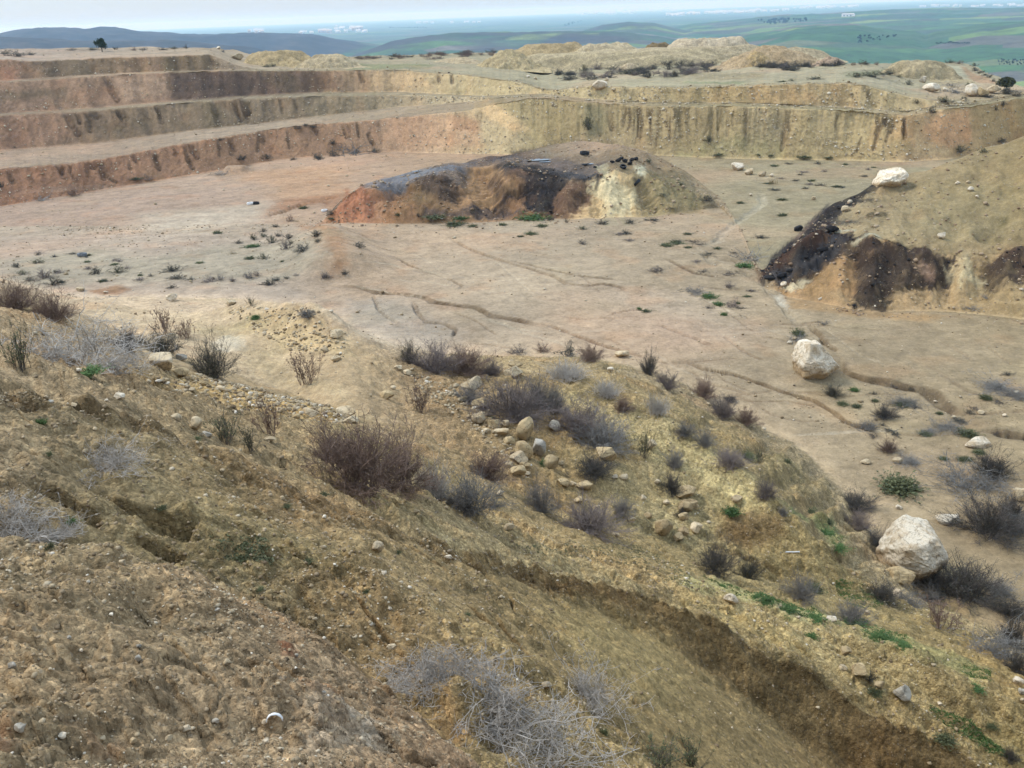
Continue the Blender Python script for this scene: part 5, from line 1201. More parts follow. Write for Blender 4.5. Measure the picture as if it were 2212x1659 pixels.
def plant_material(name, c0, c1, rough=0.9):
    m, nt, b = new_mat(name)
    P = nt.nodes.new('ShaderNodeTexCoord').outputs['Object']
    oi = nt.nodes.new('ShaderNodeObjectInfo')
    n = N(nt, 'ShaderNodeTexNoise', Scale=4.5, Detail=4, Roughness=.7); nt.links.new(P, n.inputs['Vector'])
    g = N(nt, 'ShaderNodeTexNoise', Scale=60, Detail=1); nt.links.new(P, g.inputs['Vector'])
    f = math_n(nt, 'ADD', math_n(nt, 'MULTIPLY', n.outputs['Fac'], .6), math_n(nt, 'MULTIPLY', g.outputs['Fac'], .4))
    c = ramp(nt, f, [(.35, c0), (.65, c1)])
    v = math_n(nt, 'ADD', .72, math_n(nt, 'MULTIPLY', oi.outputs['Random'], .5))
    c = mixc(nt, 1.0, c, v, 'MULTIPLY')
    nt.links.new(c, b.inputs['Base Color']); b.inputs['Roughness'].default_value = rough
    return m
TW_RED = plant_material('twig_reddish', (.125, .082, .062), (.235, .16, .12))
TW_GREY = plant_material('twig_grey', (.25, .225, .19), (.50, .45, .39))
TW_DARK = plant_material('twig_dark', (.055, .048, .042), (.11, .092, .08))
TW_PURP = plant_material('twig_purple', (.125, .100, .090), (.23, .185, .165))
TW_BLUE = plant_material('twig_bluegrey', (.125, .118, .105), (.25, .235, .21))
TW_DRY = plant_material('twig_straw', (.28, .21, .11), (.42, .33, .18))
LF_RED = plant_material('seedheads', (.115, .076, .056), (.22, .148, .105))
LF_DARK = plant_material('foliage_dark', (.036, .040, .032), (.085, .085, .062))
LF_OLIVE = plant_material('foliage_olive', (.055, .065, .030), (.12, .125, .06))
LF_PURP = plant_material('foliage_purple', (.105, .086, .072), (.19, .155, .128))
LF_GREEN = plant_material('foliage_green', (.045, .085, .026), (.095, .155, .05))
# kind -> (shape, twigs, leaves, words)
KINDS_ = {
 'red': ('red', TW_RED, LF_RED, 'reddish brown twiggy shrub'), 'purple': ('red', TW_PURP, LF_PURP, 'purplish twiggy shrub'), 'dark': ('dark', TW_DARK, LF_DARK, 'dark bushy shrub'),
 'olive': ('dark', TW_DARK, LF_OLIVE, 'olive green shrub'), 'mound': ('mound', TW_DARK, LF_DARK, 'low dark cushion shrub'), 'thorn': ('thorn', TW_GREY, None, 'bare grey thorny shrub'),
 'blue': ('thorn', TW_BLUE, None, 'bluish grey thorny shrub'), 'greyb': ('red', TW_BLUE, LF_PURP, 'grey twiggy shrub'), 'tuft': ('tuft', TW_GREY, None, 'pale grey tussock'), 'dry': ('dry', TW_DRY, None, 'straw-coloured dry plant'),
 'sprig': ('sprig', TW_DARK, LF_OLIVE, 'upright sparse sprig'), 'rsprig': ('sprig', TW_RED, LF_RED, 'upright reddish sprig'), 'green': ('grass', LF_GREEN, LF_GREEN, 'bright green weed'), 'olgrass': ('grass', LF_OLIVE, LF_OLIVE, 'dull green weed'),
}
PROTO = {}
def proto(kind, far, var):
    k = (kind, far, var)
    if k not in PROTO:
        shape, tw, lf, words = KINDS_[kind]
        V, Fq, leaf = bush_arrays(shape, 100 + var * 31 + (7 if far else 0) + len(kind) * 3, far)
        nm = 'weed' if kind in ('green', 'olgrass') else ('tussock' if kind == 'tuft' else 'shrub')
        if leaf is not None and far:
            LV, LF2 = leaf
            a = mesh_from(nm, np.concatenate([V, LV]), np.concatenate([Fq, LF2 + len(V)]), [tw, lf], np.concatenate([np.zeros(len(Fq)), np.ones(len(LF2))])); b = None
        else:
            a = mesh_from(nm, V, Fq, [tw]); b = mesh_from('foliage', leaf[0], leaf[1], [lf]) if leaf is not None else None
        PROTO[k] = (nm, a, b)
    return PROTO[k]
_nv = {}
def shrub(px, py, w, h, kind, label=None, short=None, group=None, p=None):
    p = hit(px, py - 1) if p is None else p
    if p is None: return None
    D = depth_of(p); s = D / F
    far = D > 48 or w * s < 0.25
    _nv[(kind, far)] = _nv.get((kind, far), -1) + 1
    nm, a, b = proto(kind, far, _nv[(kind, far)] % 3)
    W = w * s * 1.1; H = h * s * (1.08 if kind in ('sprig', 'rsprig', 'thorn', 'tuft') else 1.0)
    r = random.Random(int(px * 31 + py))
    o = link(nm, a, (p[0], p[1], p[2] - 0.03 * H), (0, 0, r.uniform(0, 6.28)), (W, W * r.uniform(.85, 1.1), H))
    if b is not None: link('foliage', b, parent=o)
    cat = 'weed' if kind in ('green', 'olgrass') else ('grass tussock' if kind == 'tuft' else 'shrub')
    if label: tag(o, label, cat, group)
    else: PENDING.append((o, px, py - h / 2, W, KINDS_[kind][3], cat))
    if short: LAND.append((px, py - h / 2, short))
    return o
SHRUBS = [
 (775, 1050, 235, 165, 'red', 'large reddish brown bush in the middle of the slope', 'the large reddish bush'), (720, 1000, 110, 85, 'red', 'reddish bush merging with the left side of the large reddish bush'), (862, 1058, 150, 130, 'red', 'reddish brown bush between the large reddish bush and the pale tussock'), (935, 1068, 105, 110, 'tuft', 'pale grey-green tussock at the right foot of the large reddish bush', 'the pale tussock'), (1056, 1035, 100, 75, 'red', 'reddish brown bush right of the pale tussock and left of tumbled rocks'), (1015, 1100, 140, 85, 'greyb', 'low grey twiggy bush below the pale tussock', 'the low grey bush'),
 (955, 1462, 130, 95, 'thorn', 'upper end of the grey thorny tangle low on the slope', 'the grey thorn tangle'), (1060, 1560, 230, 120, 'thorn', 'widest grey thorny shrub in the tangle near the bottom'), (1185, 1640, 190, 100, 'thorn', 'lowest grey thorny shrub of the tangle at the bottom edge'), (880, 1490, 120, 40, 'thorn', 'flattened grey twigs at the left end of the thorn tangle'), (1275, 1510, 110, 100, 'thorn', 'sparse grey thorny shrub right of the main tangle'),
 (229, 1010, 120, 75, 'thorn', 'bare whitish twigs lying on the brown slope at left', 'the bare whitish twigs'), (24, 1150, 140, 125, 'thorn', 'bare grey branches at the left edge above the mud mound', 'the bare branches at the left edge'), (115, 1165, 90, 50, 'thorn', 'low bare twigs right of the branches at the left edge'),
 (155, 780, 175, 120, 'thorn', 'large pale grey thorny bush at the upper left of the slope', 'the large pale thorn bush'), (240, 800, 120, 70, 'thorn', 'lower right part of the pale grey thorny bush beside green grass'), (34, 668, 105, 72, 'red', 'dark reddish bush at the left edge of the slope top', 'the dark bush at the left edge'), (118, 693, 100, 66, 'red', 'dark reddish bush above the large pale thorn bush'), (46, 798, 75, 78, 'sprig', 'dark upright sprig left of the large pale thorn bush'), (278, 755, 95, 50, 'dark', 'dark brown bush right of the large pale thorn bush'), (354, 768, 85, 62, 'olive', 'olive brown bush just behind the square-cut cream block'), (357, 720, 50, 55, 'rsprig', 'twiggy plant with a leafy base behind the olive brown bush'), (401, 733, 52, 40, 'rsprig', 'bare reddish plant on the gravel right of the leafy one'), (462, 815, 90, 92, 'olive', 'tall ragged bush right of the square-cut cream block'), (667, 829, 72, 66, 'rsprig', 'reddish upright shrub alone on the wet silt patch', 'the shrub on the wet silt'), (583, 938, 72, 78, 'rsprig', 'reddish shrub on the rubble left of the large reddish bush'), (489, 960, 80, 66, 'sprig', 'thin dark sprigs left of the reddish shrub on the rubble'), (540, 975, 50, 55, 'sprig', 'thin sprigs between the dark sprigs and the large reddish bush'), (909, 890, 62, 62, 'rsprig', 'small rusty shrub on the scree above the pale tussock'), (543, 661, 22, 18, 'sprig'), (664, 685, 42, 20, 'greyb'),
 (884, 788, 48, 58, 'olive', 'dark upright bush at the left end of the purple row'), (940, 802, 120, 72, 'purple', 'purplish red bush second from the left end of the purple row', 'the purple row'), (1009, 802, 110, 64, 'red', 'reddish bush in the middle of the purple row'), (1060, 812, 55, 42, 'purple', 'low purplish bush at the right end of the purple row'), (1112, 898, 160, 95, 'purple', 'big dome-shaped purplish bush above the egg-shaped boulder', 'the dome-shaped purple bush'), (1165, 880, 80, 70, 'greyb', 'grey right-hand side bush joined to the dome-shaped purple bush'), (1010, 868, 70, 36, 'greyb', 'low grey shrub at the foot of the rounded cream boulder'), (1136, 898, 45, 30, 'dry', 'straw-coloured dry tumbleweed at the foot of the dome-shaped bush'), (1205, 1000, 50, 26, 'dry', 'straw-coloured dry twigs behind the square ochre boulder'), (1119, 764, 50, 18, 'purple'), (1170, 760, 42, 22, 'red'), (1225, 768, 46, 32, 'dark'), (1275, 780, 58, 40, 'red', 'dark reddish shrub at the far edge of the spur', 'the shrub at the far edge of the spur'), (1222, 813, 110, 48, 'tuft', 'wide pale grey tussock behind the boulder beside orange earth', 'the wide pale tussock'), (1310, 853, 72, 50, 'tuft', 'grey-green tussock on the yellow spur top'), (1347, 890, 52, 38, 'red', 'small reddish shrub on the yellow spur top'), (1420, 890, 62, 60, 'tuft', 'upright grey tussock at the right of the yellow spur top'), (1402, 810, 42, 60, 'dark', 'narrow dark bush standing at the far edge of the spur'), (1439, 839, 58, 45, 'purple', 'purplish shrub right of the narrow dark bush'), (1251, 928, 125, 75, 'purple', 'long purplish bush right of the dome-shaped bush'), (1303, 965, 130, 68, 'greyb', 'grey bush sloping down to the lone ochre boulder'), (1200, 890, 62, 66, 'greyb'), (1284, 1026, 95, 58, 'dark', 'dark bush left of and below the lone ochre boulder'), (1391, 990, 50, 60, 'sprig', 'thin dark sprig right of the lone ochre boulder'), (1457, 1008, 46, 45, 'greyb'), (1450, 1067, 52, 55, 'dark', 'dark upright shrub left of the flat-topped ochre rock'), (1167, 1104, 85, 75, 'greyb', 'grey shrub below the square ochre boulder'), (1273, 1148, 130, 82, 'purple', 'wide purplish bush at the foot of the hollow', 'the wide bush in the hollow'), (1343, 1111, 52, 40, 'greyb'),
 (1517, 858, 62, 50, 'red', 'reddish shrub at the upper end of the spur edge', 'the shrubs along the spur edge'), (1561, 899, 62, 54, 'purple', 'purplish shrub second along the spur edge'), (1611, 916, 52, 42, 'red', 'reddish shrub third along the spur edge'), (1578, 867, 30, 14, 'dark'), (1520, 963, 52, 42, 'greyb'), (1578, 1007, 70, 44, 'purple', 'purplish shrub lying on the yellow spur slope'), (1655, 1074, 52, 44, 'purple', 'purplish shrub above the steep shaded spur face'), (1800, 855, 42, 28, 'olive'), (1911, 902, 55, 32, 'mound', 'round dark cushion in the bend of the erosion gully', 'the cushion in the gully bend'), (1874, 926, 46, 24, 'blue'), (1918, 976, 40, 30, 'red'), (2046, 926, 52, 22, 'blue'), (1958, 875, 58, 20, 'blue'), (1716, 737, 38, 26, 'blue'), (1965, 1000, 52, 22, 'blue'), (1945, 1058, 95, 40, 'olgrass', 'grey-green low plant on the pit floor left of the grey thorny shrubs'), (2095, 1048, 120, 50, 'blue', 'bluish grey thorny mat in front of the brown shrub at right', 'the bluish mat at right'), (2143, 1026, 85, 62, 'dark', 'brown rounded shrub right behind the bluish mat'), (2132, 1152, 140, 95, 'dark', 'big dark bush at the right edge behind the largest boulder', 'the big dark bush at the right edge'), (2190, 1150, 80, 85, 'blue', 'bluish bush at the right edge joined to the big dark one'), (1847, 1097, 85, 42, 'dark', 'dark flattened shrub at the foot of the shaded spur face', 'the shrub under the shaded face'), (1851, 1142, 66, 52, 'purple', 'purplish shrub just below the dark flattened one'), (1830, 1148, 44, 40, 'dry', 'straw-coloured dry stalks at the foot of the spur'), (1893, 1185, 66, 52, 'dark', 'dark shrub touching the left side of the largest boulder'), (2080, 1290, 150, 100, 'dark', 'big dark bush in front of the largest flaking boulder', 'the big dark bush by the largest boulder'), (2000, 1262, 80, 55, 'mound', 'dark green shrub between the pointed ochre rock and big dark bush'), (2155, 1280, 70, 45, 'blue'), (1905, 1296, 75, 46, 'mound', 'dark grey-green shrub left of the largest boulder foot'), (1962, 1303, 55, 34, 'blue', 'grey thorny shrub below the pointed ochre rock'),
 (2147, 1412, 115, 72, 'blue', 'bluish tangled thorn bush at the lower right edge', 'the bluish tangle at lower right'), (2190, 1395, 80, 80, 'mound', 'dark bush behind the bluish tangle at the lower right edge'), (2181, 1330, 66, 42, 'mound', 'dark shrub at the right edge above the bluish tangle'), (2195, 1450, 60, 60, 'dark', 'dark shrub under the bluish tangle at the right edge'), (2033, 1358, 95, 55, 'rsprig', 'thin brownish sprigs left of the bluish tangle'), (1547, 1236, 92, 85, 'dark', 'dark bush in the hollow behind the light ledge', 'the dark bush behind the ledge'), (1615, 1250, 55, 55, 'olive', 'olive shrub right of the dark bush behind the ledge'), (1729, 1294, 75, 66, 'greyb', 'grey shrub at the edge of the hollow below the white pipe', 'the grey shrub below the pipe'), (1837, 1346, 80, 52, 'greyb', 'grey shrub with green weeds at its foot on the ledge'), (1881, 1472, 28, 36, 'mound', 'small dark tuft between ochre stones on the crest'), (1490, 1657, 80, 70, 'sprig', 'dark sprigs at the bottom edge right of centre'), (1425, 1659, 100, 62, 'sprig', 'dark sprigs at the bottom edge left of the others'), (1478, 939, 48, 30, 'greyb'), (1640, 1000, 30, 30, 'sprig'), (2010, 1300, 40, 30, 'greyb'), (2185, 1115, 60, 50, 'mound'), (1470, 1120, 30, 28, 'mound', 'round bluish dark shrub between rocks on the spur'),
 (2150, 840, 70, 26, 'blue'), (2195, 858, 50, 24, 'blue'), (2130, 862, 30, 12, 'olgrass'), (2090, 940, 46, 18, 'olgrass'), (1690, 1112, 26, 20, 'greyb'), (1780, 700, 24, 14, 'blue'), (1760, 1280, 40, 30, 'olgrass'),
 # pit floor, left
 (374, 586, 46, 16, 'mound', 'oval dark cushion alone on the pit floor at left', 'the oval dark cushion'), (381, 602, 42, 11, 'dark'), (209, 592, 32, 20, 'dark'), (256, 590, 42, 17, 'olive'), (98, 600, 60, 19, 'purple', 'wide purplish shrub on the pit floor near the left edge', 'the wide purplish shrub on the floor'), (64, 607, 27, 11, 'mound'), (118, 617, 37, 19, 'mound', 'dark shrub with green grass at its foot near the left edge'), (47, 594, 29, 11, 'olive'), (81, 569, 33, 11, 'olive'), (34, 577, 29, 10, 'mound'), (82, 552, 13, 6, 'mound'), (118, 556, 14, 6, 'mound'), (222, 609, 26, 9, 'olgrass'), (300, 606, 26, 7, 'purple'), (411, 606, 16, 8, 'dark'), (452, 609, 36, 15, 'purple'), (476, 606, 26, 14, 'greyb'), (539, 602, 37, 17, 'greyb'), (502, 609, 22, 10, 'purple'), (583, 616, 40, 14, 'mound'), (595, 607, 26, 10, 'dark'), (704, 602, 26, 14, 'purple'), (371, 623, 22, 9, 'dark'), (130, 590, 26, 9, 'purple'), (555, 596, 24, 11, 'purple'), (618, 603, 20, 7, 'dark'), (640, 596, 18, 6, 'greyb'),
 (516, 527, 19, 10, 'mound'), (549, 518, 23, 16, 'olive'), (569, 501, 19, 9, 'mound'), (586, 526, 32, 21, 'olive'), (617, 539, 36, 24, 'purple', 'tallest purplish shrub of the green clump on the floor', 'the clump of shrubs on the left floor'), (654, 543, 44, 21, 'dark', 'wide brown shrub at the right of the green clump on the floor'), (623, 516, 27, 12, 'mound'), (627, 478, 23, 16, 'red'), (683, 511, 30, 18, 'dark'), (687, 523, 21, 9, 'mound'), (596, 491, 21, 7, 'mound'), (569, 559, 26, 15, 'olive'), (502, 550, 27, 10, 'dry', 'straw-yellow tuft left of the green clump on the floor'), (545, 534, 40, 8, 'green', 'bright green grass patch in the clump on the left floor'), (570, 512, 24, 10, 'olive'), (600, 512, 22, 10, 'dark'), (628, 528, 18, 9, 'olive'), (470, 505, 26, 9, 'olgrass'), (540, 560, 30, 8, 'olgrass'), (610, 566, 14, 5, 'olgrass'), (640, 480, 14, 8, 'dry'),
 (158, 424, 33, 23, 'red', 'round reddish shrub at the foot of the lowest left wall', 'the round shrub below the left wall'), (93, 434, 37, 18, 'blue', 'grey shrub left of the round reddish one below the left wall'), (4, 405, 20, 14, 'mound'), (322, 389, 26, 13, 'purple'), (295, 388, 30, 8, 'olgrass'), (475, 377, 46, 14, 'blue', 'grey shrub in front of the small mound below the left wall'), (576, 343, 25, 12, 'mound'), (687, 343, 29, 13, 'mound'), (522, 345, 36, 9, 'mound'), (757, 333, 58, 42, 'blue', 'large bluish grey shrub at the foot of the reddish wall', 'the large bluish shrub below the reddish wall'), (721, 338, 32, 20, 'mound', 'black round shrub left of the large bluish one'), (718, 313, 22, 13, 'mound'), (689, 346, 20, 10, 'mound'), (644, 279, 32, 8, 'mound'), (677, 276, 24, 6, 'mound'), (477, 304, 23, 6, 'mound'), (656, 451, 26, 8, 'olgrass'), (714, 464, 23, 13, 'mound'), (715, 474, 18, 6, 'olgrass'), (633, 346, 20, 6, 'mound'), (660, 272, 20, 5, 'mound'), (810, 328, 40, 8, 'olive'),
 (777, 535, 29, 16, 'mound', 'dark cushion on the small orange bank of the floor', 'the small orange bank'), (744, 593, 23, 10, 'mound'), (700, 601, 26, 14, 'purple'), (1303, 485, 31, 13, 'dark'), (1362, 483, 28, 11, 'dark'), (1409, 478, 42, 6, 'dark'), (1259, 496, 25, 9, 'olive'), (1259, 528, 27, 13, 'greyb'), (1419, 588, 42, 13, 'purple'), (1148, 507, 32, 9, 'olgrass'), (1125, 512, 18, 6, 'olgrass'), (1461, 526, 40, 7, 'olgrass'), (1225, 482, 14, 8, 'sprig'), (1152, 472, 82, 16, 'green', 'bright green grass at the foot of the dark mound', 'the green grass below the mound'), (983, 486, 56, 14, 'olgrass', 'dark green grass patch in front of the dark mound'), (997, 473, 42, 9, 'green', 'short green grass strip between two patches below the mound'), (940, 470, 60, 12, 'olgrass'), (1020, 462, 20, 9, 'sprig'), (905, 470, 16, 9, 'sprig'), (860, 466, 18, 8, 'olgrass'), (1020, 490, 30, 6, 'olgrass'), (1085, 487, 26, 7, 'olgrass'), (1170, 490, 34, 7, 'olgrass'), (1190, 476, 24, 8, 'dark'),
 (1622, 562, 62, 30, 'blue', 'grey-green plant on the floor left of the black heap', 'the grey-green plant by the black heap'), (1608, 577, 44, 14, 'green', 'bright green weeds below the grey-green plant by the black heap'), (1531, 643, 44, 11, 'green', 'green weeds in a line on the right floor'), (1552, 660, 28, 14, 'green', 'green weeds left of a round grey shrub on the right floor'), (1581, 664, 37, 23, 'purple', 'round pale purplish shrub on the right floor', 'the round pale shrub on the right floor'), (1564, 682, 18, 14, 'green'), (1490, 629, 42, 16, 'blue'), (1510, 636, 40, 14, 'blue'), (1574, 622, 32, 11, 'purple'), (1642, 515, 31, 7, 'mound'), (1527, 434, 36, 14, 'mound'), (1669, 397, 42, 18, 'dry', 'yellowish shrub behind the pale boulders of the floor'), (1690, 467, 30, 9, 'olgrass'), (2093, 667, 34, 15, 'blue'), (2130, 643, 24, 13, 'blue'), (1726, 724, 42, 22, 'olgrass'), (1395, 674, 26, 8, 'olgrass'), (1380, 668, 14, 6, 'green'), (1551, 336, 32, 8, 'olgrass'), (1638, 336, 15, 6, 'olgrass'), (1665, 338, 16, 6, 'olgrass'), (1740, 340, 50, 5, 'olgrass'), (1790, 342, 30, 5, 'olgrass'), (2073, 330, 42, 18, 'olive', 'green shrub where the orange cliff meets the brown heap'), (2124, 329, 24, 11, 'olive'), (2161, 309, 34, 12, 'mound'), (1530, 308, 24, 16, 'olive'), (1270, 280, 30, 34, 'olive', 'greenish plants hanging in the corner of the back wall'), (1690, 433, 26, 7, 'olgrass'), (1600, 440, 24, 6, 'olgrass'), (1450, 452, 20, 6, 'dark'), (1430, 424, 30, 8, 'olive'), (1470, 400, 26, 7, 'olive'), (1400, 350, 26, 6, 'olive'),
 # green weeds near
 (190, 806, 70, 16, 'green', 'strip of fresh green grass under the pale grey thorny bush'), (86, 917, 34, 20, 'green', 'green tuft on the brown slope near the left edge'), (153, 1130, 32, 18, 'green', 'green tuft below the bare whitish twigs'), (105, 985, 26, 14, 'olgrass'), (107, 1183, 26, 16, 'olgrass'), (552, 689, 27, 13, 'green', 'small green tuft on the stony berm top'), (1175, 1005, 24, 18, 'green', 'green weed under the square ochre boulder'), (1580, 1110, 40, 24, 'green', 'bright green weed on the bare yellow spur top'), (1305, 1585, 22, 24, 'olgrass'), (1655, 1300, 40, 14, 'green'), (1700, 1318, 50, 12, 'green'), (1760, 1338, 44, 12, 'green'), (1845, 1350, 56, 14, 'green', 'green weeds around the grey shrub on the ledge'), (1755, 1378, 30, 14, 'green'), (1640, 1292, 34, 10, 'green'), (1905, 1380, 60, 12, 'green'), (1950, 1395, 40, 10, 'green'), (2110, 1490, 36, 12, 'green'), (1560, 1268, 22, 10, 'green'), (1790, 1130, 30, 10, 'olgrass'), (1750, 1110, 40, 10, 'olgrass'), (1780, 1155, 50, 14, 'green'), (1810, 1185, 44, 14, 'green'), (1700, 1000, 22, 10, 'olgrass'), (1615, 990, 40, 16, 'olgrass'), (560, 1275, 26, 10, 'olgrass'), (520, 1205, 40, 14, 'olgrass'), (790, 1280, 20, 10, 'olgrass'), (660, 1215, 34, 12, 'olgrass'), (1010, 1330, 18, 9, 'olgrass'), (860, 1195, 18, 10, 'olgrass'), (1820, 875, 26, 9, 'olgrass'), (1890, 868, 18, 7, 'olgrass'), (1845, 845, 22, 12, 'green'), (1850, 880, 26, 9, 'olgrass'), (1060, 905, 12, 8, 'green'), (995, 1095, 16, 10, 'olgrass'), (425, 950, 24, 10, 'olgrass'), (350, 1100, 30, 12, 'olgrass'), (620, 1095, 24, 10, 'olgrass'), (700, 1070, 26, 10, 'olgrass'), (1890, 1500, 30, 18, 'olgrass'), (2040, 1600, 50, 24, 'olgrass'), (2180, 1640, 40, 30, 'dark'), (2140, 1570, 30, 14, 'olgrass'),
 # rim and plateau, one by one
 (34, 123, 52, 14, 'dark', 'wide dark shrub on the left rim', 'the wide shrub on the left rim'), (67, 120, 22, 10, 'dark'), (12, 117, 26, 8, 'olive'), (290, 110, 16, 9, 'red'), (310, 110, 18, 8, 'dark'), (401, 106, 13, 9, 'dark'), (482, 114, 13, 7, 'dark'), (500, 106, 44, 7, 'dark'), (535, 114, 16, 7, 'dark'), (250, 108, 14, 8, 'dark'), (200, 109, 40, 6, 'olive'), (155, 110, 24, 6, 'dark'), (350, 109, 26, 6, 'dark'), (375, 107, 24, 6, 'olive'), (620, 126, 30, 9, 'dark'), (735, 126, 22, 9, 'dark'), (715, 124, 24, 8, 'dark'), (575, 146, 24, 8, 'olive'), (590, 145, 20, 7, 'olive'),
 (1881, 167, 80, 14, 'olive', 'long green scrub patch on the plateau above the back wall', 'the green scrub above the back wall'), (1850, 167, 40, 12, 'olive'), (1915, 162, 46, 11, 'dark'), (1979, 170, 30, 14, 'olive'), (1962, 184, 17, 13, 'olive'), (1942, 168, 16, 9, 'olive'), (2056, 201, 52, 20, 'blue'), (2039, 221, 42, 14, 'olive'), (2083, 218, 22, 10, 'mound'), (2013, 245, 19, 20, 'mound', 'dark shrub at the end of the narrow ledge of the back wall'), (2134, 211, 42, 8, 'mound'), (2174, 204, 42, 16, 'mound'), (2092, 187, 32, 9, 'olive'), (2050, 186, 40, 10, 'blue'), (2195, 208, 30, 12, 'mound'), (1710, 176, 14, 7, 'olive'), (1760, 172, 40, 7, 'olive'), (1690, 178, 20, 5, 'olgrass'), (1980, 224, 22, 9, 'olive'), (2150, 240, 14, 12, 'mound'), (2165, 228, 22, 10, 'mound'),
]
for q in SHRUBS:
    shrub(*q[:5], label=q[5] if len(q) > 5 else None, short=q[6] if len(q) > 6 else None)

# scrub belts on the plateau and along its far edge: each shrub by itself
def inside(x, y, poly_):
    c = False; n = len(poly_)
    for i in range(n):
        (x0, y0), (x1, y1) = poly_[i], poly_[(i + 1) % n]
        if (y0 > y) != (y1 > y) and x < (x1 - x0) * (y - y0) / (y1 - y0) + x0: c = not c
    return c
BELTS = [
 (z2([(1250, 430), (1500, 385), (1800, 395), (2100, 365), (2212, 370), (2212, 450), (1800, 465), (1500, 475)]), 66, (20, 46), (8, 15), ('dark', 'dark', 'purple', 'mound', 'olive'), 'dark shrub in the scrub below the pale spoil heaps', 'scrub below the pale spoil heaps'),
 (z3([(0, 400), (250, 390), (240, 470), (0, 490)]), 24, (20, 40), (8, 14), ('dark', 'purple', 'mound'), 'dark shrub in the scrub beside the climbing track', 'scrub beside the climbing track'),
 (z3([(440, 425), (800, 395), (1050, 420), (700, 460)]), 40, (20, 40), (8, 14), ('dark', 'purple', 'mound'), 'dark shrub in the scrub at the foot of the brown cone', 'scrub at the foot of the brown cone'),
 (z3([(850, 412), (1100, 408), (1500, 380), (1900, 400), (1860, 415), (1100, 424)]), 34, (14, 30), (5, 9), ('dark', 'red', 'purple'), 'brownish shrub of the scrub along the right edge of the plateau', 'scrub along the right edge of the plateau'),
 (z2([(180, 350), (700, 318), (1200, 298), (1180, 324), (700, 352), (200, 362)]), 46, (14, 34), (5, 9), ('red', 'dark', 'purple', 'red'), 'reddish shrub of the scrub along the middle edge of the plateau', 'scrub along the middle edge of the plateau'),
 (z3([(1880, 420), (1960, 470), (2060, 540), (2140, 600), (2120, 620), (2000, 540), (1900, 460)]), 12, (10, 20), (5, 9), ('dark', 'olive'), 'dark shrub on the stony edge right of the back wall', 'shrubs on the stony right edge'),
 (z2([(1180, 340), (1560, 330), (1540, 360), (1200, 380)]), 9, (9, 16), (5, 8), ('dark', 'olive'), 'shrub growing on the long yellow spoil heap foot', 'shrubs by the yellow spoil heap'),
 ([(1330, 500), (1560, 480), (1640, 640), (1560, 720), (1420, 640)], 22, (14, 34), (4, 9), ('olgrass', 'blue', 'purple', 'olgrass', 'dark'), 'small low plant of the sparse growth on the right pit floor', 'sparse growth on the right pit floor'),
 ([(1830, 830), (2212, 800), (2212, 1010), (1960, 1010), (1850, 920)], 26, (16, 40), (6, 12), ('blue', 'olgrass', 'greyb'), 'low grey plant of the sparse growth around the erosion gully', 'low plants around the erosion gully'),
 ([(1660, 350), (1960, 356), (1800, 420), (1640, 460)], 22, (12, 30), (3, 7), ('olgrass', 'dark', 'purple'), 'tiny plant on the floor between the heaps and the back wall', 'tiny plants before the back wall'),
 ([(60, 545), (420, 560), (700, 560), (690, 610), (380, 625), (60, 610)], 16, (12, 30), (4, 8), ('olgrass', 'purple', 'dark', 'greyb'), 'tiny plant of the sparse growth on the left pit floor', 'sparse growth on the left pit floor'),
]
_belt = []
for poly_, n, ws, hs, kinds, lb, gr in BELTS:
    xs = [p[0] for p in poly_]; ys = [p[1] for p in poly_]; k = 0; tries = 0
    while k < n and tries < 3000:
        tries += 1
        x, y = rnd.uniform(min(xs), max(xs)), rnd.uniform(min(ys), max(ys))
        if inside(x, y, poly_):
            _belt.append((x, y, rnd.uniform(*ws), rnd.uniform(*hs), rnd.choice(kinds), lb, gr)); k += 1
# the larger ones each by itself, up to 300 shrubs in all; the smallest remain as one mass of scrub
_belt.sort(key=lambda b: -b[2] * b[3])
_n_shrub = sum(1 for o in COL.objects if o.name.split('.')[0] == 'shrub')
_mass = {}
def _arrays(me):
    V = np.empty(len(me.vertices) * 3, np.float32); me.vertices.foreach_get('co', V)
    L = np.empty(len(me.loops), np.int32); me.loops.foreach_get('vertex_index', L)
    M = np.empty(len(me.polygons), np.int32); me.polygons.foreach_get('material_index', M)
    return V.reshape(-1, 3), L.reshape(-1, 4), M
for (x, y, w, h, kind, lb, gr) in _belt:
    weed = kind in ('green', 'olgrass')
    if weed or _n_shrub < 290:
        shrub(x, y, w, h, kind, ('green ' + lb.replace('shrub', 'plant').replace('dark ', '').replace('grey ', '')) if weed else lb, None, gr + (' (green)' if weed else ''))
        _n_shrub += 0 if weed else 1
    else:
        p = hit(x, y - 1)
        if p is None: continue
        nm, a, b = proto(kind, True, rnd.randint(0, 2)); V, L, M = _arrays(a); s = depth_of(p) / F; W = w * s * 1.1; H = h * s; t = rnd.uniform(0, 6.28)
        R = np.stack([(V[:, 0] * math.cos(t) - V[:, 1] * math.sin(t)) * W + p[0], (V[:, 0] * math.sin(t) + V[:, 1] * math.cos(t)) * W + p[1], V[:, 2] * H + p[2]], -1)
        _mass.setdefault('all', []).append((R, L, M + {'dark': 0, 'mound': 0, 'red': 2, 'purple': 4}.get(kind, 0)))
if _mass:
    VS, LS, MS, o_ = [], [], [], 0
    for R, L, M in _mass['all']: VS.append(R); LS.append(L + o_); MS.append(M); o_ += len(R)
    link('scrub', mesh_from('scrub', np.concatenate(VS), np.concatenate(LS), [TW_DARK, LF_DARK, TW_RED, LF_RED, TW_PURP, LF_PURP], np.concatenate(MS)))['kind'] = 'stuff'

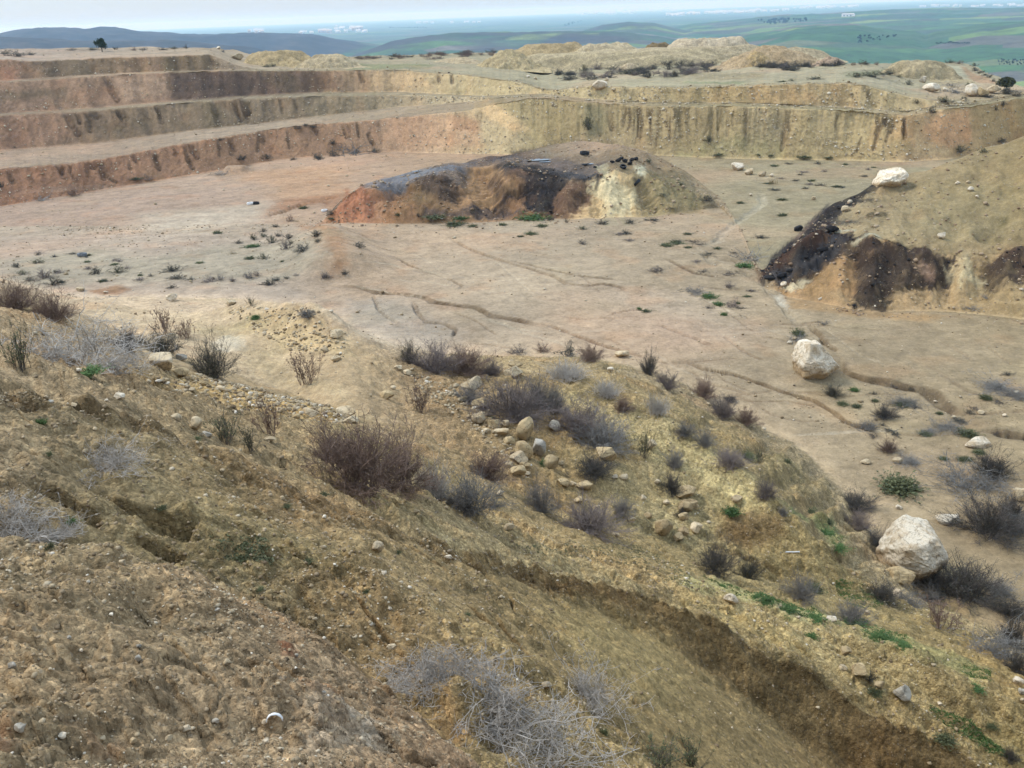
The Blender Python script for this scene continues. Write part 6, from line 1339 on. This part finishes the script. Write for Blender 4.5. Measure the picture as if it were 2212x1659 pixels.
# ------------------------------------------------------------------ trees
def tree_meshes(seed, n_leaf, leaf, wide=0.5):
    r = np.random.default_rng(seed)
    P = [np.array([[0, 0, 0], [.02, .01, .2], [.0, .03, .45], [.03, 0, .75]])]
    n = 9
    d = dirs(r, n, 20, 70); st = np.stack([np.zeros(n), np.zeros(n), r.uniform(.2, .6, n)], -1)
    B = poly(st, d, r.uniform(.25, .45, n), 4, r, .2, -.1)
    V0, F0 = tubes(np.concatenate([np.stack(P)]), np.array([[.045, .035, .025, .01]]), 6)
    V1, F1 = tubes(B, np.tile(np.linspace(.02, .006, 4), (n, 1)), 4)
    tips = B[:, -1]
    C = tips[r.integers(0, n, n_leaf)] + r.normal(0, .11, (n_leaf, 3)) * np.array([wide * 2, wide * 2, 1])
    top = np.stack([r.normal(0, .16, n_leaf // 2), r.normal(0, .16, n_leaf // 2), r.uniform(.35, .98, n_leaf // 2)], -1)
    C = np.concatenate([C, top])
    e = C - np.array([0, 0, .5]); an = np.arctan2(e[:, 1], e[:, 0]); lob = 1 + .28 * np.sin(3 * an + seed) * np.cos(4 * e[:, 2] + seed)
    k = np.sqrt((e[:, 0] / .5) ** 2 + (e[:, 1] / .5) ** 2 + (e[:, 2] / .48) ** 2) / lob
    C = np.array([0, 0, .5]) + e / np.maximum(k / r.uniform(.6, 1.0, len(k)), 1)[:, None]
    LV, LF = leaves(C, leaf, r)
    return (np.concatenate([V0, V1]), np.concatenate([F0, F1 + len(V0)])), (LV, LF)
BARK = plant_material('bark', (.05, .04, .032), (.10, .08, .06))
LF_TREE = plant_material('tree_leaves', (.018, .030, .014), (.045, .065, .028))
def make_tree(name, seed, n, leaf, lf_mat):
    a, b = tree_meshes(seed, n, leaf)
    return mesh_from('trunk', a[0], a[1], [BARK]), mesh_from('crown', b[0], b[1], [lf_mat])
def put_tree(meshes, p, W, H, label, group=None, name='tree'):
    e = bpy.data.objects.new(name, None); COL.objects.link(e); e.location = p; e.empty_display_size = 0.1
    e.rotation_euler = (0, 0, rnd.uniform(0, 6.28)); e.scale = (W, W, H)
    link('trunk', meshes[0], parent=e); link('crown', meshes[1], parent=e)
    tag(e, label, 'tree', group)
p = hit(221, 112); s = depth_of(p) / F
put_tree(make_tree('t', 5, 1300, .05, LF_TREE), p, 26 * s, 29 * s, 'small dark tree standing alone on the left rim against blue hills')
p = hit(2172, 197); s = depth_of(p) / F
put_tree(make_tree('t', 6, 2200, .05, LF_OLIVE), p, 44 * s, 30 * s, 'dark green tree just beyond the right edge of the quarry rim')
FAR_T = [make_tree('t', 20 + i, 90, .13, LF_TREE) for i in range(3)]
def far_trees(pts, w, h, label, group):
    for (x, y) in pts:
        p = hit_valley(x, y)
        if p is None: continue
        s = depth_of(p) / F; k = rnd.uniform(.7, 1.25)
        put_tree(rnd.choice(FAR_T), p, w * s * k, h * s * k, label, group)
def spread_in(poly_, n):
    xs = [p[0] for p in poly_]; ys = [p[1] for p in poly_]; out = []
    while len(out) < n:
        x, y = rnd.uniform(min(xs), max(xs)), rnd.uniform(min(ys), max(ys))
        if inside(x, y, poly_): out.append((x, y))
    return out
far_trees(spread_in(z3([(490, 138), (620, 128), (830, 126), (820, 140), (640, 158), (560, 158)]), 46), 7, 6, 'tree of the dark grove on the green hillside beyond the heaps', 'grove on the green hillside')
far_trees(spread_in(z3([(1150, 235), (1300, 230), (1450, 230), (1300, 265), (1140, 285)]), 24), 6, 5, 'tree scattered among the green fields right of the heaps', 'scattered field trees')
far_trees([(x, z3([(0, 283)])[0][1] + rnd.uniform(-.7, .7)) for x in np.linspace(z3([(1650, 0)])[0][0], z3([(1860, 0)])[0][0], 15)], 7, 5, 'tree of the dark hedge row across the green fields at right', 'dark hedge row')
far_trees([(z3([(2040 + 24 * i + 6 * j + rnd.uniform(-9, 9), 0)])[0][0], z3([(0, 392 + 12 * j + rnd.uniform(-4, 4))])[0][1]) for i in range(8) for j in range(3)], 5, 4.5, 'orchard tree on the green field at the right edge', 'orchard at the right edge')
far_trees([(x, z2([(0, 168)])[0][1] + rnd.uniform(-.5, .5)) for x in np.linspace(z2([(450, 0)])[0][0], z2([(660, 0)])[0][0], 14)], 5, 3.5, 'tree of the dark row on the plain above the middle hills', 'tree row on the plain')
far_trees(spread_in(z2([(1460, 150), (1560, 122), (1580, 126), (1480, 158)]), 12), 5, 3, 'tree of the dark line climbing a distant hill', 'tree line on the distant hill')

# ------------------------------------------------------------------ far houses
def plain_mat(name, c, rough=.8):
    m, nt, b = new_mat(name)
    P = nt.nodes.new('ShaderNodeTexCoord').outputs['Object']
    n = N(nt, 'ShaderNodeTexNoise', Scale=1.3, Detail=4); nt.links.new(P, n.inputs['Vector'])
    nt.links.new(ramp(nt, n.outputs['Fac'], [(.3, tuple(x * .85 for x in c)), (.7, c)]), b.inputs['Base Color']); b.inputs['Roughness'].default_value = rough
    return m
M_PLASTER = plain_mat('white_plaster', (.82, .80, .76)); M_OCHREW = plain_mat('ochre_plaster', (.60, .46, .34)); M_ROOF = plain_mat('roof_pale', (.55, .50, .46)); M_WIN = plain_mat('window_dark', (.06, .07, .08))
def box(x0, y0, z0, x1, y1, z1):
    V = np.array([(x, y, z) for z in (z0, z1) for y in (y0, y1) for x in (x0, x1)], float)
    Fq = np.array([(0, 2, 3, 1), (4, 5, 7, 6), (0, 1, 5, 4), (2, 6, 7, 3), (0, 4, 6, 2), (1, 3, 7, 5)])
    return V, Fq
def join(parts):
    VS, FS, o = [], [], 0
    for V, Fq in parts: VS.append(V); FS.append(Fq + o); o += len(V)
    return np.concatenate(VS), np.concatenate(FS)
def house_set(wall):
    w = mesh_from('wall', *box(-.5, -.4, -.3, .5, .4, .8), [wall])
    V = np.array([(-.54, -.44, .8), (.54, -.44, .8), (.54, .44, .8), (-.54, .44, .8), (-.54, 0, 1.05), (.54, 0, 1.05)], float)
    roof = mesh_from('roof', V, np.array([(0, 1, 5, 4), (2, 3, 4, 5), (0, 4, 3, 3), (1, 2, 5, 5), (0, 3, 2, 1)])[:2].tolist() + [(0, 4, 5, 1)][:0], [M_ROOF])
    win = mesh_from('window', *join([box(x, -.415, .3, x + .12, -.39, .55) for x in (-.35, -.06, .23)]), [M_WIN])
    return w, roof, win
H_SETS = [house_set(M_PLASTER), house_set(M_OCHREW)]
def house(px, py, w, h, label, group, kind=0):
    p = hit_valley(px, py)
    if p is None: return
    s = depth_of(p) / F
    e = bpy.data.objects.new('house', None); COL.objects.link(e); e.location = p; e.scale = (w * s * 1.35, w * s, h * s * 1.6); e.rotation_euler = (0, 0, -math.atan2(p[0], p[1]) + rnd.uniform(-.3, .3))
    for nm, me in zip(('wall', 'roof', 'window'), H_SETS[kind]): link(nm, me, parent=e)
    tag(e, label, 'house', group)
house(1832, 37, 18, 4.5, 'long white shed alone on the green hillside at right', None)
for poly_, n, w, h, lb, gr in [
 (z2([(1500, 92), (1680, 76), (1900, 62), (2212, 38), (2212, 62), (1950, 78), (1700, 90)]), 46, (4, 9), (2.5, 4), 'white house of the distant town at the middle of the horizon', 'distant town, middle'),
 (z2([(2080, 92), (2212, 84), (2212, 90), (2090, 98)]), 10, (4, 8), (2.5, 4), 'white house at the near edge of the distant town', 'distant town, near edge'),
 (z3([(0, 96), (250, 84), (480, 74), (690, 66), (690, 72), (500, 82), (260, 92), (20, 100)]), 44, (4, 9), (2.5, 4), 'white house in the long bright row of the distant town', 'distant town, bright row'),
 (z3([(700, 56), (900, 50), (1150, 42), (1150, 48), (900, 56)]), 22, (3, 7), (2, 3.5), 'white house of the row right of the bright town row', 'distant town, right row'),
 (z3([(1300, 50), (1700, 40), (2212, 30), (2212, 42), (1700, 50)]), 26, (3, 8), (2, 3), 'pale building of the town at the right of the horizon', 'distant town, right end'),
 (z1([(1590, 212), (1680, 212), (1680, 198), (1600, 198)]), 9, (4, 8), (3, 4), 'white farm building in the cluster beyond the left hills', 'farm cluster beyond the left hills'),
 (z1([(1880, 218), (2000, 216), (1990, 208), (1890, 210)]), 5, (4, 7), (2.5, 3.5), 'small pale farm building between the two farm clusters', 'small farm between clusters'),
 (z2([(120, 165), (330, 165), (320, 195), (130, 200)]), 14, (4, 8), (3, 4.5), 'pale house in the village beyond the middle hills', 'village beyond the middle hills'),
 (z2([(1080, 88), (1190, 84), (1190, 88), (1090, 92)]), 5, (9, 14), (2, 3), 'long pale shed on the far plain at centre', 'sheds on the far plain'),
 (z2([(600, 136), (1000, 130), (1000, 136), (620, 140)]), 7, (4, 8), (2, 3), 'lone white house on the plain left of the town', 'lone houses on the plain'),
]:
    for x, y in spread_in(poly_, n): house(x, y, rnd.uniform(*w), rnd.uniform(*h), lb, gr, 0)
for i, (x, y, w) in enumerate([(696, 71, 12), (704, 71, 10), (712, 72, 8)]): house(x, y, w, 5, 'ochre walled house of the farm at the end of the left hills', 'ochre farm at the left hills', 1)
for i, (x, y, w) in enumerate([(768, 66, 12), (778, 65, 9)]): house(x, y, w, 5, 'ochre house of the village beyond the middle hills', 'ochre village houses', 1)

# ------------------------------------------------------------------ tyres, pipe, litter, puddles
def tyre_mesh(inner=0.56, width=0.36, ribs=44):
    prof = [(inner, -.36), (inner + .04, -.46), (.78, -.5), (.93, -.46), (.985, -.36), (1.0, -.12), (.985, -.06), (1.0, 0.0), (.985, .06), (1.0, .12), (.985, .36), (.93, .46), (.78, .5), (inner + .04, .46), (inner, .36), (inner + .08, .30), (inner + .2, .36), (.88, .34), (.90, 0), (.88, -.34), (inner + .2, -.36), (inner + .08, -.30)]
    n = ribs; m = len(prof); V = []
    for i in range(n):
        a = 2 * math.pi * i / n
        for k, (r, z) in enumerate(prof):
            rr = r * (1 - (.018 if (i % 2 and 4 <= k <= 10) else 0))
            V.append((rr * math.cos(a) * .5, rr * math.sin(a) * .5, z * width))
    Fq = [(i * m + k, ((i + 1) % n) * m + k, ((i + 1) % n) * m + (k + 1) % m, i * m + (k + 1) % m) for i in range(n) for k in range(m)]
    return V, Fq
M_RUBBER = plain_mat('rubber', (.022, .022, .023), .75); M_WPAINT = plain_mat('white_paint', (.70, .69, .66), .7); M_GRAYT = plain_mat('grey_rubber', (.16, .17, .18), .8)
TV, TF = tyre_mesh()
def tyre(px, py, w, mat, label, tilt=(0.06, 0.04), cat='tyre'):
    p = hit(px, py); s = depth_of(p) / F; d = w * s
    o = link('tyre', mesh_from('tyre', TV, TF, [mat]), (p[0], p[1], p[2] + d * (.16 + .3 * abs(math.sin(tilt[0])))), (tilt[0], tilt[1], rnd.uniform(0, 6)), (d, d, d * .9))
    tag(o, label, cat)
tyre(541, 442, 15, M_WPAINT, 'white tyre lying beside a black tyre on the left pit floor')
tyre(553, 441, 15, M_RUBBER, 'black tyre lying beside a white tyre on the left pit floor')
tyre(701, 457, 14, M_WPAINT, 'white tyre lying by the corner of the orange bank')
tyre(178, 553, 20, M_GRAYT, 'grey tyre alone on the floor near the left shrubs')
tyre(1263, 334, 21, M_RUBBER, 'big black tyre on the back of the middle mound')
tyre(1376, 402, 19, M_RUBBER, 'black tyre leaning on the slope right of the white outcrop', (0.9, 0.2))
tyre(1346, 364, 15, M_RUBBER, 'black tyre below the tar lumps on the mound rim', (0.4, 0.1))
tyre(1285, 362, 8, M_RUBBER, 'small black tyre lying on the platform of the mound')
def tube_obj(name, pts, rad, mat, sides=10):
    P = np.array(pts, float)[None]; R = np.full((1, len(pts)), rad)
    V, Fq = tubes(P, R, sides)
    return link(name, mesh_from(name, V, Fq, [mat], smooth=True))
a, b = hit(1697, 1195), hit(1727, 1194.5)
o = tube_obj('pipe', [a + [0, 0, .04], (a + b) / 2 + [0, 0, .035], b + [0, 0, .04]], .019, M_WPAINT)
tag(o, 'thin white pipe lying across the brown spur slope', 'pipe')
a, b = hit(578, 1570), hit(613, 1568)
a[2] += .03; b[2] += .03
c = (a + b) / 2; rr = np.linalg.norm(b - a) / 2; ux = (b - a) / np.linalg.norm(b - a)
arc = [c + ux * rr * math.cos(t) + np.array([0, .25 * math.sin(t), .9 * math.sin(t)]) * rr for t in np.linspace(math.pi * 1.02, .12, 14)]
n_ = len(arc); V = []
for i, q in enumerate(arc):
    wv = .30 * rr * (1 + .18 * math.sin(i * 2.1)); tv = .10 * rr
    rad_ = (q - c) / (np.linalg.norm(q - c) + 1e-9)
    for sx, sy in ((-.5, -1), (.5, -1), (.5, 1), (-.5, 1)): V.append(q + rad_ * tv * sy * .5 + np.array([0, 1, .25]) * wv * sx)
Fq = [(i * 4 + k, i * 4 + (k + 1) % 4, (i + 1) * 4 + (k + 1) % 4, (i + 1) * 4 + k) for i in range(n_ - 1) for k in range(4)] + [(0, 3, 2, 1), ((n_ - 1) * 4, (n_ - 1) * 4 + 1, (n_ - 1) * 4 + 2, (n_ - 1) * 4 + 3)]
o = link('broken_ring', mesh_from('broken_ring', V, Fq, [M_WPAINT])); tag(o, 'broken white ring fragment arching out of the mud at the bottom', 'litter')
LAND.append((595, 1555, 'the broken white ring')); LAND.append((1712, 1195, 'the white pipe'))

m_w, nt, b_ = new_mat('water'); b_.inputs['Base Color'].default_value = (.05, .055, .06, 1); b_.inputs['Roughness'].default_value = .04; b_.inputs['Specular IOR Level'].default_value = .9
for i, (px, py, w, h) in enumerate([(1160, 349, 60, 5), (1178, 352, 36, 4), (1276, 357, 44, 4), (905, 372, 34, 3)]):
    p = hit(px, py); q = hit(px, py - h)
    if p is None or q is None: continue
    s = depth_of(p) / F; ry = max(.3, min(1.4, np.linalg.norm(q - p) / 2)); rx = w * s / 2
    c = (p + q) / 2; t = np.linspace(0, 2 * np.pi, 40, endpoint=False)
    jag = 1 + .25 * fbm(np.cos(t) * 1.7 + i, np.sin(t) * 1.7, 3 + i, 3)
    zs = max(p[2], q[2], ground_z(c[0], c[1])) + .02
    V = [(c[0] + rx * j * math.cos(a), c[1] + ry * j * math.sin(a), zs) for a, j in zip(t, jag)]
    me = bpy.data.meshes.new('puddle'); me.from_pydata(V, [], [list(range(40))]); me.materials.append(m_w); me.update()
    o = link('puddle', me); o['kind'] = 'structure'

# ------------------------------------------------------------------ gravel and clods: what nobody could count
def scatter(name, n, weight, size, mats_tint, seed, sub=0, sink=.25, zmax=1.0, squash=.7):
    r = np.random.default_rng(seed)
    ok = (np.abs(AZg) < 0.72) & (Rg > 1.5)
    W = (weight * ok).ravel(); W = W / W.sum()
    idx = r.choice(W.size, n, p=W)
    C = np.stack([X.ravel()[idx], Y.ravel()[idx], Z.ravel()[idx]], -1)
    rr = Rg.ravel()[idx]
    C[:, 0] += r.normal(0, .0006, n) * rr; C[:, 1] += r.normal(0, .0006, n) * rr
    S = np.minimum(size(r, n, rr), .012 + .0045 * rr)
    D, Fc = ico(sub); nv = len(D); nf = len(Fc)
    lib = np.stack([rock_verts(900 + k, sub, 6, 1.0, .15)[0] for k in range(24)])
    A = lib[r.integers(0, 24, n)]
    ang = r.uniform(0, 6.28, n); ca, sa = np.cos(ang)[:, None], np.sin(ang)[:, None]
    sx = r.uniform(.7, 1.4, n)[:, None]; sy = r.uniform(.7, 1.2, n)[:, None]; sz = r.uniform(.5, 1.0, n)[:, None] * squash * 1.3
    x = A[..., 0] * sx; y = A[..., 1] * sy
    V = np.stack([x * ca - y * sa, x * sa + y * ca, A[..., 2] * sz + (.5 - sink) * sz], -1) * S[:, None, None] + C[:, None]
    Fq = (Fc[None] + (np.arange(n) * nv)[:, None, None]).reshape(-1, 3)
    tint = np.repeat(r.uniform(0, 1, n), nv)
    me = mesh_from(name, V.reshape(-1, 3), Fq, [mats_tint], tint=tint)
    o = link(name, me); o['kind'] = 'stuff'
    return o
def grain_mat(name, stops):
    m, nt, b = new_mat(name)
    t = attr(nt, 'tint', 'Fac')
    P = nt.nodes.new('ShaderNodeTexCoord').outputs['Object']
    n = N(nt, 'ShaderNodeTexNoise', Scale=30, Detail=3); nt.links.new(P, n.inputs['Vector'])
    c = mixc(nt, 1.0, ramp(nt, t, stops), ramp(nt, n.outputs['Fac'], [(.3, .75), (.7, 1.1)]), 'MULTIPLY')
    nt.links.new(c, b.inputs['Base Color']); return m
G_STONE = grain_mat('gravel_mix', [(0, (.11, .08, .05)), (.15, (.22, .155, .085)), (.4, (.30, .225, .13)), (.75, (.38, .30, .19)), (.94, (.48, .40, .28)), (1, (.64, .57, .46))])
G_CLOD = grain_mat('clod', [(0, (.17, .12, .07)), (.5, (.25, .185, .11)), (1, (.33, .25, .155))])
_scarp = 1 - 0.88 * sstep(rowi('L5') - 20, rowi('L5'), ROWI) * (1 - sstep(rowi('L6') - 3, rowi('L6') + 3, ROWI)) * (AZg > 0.02)
fw = _scarp * fore * (0.10 + np.clip(PEB / np.clip(Rg / 25, 0.25, 1), 0, 1.6) ** 3)
patchy = np.clip(0.5 + 1.2 * fbm(X * .5, Y * .5, 131, 3), 0.03, 2) ** 2
scatter('gravel', 34000, fw * patchy, lambda r, n, rr: np.clip(r.lognormal(math.log(.0095), .65, n) * (0.5 + rr / 14), .005, .20), G_STONE, 5)
scatter('clods', 16000, _scarp * fore * np.clip(ROUGH, 0, 1) ** 2 * (Rg < 14), lambda r, n, rr: np.clip(r.lognormal(math.log(.014), .6, n) * (0.45 + rr / 11), .006, .10), G_CLOD, 6, squash=.6, sink=.5)
far_w = (1 - fore) * (0.25 + PEB) * (1 - np.clip(WET, 0, 1)) * np.clip(0.5 + 1.3 * fbm(X * .12, Y * .12, 132, 3), .05, 2)
scatter('rubble', 13000, far_w, lambda r, n, rr: np.clip(r.lognormal(math.log(.06), .55, n) * (0.35 + rr / 130), .03, .40), G_STONE, 9)
G_PALE = grain_mat('pale_stones', [(0, (.34, .27, .17)), (.5, (.46, .38, .26)), (1, (.62, .55, .42))])
scatter('wall_stones', 6000, WALL * (ROWI > kB0 - 4) * (0.3 + 0.7 * sstep(-0.2, 0.05, AZg)) * np.clip(0.4 + 1.6 * fbm(ARC * .12, Z * .4, 134, 3), .05, 2) + 0.0, lambda r, n, rr: np.clip(r.lognormal(math.log(.11), .45, n), .05, .38), G_PALE, 10, squash=.9)
_md = (ROWI > rowi('M0') - 12) & (ROWI < rowi('M2') + 4) & (Z > -0.15)
_hm = np.clip(np.maximum(ZZ[ROWNAME.index('M1')], ZZ[ROWNAME.index('M2')]) / 0.8, 0, 1)[None]
_dark = np.clip(1 - COLg.sum(-1) / 0.16, 0, 1)
G_TAR = grain_mat('tar_crumbs', [(0, (.012, .011, .011)), (.6, (.03, .026, .024)), (1, (.07, .05, .04))])
G_EARTH = grain_mat('earth_lumps', [(0, (.20, .13, .08)), (.5, (.30, .21, .13)), (.9, (.38, .29, .19)), (1, (.50, .42, .31))])
scatter('tar_crumbs', 420, _md * _hm * _dark * np.clip(.3 + 1.4 * fbm(X * .5, Y * .5, 141, 3), 0, 2), lambda r, n, rr: np.clip(r.lognormal(math.log(.10), .5, n), .05, .30), G_TAR, 31, sink=.35)
scatter('earth_lumps', 2600, _md * _hm * (1 - _dark) * np.clip(.3 + 1.4 * fbm(X * .4, Y * .4, 142, 3), 0, 2), lambda r, n, rr: np.clip(r.lognormal(math.log(.10), .55, n), .04, .40), G_EARTH, 32, sink=.35)
def poly_mask(polys):
    out = np.zeros_like(Z)
    for q in polys:
        P_ = np.array([p for p in (hit(*t) for t in q) if p is not None])
        if len(P_) < 3: continue
        a = np.arctan2(P_[:, 0], P_[:, 1]); j0, j1 = np.searchsorted(AZ, [a.min(), a.max()])
        x = X[:, j0:j1]; y = Y[:, j0:j1]; c = np.zeros(x.shape, bool); n = len(P_)
        for k in range(n):
            a_, b_2 = P_[k], P_[(k + 1) % n]
            cr = (a_[1] > y) != (b_2[1] > y)
            c ^= cr & (x < (b_2[0] - a_[0]) * (y - a_[1]) / ((b_2[1] - a_[1]) if abs(b_2[1] - a_[1]) > 1e-9 else 1e-9) + a_[0])
        out[:, j0:j1] = np.maximum(out[:, j0:j1], c)
    return out
scree = poly_mask([z7([(840, 600), (1300, 590), (1500, 650), (1900, 730), (2212, 790), (2212, 900), (1700, 850), (1200, 700)]), z7([(1440, 170), (1760, 170), (2212, 330), (2212, 480), (1900, 440), (1600, 300)]), z8([(550, 220), (800, 330), (1000, 480), (1120, 640), (1280, 800), (1250, 880), (1120, 800), (900, 560), (640, 380)])])
scatter('scree', 2600, scree * fore + 1e-9, lambda r, n, rr: np.clip(r.lognormal(math.log(.075), .6, n), .03, .30), G_STONE, 12, sub=1, sink=.3)

# low green ground cover, too small to count
def cover(name, polys, n, size, mat, seed):
    r = np.random.default_rng(seed); W = (poly_mask(polys) * np.clip(0.5 + 1.1 * fbm(X * 1.6, Y * 1.6, seed, 3), 0.04, 2)).ravel()
    if W.sum() == 0: return
    idx = r.choice(W.size, n, p=W / W.sum())
    C = np.stack([X.ravel()[idx], Y.ravel()[idx], Z.ravel()[idx]], -1)
    C = np.repeat(C, 7, 0); C[:, :2] += r.normal(0, size * 1.2, (len(C), 2)); C[:, 2] += np.abs(r.normal(0, size * .6, len(C))) + .004
    V, Fq = leaves(C, size, r)
    link(name, mesh_from(name, V, Fq, [mat]))['kind'] = 'stuff'
LF_COVER = plant_material('cover_green', (.045, .085, .022), (.10, .15, .045)); LF_COVER2 = plant_material('cover_dull', (.075, .085, .04), (.14, .14, .075))
cover('ground_cover', [z12([(150, 390), (330, 420), (640, 530), (900, 610), (1000, 690), (800, 640), (500, 520)]), z12([(1180, 720), (1450, 750), (1480, 810), (1250, 800)]), z12([(1780, 930), (2000, 980), (2000, 1050), (1820, 1000)]), z12([(1600, 1200), (1900, 1330), (2150, 1560), (1950, 1500), (1700, 1330)]), z9([(850, 1310), (960, 1310), (1060, 1440), (1010, 1480)]), z12([(850, 0), (940, 20), (1060, 160), (1000, 170)]), z12([(1000, 400), (1180, 420), (1350, 540), (1150, 600), (1020, 500)])], 2600, .016, LF_COVER, 71)
cover('ground_weeds', [z11([(1000, 0), (1900, 60), (2212, 200), (2212, 330), (1700, 150)]), z9([(600, 800), (900, 1000), (900, 1250), (500, 1050)]), z8([(1400, 360), (2000, 560), (2212, 800), (1900, 720), (1560, 520)]), z9([(1300, 300), (2212, 420), (2212, 760), (1500, 700), (1150, 560)]), z10([(1250, 100), (1700, 150), (1750, 330), (1350, 240)])], 2200, .013, LF_COVER2, 72)

# ------------------------------------------------------------------ labels that say which one, from the landmarks around it
def finish_labels():
    seen = {}
    for (o, px, py, W, words, cat) in PENDING:
        d = sorted(((math.hypot((px - a) * 0.8, (py - b) * 1.3), a, b, s_) for a, b, s_ in LAND), key=lambda t: t[0])
        cands = []
        isrock = cat in ('stone', 'boulder')
        size = ('tiny ' if W < .07 else 'small ' if W < .3 else '' if W < .9 else 'large ') if isrock else ('small ' if W < .45 else '' if W < 1.3 else 'wide ')
        noun = size + (words + ' ' + cat if isrock else words)
        def rel(a, b):
            dx, dy = px - a, py - b
            if abs(dx) > 1.3 * abs(dy): return 'right of' if dx > 0 else 'left of'
            return 'below' if dy > 0 else 'above'
        for k in range(0, 6): cands.append('%s %s %s' % (noun, rel(d[k][1], d[k][2]), d[k][3]))
        for k in range(0, 3):
            for k2 in range(k + 1, 5): cands.append('%s %s %s, towards %s' % (noun, rel(d[k][1], d[k][2]), d[k][3], d[k2][3]))
        for c in cands:
            if c not in seen and len(c.split()) <= 16: break
        else: c = cands[0]
        seen.setdefault(c, []).append(o)
        tag(o, c, cat)
    for c, os_ in seen.items():
        if len(os_) > 1:
            for o in os_: o['group'] = 'look-alikes: ' + c
finish_labels()
# ------------------------------------------------------------------ the air
def haze():
    me = bpy.data.meshes.new('haze')
    x0, y0, z0, x1, y1, z1 = -30000, -60, -260, 30000, 32500, 75
    v = [(x, y, z) for z in (z0, z1) for y in (y0, y1) for x in (x0, x1)]
    f = [(0, 2, 3, 1), (4, 5, 7, 6), (0, 1, 5, 4), (2, 6, 7, 3), (0, 4, 6, 2), (1, 3, 7, 5)]
    me.from_pydata(v, [], f); me.update()
    m = bpy.data.materials.new('air'); m.use_nodes = True
    nt = m.node_tree; nt.nodes.clear()
    out = nt.nodes.new('ShaderNodeOutputMaterial')
    p = nt.nodes.new('ShaderNodeVolumePrincipled')
    p.inputs['Color'].default_value = (0.40, 0.67, 1.0, 1)
    p.inputs['Density'].default_value = HAZE
    p.inputs['Absorption Color'].default_value = (1, 1, 1, 1)
    p.inputs['Anisotropy'].default_value = 0.2
    nt.links.new(p.outputs[0], out.inputs['Volume'])
    me.materials.append(m)
    o = bpy.data.objects.new('haze', me); COL.objects.link(o)
    o['kind'] = 'stuff'
HAZE = 1.45e-4
haze()
